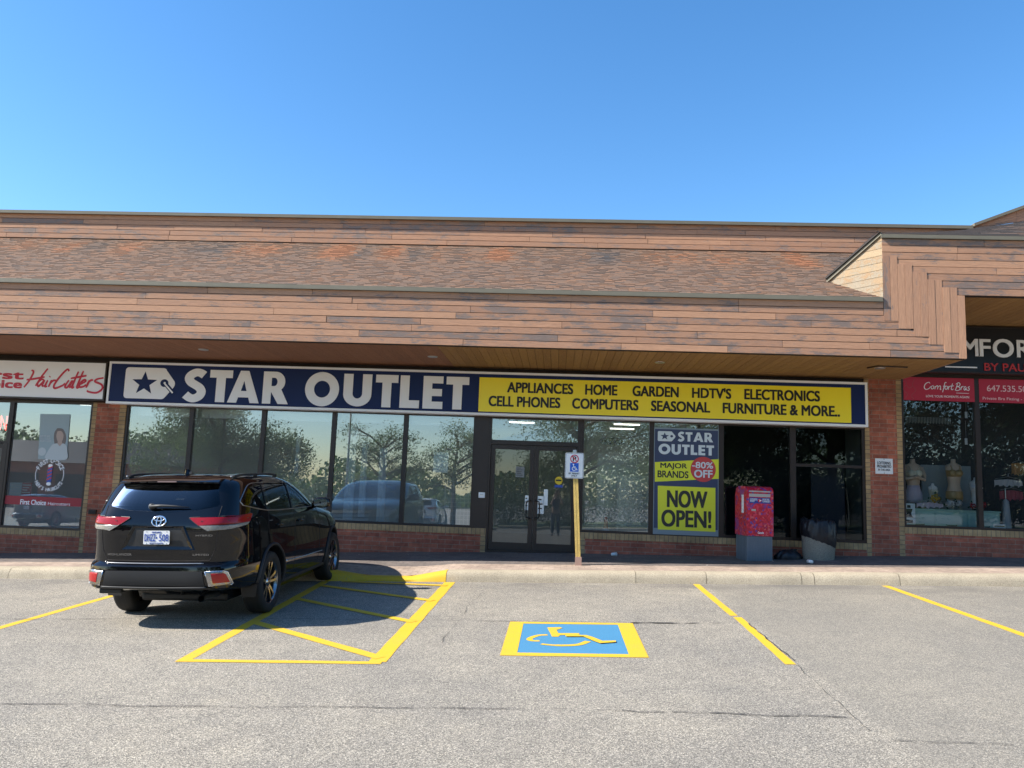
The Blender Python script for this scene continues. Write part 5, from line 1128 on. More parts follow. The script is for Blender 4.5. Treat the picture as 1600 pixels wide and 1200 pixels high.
mb = MB(); v, f = shape([arc(mx0+0.235, ztop-0.237, 0.036, 0.036, 0, 350, 24)], 0.001); mb.mesh([tuple(Rz @ Vector((p.x, ym-0.0048-p.z, p.y))) for p in v], f); part(mb, 'emblem', M['red'])
mpan(0.08, 0.16, -0.43, -0.395, M['alu'], 'lock_plate', 0.006)
mb = MB(); mb.box(mx0-e-0.004, mx0-e-0.0003, my0+0.12, my0+0.22, ztop-0.47, ztop-0.14, mat=Rz); part(mb, 'side_label', M['signwhite'])

# concrete bin with its bag
bzc = side_z(4.85, 15.35); cb = at(1281, 878, 15.2); RB = (at(1306, 878, 15.3).x-at(1256, 878, 15.3).x)/2
cy_ = 15.2+RB; cxB = cb.x*cy_/15.2*0.995
hL, hR = at(1255, 832, cy_).z-bzc, at(1305, 852, cy_).z-bzc
r, part = item('litter_bin', 'round concrete litter bin with a slanted rim and a black liner bag', 'litter bin', (cxB, cy_, bzc))
mb = MB(); n = 40; vs = []
for j in range(7):
    for k in range(n):
        a_ = 2*pi*k/n; rad = RB*(0.96+0.10*j/6) if j < 6 else RB*0.93; top_ = (hL+hR)/2-cos(a_)*(hL-hR)/2*1.0
        z = bzc-0.004+min(1, j/5)*top_*(1 if j < 6 else 1); vs.append((cxB+rad*cos(a_), cy_+rad*sin(a_), z))
mb.mesh(vs, [(j*n+k, j*n+(k+1) % n, (j+1)*n+(k+1) % n, (j+1)*n+k) for j in range(6) for k in range(n)]+[tuple(range(n))[::-1]]); part(mb, 'drum', M['binconc'], auto=40)
M['bag'] = plain('black_plastic', (0.012, 0.013, 0.017), 0.42, 0, 0, 1, 0.35, bump=0.5, bscale=14)
def crumple(name_, prof, cx, cy, z0, seed, amp, part, m, n=56, squash=1.0):
    rb = random.Random(seed); vs = []; ph = [(rb.randint(2, 15), rb.uniform(0, 6.28), rb.uniform(0.2, 1)) for _ in range(14)]
    from mathutils import noise as mn
    for j, (rr_, z) in enumerate(prof):
        for k in range(n):
            a_ = 2*pi*k/n; q_ = mn.noise(Vector((cos(a_)*2.6+seed, sin(a_)*2.6, z*6)))+0.7*mn.noise(Vector((cos(a_)*7, sin(a_)*7+seed, z*15)))
            R_ = rr_*(1+amp*q_); vs.append((cx+R_*cos(a_), cy+R_*sin(a_)*squash, z0+z*(1+0.35*amp*q_)))
    m_ = len(prof); mb = MB(); mb.mesh(vs, [(j*n+k, j*n+(k+1) % n, (j+1)*n+(k+1) % n, (j+1)*n+k) for j in range(m_-1) for k in range(n)]+[tuple((m_-1)*n+k for k in range(n))]); return part(mb, name_, m, smooth=True)
hT = at(1285, 812, cy_).z-bzc
from mathutils import noise as mn
mb = MB(); vs = []; n = 72; prof = [(1.04, -0.05, 0), (1.10, 0.02, 0.02), (1.12, 0.0, 0.28), (1.10, 0.0, 0.55), (1.06, 0.0, 0.8), (0.99, 0.0, 0.95), (0.90, 0.0, 1.0), (0.82, 0.0, 0.92), (0.70, 0, 0.7), (0.3, 0, 0.55)]
for rr_, off, t in prof:
    for k in range(n):
        a_ = 2*pi*k/n; rim = (hL+hR)/2-cos(a_)*(hL-hR)/2; fold = mn.noise(Vector((cos(a_)*5, sin(a_)*5, t*1.5)))+0.7*mn.noise(Vector((cos(a_)*8, sin(a_)*8, t*3+5)))
        R_ = RB*rr_*(1+0.09*fold*min(1, t*3+0.3)); z = rim+off+(hT-rim)*t+0.035*fold*(0.3+t)+(-0.035*abs(fold) if t == 0 else 0); vs.append((cxB+R_*cos(a_), cy_+R_*sin(a_), bzc+z))
m_ = len(prof); mb.mesh(vs, [(j*n+k, j*n+(k+1) % n, (j+1)*n+(k+1) % n, (j+1)*n+k) for j in range(m_-1) for k in range(n)]+[tuple((m_-1)*n+k for k in range(n))]); part(mb, 'liner_bag', M['bag'], smooth=True)
# bag on the ground between mailbox and bin
gx0, gx1 = at(1212, 875, 15.35).x, at(1255, 875, 15.35).x; gz = side_z((gx0+gx1)/2, 15.4)
r, part = item('garbage_bag', 'flat black garbage bag on the sidewalk between mailbox and bin', 'bag', ((gx0+gx1)/2, 15.4, gz))
crumple('bag_body', [((gx1-gx0)*0.46, -0.01), ((gx1-gx0)*0.49, 0.04), ((gx1-gx0)*0.42, 0.10), ((gx1-gx0)*0.30, 0.15), ((gx1-gx0)*0.10, 0.17)], (gx0+gx1)/2, 15.45, gz, 9, 0.16, part, M['bag'], squash=0.55)
crumple('bag_tie', [(0.05, 0.11), (0.03, 0.15), (0.06, 0.18), (0.03, 0.19)], (gx0+gx1)/2+0.1, 15.42, gz, 11, 0.2, part, M['bag'], 20)
# litter
def cup(label, x, y, rz):
    z = side_z(x, y); r, part = item('paper_cup', label, 'litter', (x, y, z)); T = Matrix.Translation((x, y, z+0.037)) @ Matrix.Rotation(rz, 4, 'Z') @ Matrix.Rotation(pi/2, 4, 'Y')
    mb = MB(); mb.lathe([(0.0, -0.05), (0.027, -0.05), (0.036, 0.05), (0.033, 0.05), (0.025, -0.045)], 18, T); part(mb, 'cup', M['white'], smooth=True); mb = MB(); mb.lathe([(0.038, 0.05), (0.038, 0.056), (0.03, 0.06), (0, 0.06)], 18, T); part(mb, 'lid', M['signwhite'], smooth=True)
q_ = p_z(959, 869, side_z(1.1, 15.6)); cup('white paper cup lying by the knee wall near the sign post', q_.x, q_.y, 0.5)
q_ = p_z(1264, 879, side_z(4.6, 15.1)); cup('white paper cup lying at the foot of the concrete bin', q_.x, q_.y-0.08, 1.9)
rl = random.Random(21); mb = MB()
for i in range(90):
    x = rl.choice((rl.uniform(-1.6, 3.0), rl.uniform(-8, 8))); y = rl.uniform(14.9, 15.9) if rl.random() < 0.8 else rl.uniform(13.6, 15); z = side_z(x, y)+0.004; s = rl.uniform(0.008, 0.026); an = rl.uniform(0, 6.3)
    mb.face([(x+s*cos(an+k*pi/2)*(1 if k % 2 else 0.5), y+s*sin(an+k*pi/2), z+rl.uniform(0, 0.01)) for k in range(4)])
tag(mb.build('debris', plain('pale_debris', (0.34, 0.31, 0.27), 0.8, 0, 0.5, 40)), 'bits of dry leaf and paper blown against the shop wall', kind='stuff')

# ---------------------------------------------------------------- the parked car (x forward, y left, z up, origin on the ground under the rear axle)
KEY = [  # z, rear x, front x, half width, rear roundness, front roundness
 (0.24, -0.38, 3.50, 0.860, 6.0, 4.5), (0.34, -0.42, 3.64, 0.920, 6.5, 4.5), (0.39, -0.60, 3.68, 0.938, 6.7, 4.5), (0.435, -1.10, 3.72, 0.950, 7.0, 4.5), (0.47, -1.18, 3.73, 0.957, 7.0, 4.5), (0.60, -1.205, 3.77, 0.970, 7.0, 4.5), (0.715, -1.195, 3.77, 0.972, 7.0, 4.5),
 (0.742, -1.165, 3.765, 0.970, 7.0, 4.5), (0.765, -1.118, 3.76, 0.968, 7.0, 4.5), (0.86, -1.122, 3.75, 0.962, 7.0, 4.5), (0.97, -1.126, 3.70, 0.960, 7.0, 4.4), (1.04, -1.130, 3.60, 0.960, 7.0, 4.3), (1.11, -1.132, 3.38, 0.958, 7.0, 4.2),
 (1.17, -1.128, 3.05, 0.953, 7.0, 4.0), (1.22, -1.115, 2.70, 0.944, 7.0, 4.0), (1.25, -1.105, 2.50, 0.935, 7.0, 4.2), (1.30, -1.085, 2.34, 0.920, 7.0, 4.4), (1.40, -1.035, 2.08, 0.890, 7.0, 4.6), (1.52, -0.965, 1.77, 0.850, 7.0, 4.8),
 (1.62, -0.900, 1.45, 0.808, 6.5, 4.8), (1.68, -0.850, 1.20, 0.765, 6.0, 4.6), (1.725, -0.76, 0.98, 0.690, 5.0, 4.4), (1.752, -0.62, 0.80, 0.58, 4.5, 4.2), (1.768, -0.40, 0.60, 0.36, 4.0, 4.0)]
def pchip(xs, ys):
    n = len(xs); h = [xs[i+1]-xs[i] for i in range(n-1)]; dl = [(ys[i+1]-ys[i])/h[i] for i in range(n-1)]; d = [0]*n
    for i in range(1, n-1):
        if dl[i-1]*dl[i] > 0:
            w1, w2 = 2*h[i]+h[i-1], h[i]+2*h[i-1]; d[i] = (w1+w2)/(w1/dl[i-1]+w2/dl[i])
    d[0], d[-1] = dl[0], dl[-1]
    def f(x):
        x = max(xs[0], min(xs[-1], x)); i = 0
        while i < n-2 and x > xs[i+1]: i += 1
        t = (x-xs[i])/h[i]
        return ys[i]*(1+2*t)*(1-t)**2+d[i]*h[i]*t*(1-t)**2+ys[i+1]*t*t*(3-2*t)+d[i+1]*h[i]*t*t*(t-1)
    return f
_f = [pchip([k[0] for k in KEY], [k[j] for k in KEY]) for j in range(1, 6)]
def rp_(z, ins=(0, 0, 0)):
    xr, xf, w_, nr, nf = (f(z) for f in _f); return xr+ins[0], xf-ins[1], w_-ins[2], nr, nf
def half(z, ins=(0, 0, 0), n=160):        # dense outline of one side: rear centre -> front centre
    xr, xf, w_, nr, nf = rp_(z, ins); xc = xr*0.45+xf*0.55 if False else (xr+xf)/2; P = []
    for i in range(n+1):
        a = pi/2*i/n; c, s = cos(a), sin(a); P.append((xc-(xc-xr)*max(c, 0)**(2/nr), w_*s**(2/nr)))
    for i in range(1, n+1):
        a = pi/2*i/n; c, s = cos(a), sin(a); P.append((xc+(xf-xc)*s**(2/nf), w_*max(c, 0)**(2/nf)))
    return P
def resample(P, n):
    L = [0]
    for a, b in zip(P, P[1:]): L.append(L[-1]+math.hypot(b[0]-a[0], b[1]-a[1]))
    o = []; j = 0
    for i in range(n+1):
        t = L[-1]*i/n
        while j < len(L)-2 and L[j+1] < t: j += 1
        u = (t-L[j])/(L[j+1]-L[j]) if L[j+1] > L[j] else 0; o.append((P[j][0]+(P[j+1][0]-P[j][0])*u, P[j][1]+(P[j+1][1]-P[j][1])*u))
    return o
def ring(z, ins=(0, 0, 0)):
    P = half(z, ins); xr, xf = P[0][0], P[-1][0]; xa, xb = xr+0.5, min(1.3, xf-0.55)
    R_ = [p for p in P if p[0] < xa]; S_ = [p for p in P if xa <= p[0] <= xb]; F_ = [p for p in P if p[0] > xb]
    ya_, yb_ = side_y(xa, z, ins), side_y(xb, z, ins)
    a = resample(R_+[(xa, ya_)], 20); b = [(xa+(xb-xa)*i/14, side_y(xa+(xb-xa)*i/14, z, ins)) for i in range(1, 15)]; c = resample([(xb, yb_)]+F_, 24)[1:]
    return a+b+c
def side_y(x, z, ins=(0, 0, 0)):
    xr, xf, w_, nr, nf = rp_(z, ins); xc = (xr+xf)/2; a, n = (xc-xr, nr) if x < xc else (xf-xc, nf); t = min(1, abs(x-xc)/a); return w_*(1-t**n)**(1/n)
def rear_x(y, z):
    xr, xf, w_, nr, nf = rp_(z); xc = (xr+xf)/2; t = min(0.9999, abs(y)/w_); return xc-(xc-xr)*(1-t**nr)**(1/nr)
def front_x(y, z):
    xr, xf, w_, nr, nf = rp_(z); xc = (xr+xf)/2; t = min(0.9999, abs(y)/w_); return xc+(xf-xc)*(1-t**nf)**(1/nf)
def wrap(s, z):                           # along the right-hand outline from the rear centre
    P = half(z, n=90); L = 0
    for a, b in zip(P, P[1:]):
        l = math.hypot(b[0]-a[0], b[1]-a[1])
        if L+l >= s: u = (s-L)/l; return Vector((a[0]+(b[0]-a[0])*u, -(a[1]+(b[1]-a[1])*u), z)), Vector((-(b[1]-a[1])/l, -(b[0]-a[0])/l, 0))*1
        L += l
def body_solid(zs, ins=(0, 0, 0)):
    vs = []; rings_ = []
    for z in zs:
        h_ = ring(z, ins); full = [(x, y) for x, y in h_]+[(x, -y) for x, y in h_[-2:0:-1]]; rings_.append(len(full)); vs += [(x, y, z) for x, y in full]
    n = rings_[0]; m = len(zs); mb = MB()
    mb.mesh(vs, [(j*n+(k+1) % n, j*n+k, (j+1)*n+k, (j+1)*n+(k+1) % n) for j in range(m-1) for k in range(n)]+[tuple(range(n)), tuple((m-1)*n+k for k in range(n))[::-1]])
    return mb
def densez(a, b):
    zs = [a]; ks = [k[0] for k in KEY if a < k[0] < b]+[b]
    for k in ks:
        p = zs[-1]; c = max(1, round((k-p)/0.03)); zs += [p+(k-p)*i/c for i in range(1, c+1)]
    return zs
def boolean(o, cutters):
    for c in cutters:
        md = o.modifiers.new('b', 'BOOLEAN'); md.operation = 'DIFFERENCE'; md.object = c; md.solver = 'EXACT'
    dg = bpy.context.evaluated_depsgraph_get(); me = bpy.data.meshes.new_from_object(o.evaluated_get(dg)); o.modifiers.clear(); old = o.data; o.data = me; me.name = old.name; bpy.data.meshes.remove(old)
    for c in cutters: m_ = c.data; bpy.data.objects.remove(c); bpy.data.meshes.remove(m_)
M['paint'] = plain('black_car_paint', (0.003, 0.003, 0.004), 0.3, 0.0, 0, 1, 0.0, 1.0); M['carglass'] = None
def cglass(name, tint, r):
    m = glass(name, tint, r, 0); return m
M['carglass'] = cglass('dark_tinted_car_glass', (0.10, 0.11, 0.12), -0.012); M['frontglass'] = cglass('clear_car_glass', (0.62, 0.70, 0.66), 0.03)
M['chrome'] = plain('chrome', (0.75, 0.75, 0.76), 0.12, 1.0); M['rim'] = plain('rim_metal', (0.34, 0.34, 0.35), 0.22, 1.0); M['satin'] = plain('satin_chrome', (0.36, 0.36, 0.37), 0.3, 1.0); M['trim'] = plain('black_plastic_trim', (0.012, 0.012, 0.013), 0.55); M['bumpergrey'] = plain('dark_grey_bumper_plastic', (0.02, 0.02, 0.021), 0.5, spec=0.3)
M['tyre'] = plain('tyre_rubber', (0.013, 0.013, 0.013), 0.75, 0, 0.2, 30); M['lensred'] = plain('red_lens', (0.26, 0.003, 0.006), 0.25, 0, 0.3, 25, 0.3, 0.35); M['lensclear'] = plain('clear_lens', (0.22, 0.21, 0.19), 0.2, 0, 0.6, 45, 0.5, 0.4); M['reflred'] = plain('red_reflector', (0.32, 0.01, 0.01), 0.2, 0, 0.2, 60); M['seat'] = plain('car_seat', (0.10, 0.095, 0.09), 0.8)
WB, WR, AR = 2.87, 0.388, 0.455
car = empty('parked_car'); tag(car, 'black SUV parked nose in with its rear to the lot', 'car')
P_ = lambda mb, nm, m, par=car, **k: mb.build(nm, m, par, **k)
body = P_(body_solid(densez(0.24, 1.768)), 'body', [M['paint'], M['trim']])
cut = []
for wx in (0, WB):
    for s in (1, -1):
        mb = MB(); mb.lathe([(0, 0.60), (AR, 0.60), (AR, 1.30), (0, 1.30)], 48, Matrix.Translation((wx, 0, 0.40)) @ Matrix.Rotation(-s*pi/2, 4, 'X')); 
        bmx = bmesh.new(); o = mb.build('cut', M['trim']); bmx.from_mesh(o.data); bmesh.ops.remove_doubles(bmx, verts=bmx.verts, dist=1e-5); bmesh.ops.recalc_face_normals(bmx, faces=bmx.faces); bmx.to_mesh(o.data); bmx.free(); cut.append(o)
cav = body_solid([0.80, 0.95, 1.1, 1.2, 1.3, 1.4, 1.5, 1.6, 1.66], (0.10, 0.10, 0.075))
cav.v = [(min(x, 2.0+0.0*z), y, z) for x, y, z in cav.v]; cut.append(cav.build('cut', M['trim']))
SIDE = {'front': [(1.80, 1.275), (1.12, 1.575), (0.98, 1.622), (0.91, 1.632), (0.89, 1.285)], 'rear': [(0.82, 1.287), (0.84, 1.635), (0.02, 1.638), (-0.05, 1.312)], 'quarter': [(-0.13, 1.318), (-0.07, 1.636), (-0.46, 1.622), (-0.74, 1.47), (-0.76, 1.425), (-0.72, 1.40)]}
RW = [(-0.665, 1.425), (-0.645, 1.395), (-0.4, 1.35), (0, 1.332), (0.4, 1.35), (0.645, 1.395), (0.665, 1.425), (0.58, 1.645), (-0.58, 1.645)]
WS = [(-0.72, 1.29), (0, 1.275), (0.72, 1.29), (0.60, 1.625), (0, 1.645), (-0.60, 1.625)]
for pl in SIDE.values():
    for s in (1, -1):
        mb = MB(); pp = [(x, s*0.55, z) for x, z in pl]; mb.prism(pp, (0, s*0.6, 0)); cut.append(mb.build('cut', M['trim']))
mb = MB(); mb.prism([(-0.50, y, z) for y, z in RW], (-1.0, 0, 0)); cut.append(mb.build('cut', M['trim']))
mb = MB(); mb.prism([(0.7, y, z) for y, z in WS], (2.5, 0, 0)); cut.append(mb.build('cut', M['trim']))
for c in cut:
    bmx = bmesh.new(); bmx.from_mesh(c.data); bmesh.ops.recalc_face_normals(bmx, faces=bmx.faces); bmx.to_mesh(c.data); bmx.free()
bmx = bmesh.new(); bmx.from_mesh(body.data); bmesh.ops.recalc_face_normals(bmx, faces=bmx.faces); bmx.to_mesh(body.data); bmx.free()
boolean(body, cut)
smooth_by_angle(body.data, 32)
def hspan(poly, z):
    xs = []
    for (a, b), (c, d) in zip(poly, poly[1:]+poly[:1]):
        if (b <= z <= d) or (d <= z <= b):
            xs.append(a if abs(d-b) < 1e-9 else a+(c-a)*(z-b)/(d-b))
            if abs(d-b) < 1e-9: xs.append(c)
    return min(xs), max(xs)
def patch(mb, poly, fn, nz=12, nh=16):
    z0, z1 = min(p[1] for p in poly)+1e-6, max(p[1] for p in poly)-1e-6; vs = []
    zs = sorted(set([z0+(z1-z0)*i/nz for i in range(nz+1)]+[p[1] for p in poly if z0 < p[1] < z1])); 
    for z in zs:
        a, b = hspan(poly, z); vs += [fn(a+(b-a)*k/nh, z) for k in range(nh+1)]
    mb.mesh(vs, [(j*(nh+1)+k, j*(nh+1)+k+1, (j+1)*(nh+1)+k+1, (j+1)*(nh+1)+k) for j in range(len(zs)-1) for k in range(nh)])
for nm, pl in SIDE.items():
    big = [(x, z) for x, z in pl]
    for s in (1, -1):
        mb = MB(); patch(mb, big, lambda x, z: Vector((x, s*(side_y(x, z)-0.012), z)), 10, 10); P_(mb, 'side_window', M['frontglass'] if nm == 'front' else M['carglass'], smooth=True)
mb = MB(); patch(mb, RW, lambda y, z: Vector((rear_x(y, z)+0.010, y, z)), 10, 24); P_(mb, 'rear_window', M['carglass'], smooth=True)
mb = MB(); patch(mb, WS, lambda y, z: Vector((front_x(y, z)-0.012, y, z)), 12, 24); P_(mb, 'windshield', M['frontglass'], smooth=True)
def sidepath(pts, s, off=0.002, k=6): return [Vector((x, s*(side_y(x, z)+off), z)) for x, z in crom(pts, k)]
def rearpath(pts, off=0.002, k=6): return [Vector((rear_x(y, z)-off, y, z)) for y, z in crom(pts, k)]
for s in (1, -1):
    mb = MB(); mb.tube(sidepath([(1.86, 1.262), (0.86, 1.274), (-0.1, 1.305), (-0.70, 1.385), (-0.785, 1.42), (-0.77, 1.475), (-0.48, 1.638), (0.0, 1.652)], s), 0.0065, 6); P_(mb, 'window_trim', M['satin'], smooth=True)
    mb = MB(); mb.tube(sidepath([(0.48, 0.60), (1.2, 0.575), (2.25, 0.56)], s, 0.006), 0.008, 6); P_(mb, 'door_trim', M['chrome'], smooth=True)
    mb = MB(); mb.tube([Vector((x, s*(side_y(x, 0.31)+0.004), 0.33)) for x in [0.47+i*0.12 for i in range(17)]], 0.03, 8); P_(mb, 'sill_trim', M['trim'], smooth=True)
    mb = MB()                            # shut lines of the doors
    for pts in ([(0.85, 1.26), (0.86, 0.9), (0.86, 0.45)], [(-0.10, 1.30), (-0.16, 1.1), (-0.02, 0.92), (0.33, 0.72), (0.45, 0.45)], [(1.95, 1.22), (2.02, 0.9), (1.98, 0.45)], [(-0.02, 0.45), (0.3, 0.445), (1.0, 0.44), (1.98, 0.445)][1:]): mb.tube(sidepath(pts, s, -0.001), 0.0045, 5)
    P_(mb, 'shut_line', M['dark'])
    for hx in (0.12, 0.98):
        mb = MB(); mb.tube([Vector((hx+0.2*i/8, s*(side_y(hx+0.2*i/8, 1.10)+0.012+0.022*sin(pi*i/8)), 1.10)) for i in range(9)], [0.010]+[0.014]*7+[0.010], 8); P_(mb, 'door_handle', M['paint'], smooth=True)
    # mirror
    mb = MB(); T = Matrix.Translation((1.76, s*1.065, 1.315)) @ Matrix.Scale(0.085, 4, (1, 0, 0)) @ Matrix.Scale(0.135, 4, (0, 1, 0)) @ Matrix.Scale(0.082, 4, (0, 0, 1))
    pr = [(0, -1)]+[(sqrt(max(0, 1-t**4))**(1), t) for t in (-0.95, -0.8, -0.5, 0, 0.5, 0.8, 0.95)]+[(0, 1)]; mb.lathe(pr, 24, T); 
    mb.tube([(1.80, s*0.92, 1.27), (1.78, s*0.99, 1.28)], [0.05, 0.035], 10); mr = P_(mb, 'wing_mirror', M['paint'], smooth=True)
    mb = MB(); v, f = shape([rr2(-0.10, 0.10, -0.055, 0.055, 0.035)], 0.001); mb.mesh([(1.76-0.083+p.z*0.5, s*1.07+p.x, 1.315+p.y) for p in v], f); mg_ = mb.build('mirror_glass', M['chrome'], mr)
    # arch trims
    for wx in (0, WB):
        mb = MB(); pts = []
        for i in range(31):
            a = radians(-14+208*i/30); x, z = wx+(AR+0.012)*cos(a), 0.40+(AR+0.012)*sin(a); z = max(z, 0.26); pts.append(Vector((x, s*(side_y(x, z)+0.002), z)))
        mb.tube(pts, 0.022, 8); P_(mb, 'wheel_arch_trim', M['trim'], smooth=True)
    mb = MB(); x = -0.47; mb.prism([(x, s*0.76, 0.27), (x, s*0.93, 0.27), (x, s*0.95, 0.42), (x, s*0.74, 0.42)], (-0.012, 0, 0)); P_(mb, 'mud_flap', M['trim'])
    # roof rails
    mb = MB(); rr_ = [Vector((x, s*0.655, 1.735+0.024*(1-abs((x-0.12)/0.75)**6))) for x in [-0.62+0.1*i for i in range(16)]]; mb.tube(rr_, 0.014, 8)
    for x in (-0.58, 0.1, 0.82): mb.rbox(x-0.05, x+0.05, s*0.655-0.012, s*0.655+0.012, 1.70, 1.752, 0.006)
    P_(mb, 'roof_rail', M['trim'], smooth=False)
    mb = MB(); mb.rbox(-0.68, -0.60, s*0.655-0.013, s*0.655+0.013, 1.728, 1.748, 0.006); P_(mb, 'rail_foot', M['satin'])
    # tail light
    fn = lambda off: (lambda sv, z: (lambda q: Vector((q[0].x+q[1].x*off, (q[0].y+q[1].y*off)*(-s), z)))(wrap(sv, z)))
    tl = empty('tail_light'); tl.parent = car
    RED = [(0.355, 1.262), (0.36, 1.272), (0.75, 1.285), (1.16, 1.300), (1.20, 1.292), (1.14, 1.205), (0.80, 1.19), (0.475, 1.18)]
    CLR = [(0.475, 1.18), (0.80, 1.19), (1.14, 1.205), (1.10, 1.175), (0.80, 1.135), (0.58, 1.118)]
    mb = MB(); patch(mb, RED, fn(0.014), 8, 26); patch(mb, [(a*1.0+0.006, b) for a, b in RED], fn(0.004), 8, 26); mb.build('red_lens', M['lensred'], tl, smooth=True)
    mb = MB(); patch(mb, CLR, fn(0.013), 6, 22); mb.build('clear_lens', M['lensclear'], tl, smooth=True)
    mb = MB()
    for pl in (RED, CLR): mb.tube([fn(0.010)(a, min(max(b, 1.1), 1.31)) for a, b in pl+pl[:1]], 0.006, 6)
    mb.tube([fn(0.017)(0.50, 1.232), fn(0.017)(0.8, 1.238), fn(0.017)(1.1, 1.25)], 0.004, 5); mb.build('lamp_surround', M['trim'], tl)
    # reflector with its bright surround
    rf = empty('rear_reflector'); rf.parent = car
    RC = [(0.60, 0.665), (0.80, 0.668), (0.85, 0.652), (0.925, 0.515), (0.90, 0.502), (0.645, 0.50)]; RI = [(0.665, 0.642), (0.80, 0.644), (0.83, 0.628), (0.88, 0.535), (0.69, 0.530)]
    mb = MB(); patch(mb, RC, fn(0.010), 6, 12); mb.build('bright_surround', M['rim'], rf, smooth=True)
    mb = MB(); mb.tube([fn(0.011)(a, b) for a, b in RC+RC[:1]], 0.005, 6); mb.build('surround_edge', M['chrome'], rf, smooth=True)
    mb = MB(); patch(mb, RI, fn(0.014), 6, 10); mb.build('red_lens', M['reflred'], rf, smooth=True)
    # head light
    mb = MB(); patch(mb, [(0.42, 0.84), (0.42, 0.97), (0.90, 1.02), (0.92, 0.95), (0.80, 0.84)], lambda y, z: Vector((front_x(y, z)+0.008, s*y, z)), 6, 16); P_(mb, 'headlight', M['lensclear'], smooth=True)
    mb = MB(); patch(mb, [(0.55, 0.46), (0.55, 0.58), (0.85, 0.62), (0.85, 0.48)], lambda y, z: Vector((front_x(y, z)+0.008, s*y, z)), 4, 8); P_(mb, 'fog_light', M['chrome'], smooth=True)
mb = MB()
for k in range(4): z = 0.66+k*0.085; patch(mb, [(-0.40-0.02*k, z), (0.40+0.02*k, z), (0.42+0.02*k, z+0.055), (-0.42-0.02*k, z+0.055)], lambda y, z: Vector((front_x(y, z)+0.016, y, z)), 2, 12)
P_(mb, 'grille', M['satin'], smooth=True)
mb = MB(); patch(mb, [(-0.62, 0.34), (0.62, 0.34), (0.55, 0.56), (-0.55, 0.56)], lambda y, z: Vector((front_x(y, z)+0.006, y, z)), 4, 12); P_(mb, 'front_intake', M['trim'], smooth=True)
# rear details
RX = lambda off: (lambda y, z: Vector((rear_x(y, z)-off, y, z)))
mb = MB(); patch(mb, [(-0.60, 0.50), (0.60, 0.50), (0.57, 0.67), (-0.57, 0.67)], RX(0.007), 6, 30); patch(mb, [(-0.72, 0.462), (0.72, 0.462), (0.60, 0.492), (-0.60, 0.492)], RX(0.014), 2, 30); P_(mb, 'bumper_cover', M['bumpergrey'], smooth=True)
mb = MB(); mb.tube(rearpath([(-0.62, 0.482), (0, 0.476), (0.62, 0.482)], 0.012, 12), 0.014, 8); P_(mb, 'bumper_edge', M['bumpergrey'], smooth=True)
mb = MB(); mb.tube(rearpath([(-0.56, 0.752), (0, 0.748), (0.60, 0.752)], 0.010, 12), 0.007, 6); P_(mb, 'loading_strip', M['satin'], smooth=True)
mb = MB()
for s in (1, -1): mb.tube(rearpath([(s*0.69, 1.40), (s*0.685, 1.29), (s*0.69, 1.10), (s*0.665, 0.90), (s*0.61, 0.78)], 0.0, 8), 0.0045, 5)
mb.tube(rearpath([(-0.61, 0.78), (0, 0.772), (0.61, 0.78)], 0.0, 10), 0.0045, 5); P_(mb, 'shut_line', M['dark'])
REC = [(-0.375, 0.94), (0.375, 0.94), (0.27, 1.150), (-0.27, 1.150)]; RIM = [(-0.425, 0.905), (0.425, 0.905), (0.30, 1.17), (-0.30, 1.17)]
mb = MB(); patch(mb, REC, RX(-0.0+0.004), 6, 20); rec = P_(mb, 'plate_recess', M['trim'], smooth=True)
mb = MB(); n_ = 4
for i in range(4):
    a, b = Vector(REC[i]), Vector(REC[(i+1) % 4]); c, d = Vector(RIM[(i+1) % 4]), Vector(RIM[i])
    for k in range(8):
        t0, t1 = k/8, (k+1)/8; q0, q1, q2, q3 = a.lerp(b, t0), a.lerp(b, t1), d.lerp(c, t1), d.lerp(c, t0)
        mb.face([RX(0.0045)(*q0), RX(0.0045)(*q1), RX(0.018)(*q2), RX(0.018)(*q3)]); e0, e1 = Vector((0, 1.03)).lerp(q3, 1.04), Vector((0, 1.03)).lerp(q2, 1.04); mb.face([RX(0.018)(*q3), RX(0.018)(*q2), RX(0.0005)(*e1), RX(0.0005)(*e0)])
P_(mb, 'recess_rim', M['paint'])
px_ = rear_x(0, 1.04)-0.035
def rtext(mb, s, y0, y1, z0, z1, off, bold=0.01, plane=None):   # y0 = left end as seen from behind (larger y)
    vf = text_mesh(s, bold, 0.01); v, f = vf; ax, bx = min(p.x for p in v), max(p.x for p in v); ay, by = min(p.y for p in v), max(p.y for p in v); az, bz = min(p.z for p in v), max(p.z for p in v); o = []
    for p in v:
        y = y0+(y1-y0)*(p.x-ax)/(bx-ax); z = z0+(z1-z0)*(p.y-ay)/(by-ay); x = (rear_x(y, z) if plane is None else plane)-off-0.003*(p.z-az)/(bz-az); o.append((x, y, z))
    mb.mesh(o, f)
mb = MB(); v, f = shape([rr2(-0.155, 0.155, -0.078, 0.078, 0.012)], 0.002); mb.mesh([(px_+p.z, -p.x, 1.045+p.y) for p in v], f); pl_ = P_(mb, 'licence_plate', plain('plate_white', (0.72, 0.72, 0.72), 0.4))
M['plateblue'] = plain('plate_blue', (0.02, 0.06, 0.33), 0.5); mb = MB(); rtext(mb, 'DHZZ', 0.142, 0.012, 1.003, 1.083, 0.0025, 0.0, px_); rtext(mb, '508', -0.03, -0.142, 1.003, 1.083, 0.0025, 0.0, px_); rtext(mb, 'ONTARIO', 0.055, -0.055, 1.095, 1.113, 0.0025, 0.0, px_); rtext(mb, 'YOURS TO DISCOVER', 0.085, -0.085, 0.976, 0.986, 0.0025, 0.0, px_)
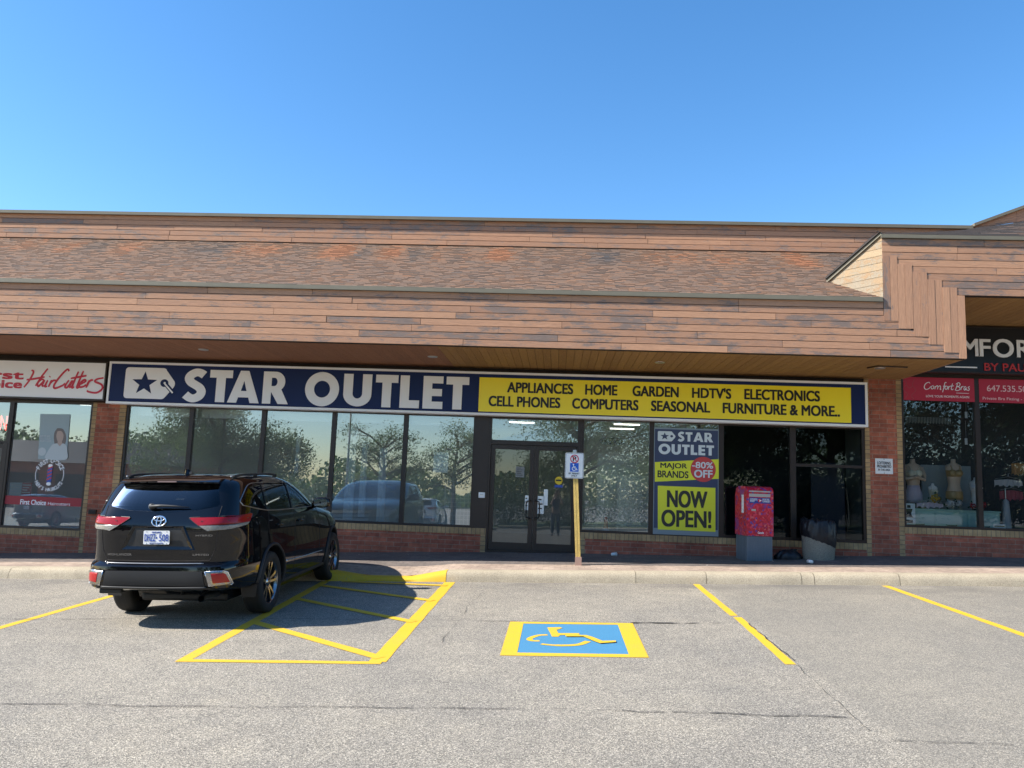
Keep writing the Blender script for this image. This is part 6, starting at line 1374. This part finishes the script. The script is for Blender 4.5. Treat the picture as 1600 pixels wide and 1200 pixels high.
v, f = shape([arc(0.0, 1.042, 0.010, 0.013, 0, 320, 8)], 0.001); mb.mesh([(px_-0.0035+p.z*0.1, -p.x+0.0, p.y) for p in v], f); mb.build('lettering', M['plateblue'], pl_)
mb = MB()
for y in (-0.12, 0.12):
    for z in (0.978, 1.112): mb.lathe([(0, 0.003), (0.006, 0.002), (0.006, 0)], 8, Matrix.Translation((px_-0.0021, y, z)) @ Matrix.Rotation(-pi/2, 4, 'Y'))
mb.build('screw', M['alu'], pl_)
mb = MB(); ez = 1.228
def ell(ry, rz, cz, off, rt=0.0075): mb.tube([RX(off)(ry*cos(2*pi*i/40), ez+cz+rz*sin(2*pi*i/40)) for i in range(41)], rt, 8, False)
ell(0.082, 0.058, 0, 0.010, 0.009); ell(0.027, 0.050, 0, 0.012); ell(0.062, 0.023, 0.027, 0.014); P_(mb, 'emblem', M['chrome'], smooth=True)
mb = MB(); rtext(mb, 'HIGHLANDER', 0.60, 0.31, 0.832, 0.858, 0.001, 0.0); P_(mb, 'model_lettering', M['rim'])
mb = MB(); rtext(mb, 'HYBRID', -0.45, -0.64, 1.058, 1.078, 0.001, 0.0); P_(mb, 'badge_lettering', M['rim'])
mb = MB(); rtext(mb, 'LIMITED', -0.42, -0.605, 0.837, 0.858, 0.001, 0.0); P_(mb, 'trim_lettering', M['rim'])
mb = MB(); a = RX(0.03)(0.10, 1.402); mb.lathe([(0.035, 0), (0.035, 0.03), (0.02, 0.045), (0, 0.045)], 14, Matrix.Translation(RX(0.0)(0.13, 1.395)) @ Matrix.Rotation(-pi/2, 4, 'Y')); mb.tube([RX(0.045)(0.13, 1.395), RX(0.05)(0.0, 1.405), RX(0.04)(-0.15, 1.40), RX(0.022)(-0.33, 1.385)], [0.02, 0.016, 0.012, 0.006], 8); P_(mb, 'rear_wiper', M['trim'], smooth=True)
# spoiler
mb = MB(); vs = []; ny_ = 20
for i in range(ny_+1):
    y = -0.60+1.20*i/ny_; xo = -0.905-0.065*(1-(y/0.60)**4)
    for x, z in ((-0.60, 1.735*1-0.02*(abs(y)/0.66)**2), (-0.85, 1.732-0.03*(abs(y)/0.66)**2), (xo, 1.690-0.02*(abs(y)/0.66)**2), (xo, 1.672-0.02*(abs(y)/0.66)**2), (-0.86, 1.655-0.0*abs(y)), (-0.62, 1.66)): vs.append((x, y, z))
mb.mesh(vs, [(i*6+k, (i+1)*6+k, (i+1)*6+(k+1) % 6, i*6+(k+1) % 6) for i in range(ny_) for k in range(6)]+[tuple(range(6)), tuple(ny_*6+k for k in range(6))[::-1]]); sp_ = P_(mb, 'spoiler', M['paint'], auto=40)
mb = MB(); mb.box(-0.975, -0.965, -0.115, 0.115, 1.676, 1.689); mb.build('brake_light', plain('brake_light_lens', (0.25, 0.17, 0.16), 0.3), sp_)
mb = MB(); mb.prism([(-0.50, 0.012, 1.765), (-0.36, 0.03, 1.765), (-0.25, 0.004, 1.765), (-0.36, -0.03, 1.765), (-0.50, -0.012, 1.765)], (-0.02, 0, 0.0)); mb = MB()
mb.mesh([(-0.24, 0, 1.766), (-0.47, 0.035, 1.764), (-0.50, 0, 1.764), (-0.47, -0.035, 1.764), (-0.47, 0.004, 1.835), (-0.50, 0, 1.83), (-0.47, -0.004, 1.835)], [(0, 1, 4), (0, 6, 3), (0, 4, 6), (1, 2, 5, 4), (2, 3, 6, 5), (4, 5, 6)]); P_(mb, 'roof_antenna', M['paint'])
mb = MB(); mb.tube([(-0.6, -0.50, 0.33), (-1.0, -0.52, 0.36), (-1.10, -0.53, 0.345)], 0.04, 14, False); mb.tube([(-1.10, -0.53, 0.345), (-1.0, -0.52, 0.36)], 0.034, 14, False); P_(mb, 'exhaust_pipe', M['satin'], smooth=True)
mb = MB(); mb.rbox(-0.40, 3.4, -0.55, 0.55, 0.20, 0.30, 0.03); mb.tube([(0, -0.7, 0.36), (0, 0.7, 0.36)], 0.06, 10); mb.rbox(-1.06, -0.8, 0.45, 0.72, 0.385, 0.45, 0.02); P_(mb, 'underbody', M['trim'])
for sx, sy in ((1.05, 0.38), (1.05, -0.38)):
    mb = MB(); mb.rbox(sx-0.25, sx+0.25, sy-0.24, sy+0.24, 0.75, 0.98, 0.06); mb.rbox(sx-0.32, sx-0.18, sy-0.23, sy+0.23, 0.95, 1.45, 0.05); mb.rbox(sx-0.33, sx-0.23, sy-0.13, sy+0.13, 1.46, 1.62, 0.04); P_(mb, 'front_seat', M['seat'])
mb = MB(); mb.rbox(-0.1, 0.15, -0.68, 0.68, 0.82, 1.42, 0.06); P_(mb, 'rear_seat', M['seat'])
mb = MB(); mb.tube([(1.66+0.05*cos(a)*0, 0.38+0.18*cos(a), 1.12+0.17*sin(a)) for a in [2*pi*i/24 for i in range(25)]], 0.014, 6, False); P_(mb, 'steering_wheel', M['trim'])
# wheels
def wheel(s):
    mb = MB(); R = Matrix.Rotation(-s*pi/2, 4, 'X'); W2 = 0.122
    prof = [(0.262, -W2*0.82), (0.275, -W2*0.95), (0.32, -W2*1.06), (0.355, -W2*1.0), (0.378, -W2*0.86), (0.387, -W2*0.6), (0.388, 0), (0.387, W2*0.6), (0.378, W2*0.86), (0.355, W2*1.0), (0.32, W2*1.06), (0.275, W2*0.95), (0.262, W2*0.82)]
    mb.lathe(prof, 56, R)
    for c in (-0.05, 0.0, 0.05): mb.lathe([(0.3885, c-0.004), (0.3895, c-0.003), (0.3895, c+0.003), (0.3885, c+0.003)], 56, R)
    ty = mb.build('tyre', M['tyre'], smooth=True)
    mb = MB(); mb.lathe([(0.262, -0.10), (0.255, -0.09), (0.245, 0.03), (0.250, 0.085), (0.262, 0.104), (0.272, 0.108), (0.274, 0.10), (0.262, 0.098)], 56, R)
    for k in range(5):
        for d in (-1, 1):
            a0 = 2*pi*k/5+0.2; a1 = a0+d*0.22
            p0 = Vector((0.06*cos(a0+d*0.25), 0.06*sin(a0+d*0.25), 0.075)); p1 = Vector((0.252*cos(a1), 0.252*sin(a1), 0.095)); t = (p1-p0).normalized(); q = t.cross(Vector((0, 0, 1))).normalized()
            v = []
            for p, w_ in ((p0, 0.018), (p0.lerp(p1, 0.5)+Vector((0, 0, 0.004)), 0.014), (p1, 0.021)): v += [p+q*w_, p-q*w_, p-q*w_*0.8+Vector((0, 0, -0.03)), p+q*w_*0.8+Vector((0, 0, -0.03))]
            mb.mesh([R @ x for x in v], [(j*4+i, j*4+(i+1) % 4, (j+1)*4+(i+1) % 4, (j+1)*4+i) for j in range(2) for i in range(4)])
    mb.lathe([(0, 0.092), (0.03, 0.09), (0.05, 0.082), (0.068, 0.06), (0.07, 0.02)], 28, R)
    ri = mb.build('rim', M['rim'], auto=30)
    mb = MB(); mb.lathe([(0, 0.0), (0.17, 0.0), (0.17, 0.02), (0.245, 0.02), (0.245, -0.02), (0, -0.02)], 32, R); dk = mb.build('brake_disc', M['trim'])
    return ty, ri, dk
for wx in (0, WB):
    for s in (1, -1):
        h = empty('wheel'); h.parent = car; h.location = (wx, s*0.835, WR)
        for o in wheel(s): o.parent = h
xa = Vector((0, 1, 0.03)).normalized(); nz_ = Vector((-0.033, -0.03, 1)).normalized(); ya = nz_.cross(xa)
def park(o, x, y, flip=False):
    X, Y_ = (xa, ya) if not flip else (-xa, -ya)
    o.matrix_world = Matrix(((X.x, Y_.x, nz_.x, x), (X.y, Y_.y, nz_.y, y), (X.z, Y_.z, nz_.z, lot(x, y)), (0, 0, 0, 1)))
park(car, -4.575, 10.37)

# ---------------------------------------------------------------- what stands behind the camera and shows in the glass
def recolour(root, m):
    for o in [root]+list(root.children_recursive):
        for sl_ in o.material_slots:
            if sl_.material == M['paint']: sl_.link = 'OBJECT'; sl_.material = m
for x, y, c, lab in ((-7.5, -13.5, (0.5, 0.5, 0.5), 'white SUV parked far across the lot, seen in the shop glass'), (-28.5, -11, (0.08, 0.085, 0.1), 'dark grey SUV parked far across the lot opposite the salon'), (-24.5, -12, (0.25, 0.012, 0.02), 'red SUV parked far across the lot opposite the salon')):
    c2 = copy_tree(car); c2['label'] = lab; park(c2, x, y, True); recolour(c2, plain('car_paint', c, 0.25, 0, 0, 1, 0.5, 1.0))
M['leaf'] = None
def leafmat(name, a, b):
    m, nt, bs = newmat(name); t = N(nt, 'ShaderNodeAttribute', attribute_name='tone', attribute_type='GEOMETRY').outputs['Fac']
    nt.links.new(mixc(nt, t, a, b), bs.inputs['Base Color']); bs.inputs['Roughness'].default_value = 0.6
    tr = N(nt, 'ShaderNodeBsdfTranslucent'); mx = N(nt, 'ShaderNodeMixShader'); mx.inputs[0].default_value = 0.45; nt.links.new(mixc(nt, t, tuple(c*1.4 for c in a), tuple(c*1.5 for c in b)), tr.inputs[0])
    o_ = [n for n in nt.nodes if n.type == 'OUTPUT_MATERIAL'][0]; nt.links.new(bs.outputs[0], mx.inputs[1]); nt.links.new(tr.outputs[0], mx.inputs[2]); nt.links.new(mx.outputs[0], o_.inputs[0]); return m
M['leaf'] = leafmat('tree_leaves', (0.055, 0.095, 0.03), (0.14, 0.19, 0.065)); M['needle'] = leafmat('evergreen_leaves', (0.022, 0.045, 0.016), (0.058, 0.09, 0.03)); M['bark'] = plain('bark', (0.07, 0.05, 0.04), 0.9, 0, 0.4, 12, bump=0.5)
def tree(name, label, x, y, h, cr, seed, cb=0.35, nleaf=2600, ls=0.24, mat='leaf', sq=1.0, group=None, cat='tree', dens=8.5):
    rt_ = random.Random(seed); gz_ = lot(x, y)-0.1; root = empty(name, (x, y, gz_)); tag(root, label, cat, group)
    mb = MB(); tr = 0.028*h; top_ = Vector((rt_.uniform(-0.3, 0.3), rt_.uniform(-0.3, 0.3), h*0.8)); tk = [Vector((0, 0, 0)), Vector((rt_.uniform(-0.1, 0.1), 0, h*0.25)), Vector((rt_.uniform(-0.25, 0.25), rt_.uniform(-0.2, 0.2), h*0.5)), top_]
    mb.tube(tk, [tr, tr*0.8, tr*0.55, tr*0.15], 9); ends = []
    for i in range(15):
        t = rt_.uniform(cb*0.85, 0.95); p = tk[0].lerp(top_, t); an = i*2.4+rt_.uniform(-0.5, 0.5); ln = cr*rt_.uniform(0.6, 1.0)*(1-0.45*max(0, t-0.5))
        e = p+Vector((cos(an)*ln, sin(an)*ln, ln*rt_.uniform(0.15, 0.7))); m_ = p.lerp(e, 0.5)+Vector((0, 0, 0.12*ln)); mb.tube([p, m_, e], [tr*0.4, tr*0.25, 0.02], 6); ends += [e, m_]
        for _ in range(3): e2 = m_.lerp(e, rt_.random())+Vector((rt_.uniform(-1, 1), rt_.uniform(-1, 1), rt_.uniform(-0.4, 0.8)))*ln*0.45; mb.tube([m_, e2], [tr*0.16, 0.012], 5); ends.append(e2)
    mb.build('trunk', M['bark'], root, smooth=True)
    mb = MB(); cl_ = [(e, cr*rt_.uniform(0.2, 0.4)) for e in ends]
    for _ in range(int(nleaf*dens)):
        c, r = rt_.choice(cl_); d_ = Vector((rt_.gauss(0, 1), rt_.gauss(0, 1), rt_.gauss(0, 1)*0.65*sq)).normalized()*r*rt_.random()**0.45; p = c+d_
        if p.z < h*cb*0.8: continue
        n_ = Vector((rt_.gauss(0, 1), rt_.gauss(0, 1), rt_.gauss(0.5, 1))).normalized(); u = n_.orthogonal().normalized(); v_ = n_.cross(u); s = (0.6 if mat == 'leaf' else 0.95)*ls*rt_.uniform(0.5, 1.2); tn = rt_.random()
        mb.face([p-u*s*0.5, p+v_*s*0.32, p+u*s*0.5, p-v_*s*0.32], tn)
    mb.build('crown', M[mat], root)
    return root
G = 'trees beyond the lot'
tree('deciduous_tree', 'broad leafy tree with a thick trunk across the lot, mirrored behind the parked car', -21.2, -17.5, 10.5, 4.7, 3, 0.3, 5200, 0.26, group=G)
tree('deciduous_tree', 'thin young tree across the lot, mirrored over the hanging strips', -10.6, -17, 6.6, 2.2, 5, 0.45, 900, 0.2, group=G)
tree('deciduous_tree', 'young tree across the lot, mirrored above the OPEN sign', -6.4, -18, 6.9, 2.6, 6, 0.4, 1200, 0.2, group=G)
tree('deciduous_tree', 'tall loose tree across the lot, mirrored in the glass over the doors', 1.8, -19, 10.2, 4.6, 7, 0.28, 3400, 0.24, group=G)
tree('deciduous_tree', 'dense tree across the lot, mirrored beside the window poster', 8.5, -18, 11, 4.8, 8, 0.2, 4200, 0.25, group=G)
tree('evergreen_tree', 'dark dense tree across the lot, mirrored beside the mailbox', 15.5, -15, 11.5, 4.8, 9, 0.08, 5200, 0.26, 'needle', group=G)
tree('evergreen_tree', 'dark spreading tree across the lot, mirrored in the bra shop glass', 23, -14, 12, 5.4, 10, 0.06, 6200, 0.27, 'needle', group=G)
tree('evergreen_tree', 'dark tall tree across the lot at the far end of the bra shop glass', 32, -15, 12.5, 5.2, 12, 0.06, 4200, 0.28, 'needle', group=G)
def shrub(label, x, y, r, h, seed, n=5000):
    rt_ = random.Random(seed); root = empty('shrub', (x, y, lot(x, y))); tag(root, label, 'shrub', 'shrubs on the island across the lot'); mb = MB(); st = MB()
    for i in range(7): an = rt_.uniform(0, 6.3); st.tube([(0, 0, 0), (r*0.4*cos(an), r*0.4*sin(an), h*0.7)], [0.025, 0.008], 5)
    st.build('stem', M['bark'], root)
    for _ in range(n):
        d_ = Vector((rt_.gauss(0, 1), rt_.gauss(0, 1), rt_.gauss(0, 1))).normalized()*rt_.random()**0.4; p = Vector((d_.x*r, d_.y*r, h*0.5+d_.z*h*0.55)); n_ = Vector((rt_.gauss(0, 1), rt_.gauss(0, 1), 0.7)).normalized(); u = n_.orthogonal().normalized(); v_ = n_.cross(u); s = 0.11*rt_.uniform(0.5, 1.2)
        if p.z > 0: mb.face([p-u*s*0.5, p+v_*s*0.35, p+u*s*0.5, p-v_*s*0.35], rt_.random())
    mb.build('foliage', M['needle'], root)
for i, (x, lab) in enumerate(((-2.6, 'dark shrub across the lot mirrored in the door by the column'), (0.8, 'dark shrub across the lot mirrored in the door by the sign post'), (4.4, 'dark shrub across the lot mirrored beyond the sign post'), (8.2, 'dark shrub across the lot mirrored under the window poster'), (11.8, 'dark shrub across the lot mirrored behind the mailbox'), (17.5, 'dark shrub across the lot mirrored beside the concrete bin'))): shrub(lab, x, -14.5, 2.1, 2.5, 40+i)
# grass island and its kerb, far treeline, low building
M['grass'] = plain('grass', (0.10, 0.12, 0.035), 0.9, 0, 0.35, 3); mb = MB(); xs2 = [-3.6+i*2 for i in range(23)]
mb.mesh([(x, y, lot(x, y)+0.14) for x in xs2 for y in (-24, -12)], [(2*i, 2*i+2, 2*i+3, 2*i+1) for i in range(22)]); tag(mb.build('lawn', M['grass']), 'strip of grass across the lot', kind='structure')
mb = MB(); mb.mesh([(x, y, lot(x, -12)+z) for x in xs2 for y, z in ((-11.8, -0.05), (-11.8, 0.14), (-12.0, 0.155))], [(3*i+k, 3*i+3+k, 3*i+4+k, 3*i+1+k) for i in range(22) for k in (0, 1)]); tag(mb.build('kerb', M['kerb']), 'pale kerb of the grass strip across the lot', kind='structure')
rt_ = random.Random(77); mb = MB()
for _ in range(42000):
    x = rt_.uniform(-150, 110); y = -75+rt_.uniform(-6, 6); h = 6.5+2.4*sin(x*0.07)+1.7*sin(x*0.23+1)+1.0*sin(x*0.6); z = -1.6+h*rt_.random()**0.8; s = rt_.uniform(0.22, 0.55); n_ = Vector((rt_.gauss(0, 0.6), 1, rt_.gauss(0.3, 0.6))).normalized(); u = n_.orthogonal().normalized(); v_ = n_.cross(u); p = Vector((x, y, z)); mb.face([p-u*s*0.6, p+v_*s*0.5, p+u*s*0.6, p-v_*s*0.5], rt_.random())
tag(mb.build('treeline', M['leaf']), 'far band of trees behind the lot', kind='stuff')
fb = empty('far_building', (-42, -42, -1.6)); tag(fb, 'low brown building far behind the lot', 'building'); iv = Matrix.Translation((42, 42, 1.6)); mb = MB(); mb.box(-56, -32, -48, -38, -1.6, 2.6); o = mb.build('wall', M['brick']); o.parent = fb; o.matrix_parent_inverse = iv
mb = MB(); mb.prism([(-57, -49, 2.6), (-57, -37, 2.6), (-57, -40, 4.6), (-57, -46, 4.6)], (26, 0, 0)); o = mb.build('roof', M['bronze']); o.parent = fb; o.matrix_parent_inverse = iv
for k in range(5): mb = MB(); mb.box(-54.5+k*4.6, -51.5+k*4.6, -37.98, -37.9, -0.6, 1.6); o = mb.build('window', M['dark']); o.parent = fb; o.matrix_parent_inverse = iv
def lamp_post(label, x, y, h):
    r_ = empty('street_lamp', (x, y, lot(x, y))); tag(r_, label, 'street lamp'); mb = MB(); mb.tube([(0, 0, 0), (0, 0, h)], [0.1, 0.06], 10); mb.build('pole', M['drip'], r_, smooth=True)
    mb = MB(); mb.tube([(0, 0, h), (0.7, 0, h+0.15)], 0.035, 8); mb.rbox(0.6, 1.2, -0.13, 0.13, h+0.08, h+0.2, 0.03); mb.build('lamp_head', M['alu'], r_)
lamp_post('tall street lamp far across the lot', -14.5, -24, 8.0)

# ---------------------------------------------------------------- the person taking the photograph, mirrored in the door
M['skin'] = plain('skin', (0.42, 0.25, 0.18), 0.5); M['shirt'] = plain('dark_blue_clothes', (0.03, 0.04, 0.07), 0.8); M['hair'] = plain('dark_hair', (0.02, 0.015, 0.012), 0.6); M['shoe'] = plain('black_shoes', (0.02, 0.02, 0.02), 0.5)
def skin(name, verts, edges, mat, parent, root_i=0, sub=2):
    me = bpy.data.meshes.new(name); me.from_pydata([v[:3] for v in verts], edges, []); o = bpy.data.objects.new(name, me); C.objects.link(o)
    o.modifiers.new('s', 'SKIN')
    for i, v in enumerate(verts):
        sv = me.skin_vertices[0].data[i]; sv.radius = (v[3], v[4] if len(v) > 4 else v[3]); sv.use_root = i == root_i
    ms = o.modifiers.new('u', 'SUBSURF'); ms.levels = sub; ms.render_levels = sub
    dg = bpy.context.evaluated_depsgraph_get(); nm = bpy.data.meshes.new_from_object(o.evaluated_get(dg)); o.modifiers.clear(); o.data = nm; bpy.data.meshes.remove(me); nm.name = name
    nm.materials.clear(); nm.materials.append(mat); nm.polygons.foreach_set('use_smooth', [True]*len(nm.polygons)); o.parent = parent; return o
px, py = 0.05, -0.42; pzz = lot(px, py)
per = empty('person', (px, py, pzz)); tag(per, 'person in dark clothes holding a phone up with both hands', 'person')
V = [(0, 0, 0.95, 0.15, 0.10), (0, 0, 1.15, 0.14, 0.095), (0, 0.0, 1.36, 0.165, 0.10), (0, 0, 1.48, 0.09, 0.07), (0, 0.01, 1.56, 0.055), (0, 0.025, 1.64, 0.075, 0.085), (0, 0.025, 1.74, 0.07, 0.085)]
Eg = [(0, 1), (1, 2), (2, 3), (3, 4), (4, 5), (5, 6)]
for s in (-1, 1):
    b = len(V); V += [(s*0.10, 0, 0.86, 0.088), (s*0.11, 0.015, 0.50, 0.062), (s*0.115, -0.01, 0.30, 0.055), (s*0.12, -0.015, 0.09, 0.038), (s*0.125, 0.07, 0.035, 0.035, 0.03), (s*0.13, 0.17, 0.03, 0.034, 0.022)]; Eg += [(0, b), (b, b+1), (b+1, b+2), (b+2, b+3), (b+3, b+4), (b+4, b+5)]
    b = len(V); V += [(s*0.185, 0, 1.41, 0.062), (s*0.25, 0.13, 1.30, 0.046), (s*0.27, 0.20, 1.26, 0.043), (s*0.16, 0.27, 1.55, 0.035), (s*0.10, 0.30, 1.72, 0.026), (s*0.085, 0.31, 1.78, 0.036, 0.018)]; Eg += [(2, b), (b, b+1), (b+1, b+2), (b+2, b+3), (b+3, b+4), (b+4, b+5)]
skin('body', V, Eg, M['skin'], per)
sub = lambda ids, g: ([(V[i][0], V[i][1], V[i][2], V[i][3]+g, (V[i][4] if len(V[i]) > 4 else V[i][3])+g) for i in ids])
skin('shirt', sub([0, 1, 2, 3], 0.012)+sub([13, 14], 0.014)+sub([19, 20] if len(V) > 25 else [25, 26], 0.014) if False else sub([0, 1, 2], 0.014)+[(-0.185, 0, 1.41, 0.078), (-0.235, 0.10, 1.325, 0.062), (0.185, 0, 1.41, 0.078), (0.235, 0.10, 1.325, 0.062), (0, 0, 1.46, 0.10, 0.085)], [(0, 1), (1, 2), (2, 3), (3, 4), (2, 5), (5, 6), (2, 7)], M['shirt'], per)
skin('trousers', [(0, 0, 0.97, 0.162, 0.112), (-0.10, 0, 0.86, 0.102), (-0.11, 0.015, 0.50, 0.08), (-0.12, -0.015, 0.10, 0.062), (0.10, 0, 0.86, 0.102), (0.11, 0.015, 0.50, 0.08), (0.12, -0.015, 0.10, 0.062)], [(0, 1), (1, 2), (2, 3), (0, 4), (4, 5), (5, 6)], M['shirt'], per)
skin('hair', [(0, 0.0, 1.70, 0.082, 0.088), (0, 0.0, 1.775, 0.078, 0.088), (0, -0.03, 1.66, 0.07, 0.06)], [(0, 1), (0, 2)], M['hair'], per)
for s in (-1, 1):
    skin('shoe', [(s*0.12, -0.03, 0.045, 0.045, 0.045), (s*0.125, 0.07, 0.042, 0.046, 0.04), (s*0.13, 0.19, 0.034, 0.042, 0.032)], [(0, 1), (1, 2)], M['shoe'], per)
    for k in range(5):
        z = 1.83-k*0.017 if k < 4 else 1.775; ln = (0.9, 1.0, 0.95, 0.75, 0.7)[k]
        skin('finger' if k < 4 else 'thumb', [(s*0.10, 0.315, z-0.02, 0.010), (s*0.112, 0.338*1.0, z, 0.0095), (s*0.095, 0.345+0.01*ln, z+0.003, 0.009), (s*(0.095-0.03*ln), 0.352, z+0.002, 0.008)] if k < 4 else [(s*0.09, 0.31, z, 0.011), (s*0.075, 0.318, z+0.02, 0.010), (s*0.055, 0.322, z+0.03, 0.009)], [(0, 1), (1, 2), (2, 3)] if k < 4 else [(0, 1), (1, 2)], M['skin'], per, 0, 1)
mb = MB()
for s in (-1, 1): mb.lathe([(0, 0.012), (0.01, 0.008), (0.012, 0)], 10, Matrix.Translation((s*0.032, 0.098, 1.70)) @ Matrix.Rotation(-pi/2, 4, 'X'))
mb.build('eye', M['dark'], per, smooth=True)
mb = MB(); mb.mesh([(0, 0.10, 1.70), (0.014, 0.10, 1.662), (-0.014, 0.10, 1.662), (0, 0.132, 1.665)], [(0, 1, 3), (0, 3, 2), (1, 2, 3)]); mb.build('nose', M['skin'], per)
ph = empty('phone', (px, py+0.335, pzz+1.80)); tag(ph, 'dark phone held up in both hands of the person', 'phone')
mb = MB(); mb.rbox(-0.078, 0.078, -0.004, 0.004, -0.037, 0.037, 0.003); mb.build('case', M['dark'], ph)
mb = MB(); mb.lathe([(0, 0.0), (0.008, 0.0), (0.009, -0.002), (0, -0.002)], 12, Matrix.Translation((-0.06, 0.0045, 0.02)) @ Matrix.Rotation(-pi/2, 4, 'X')); mb.build('lens', M['black'], ph)
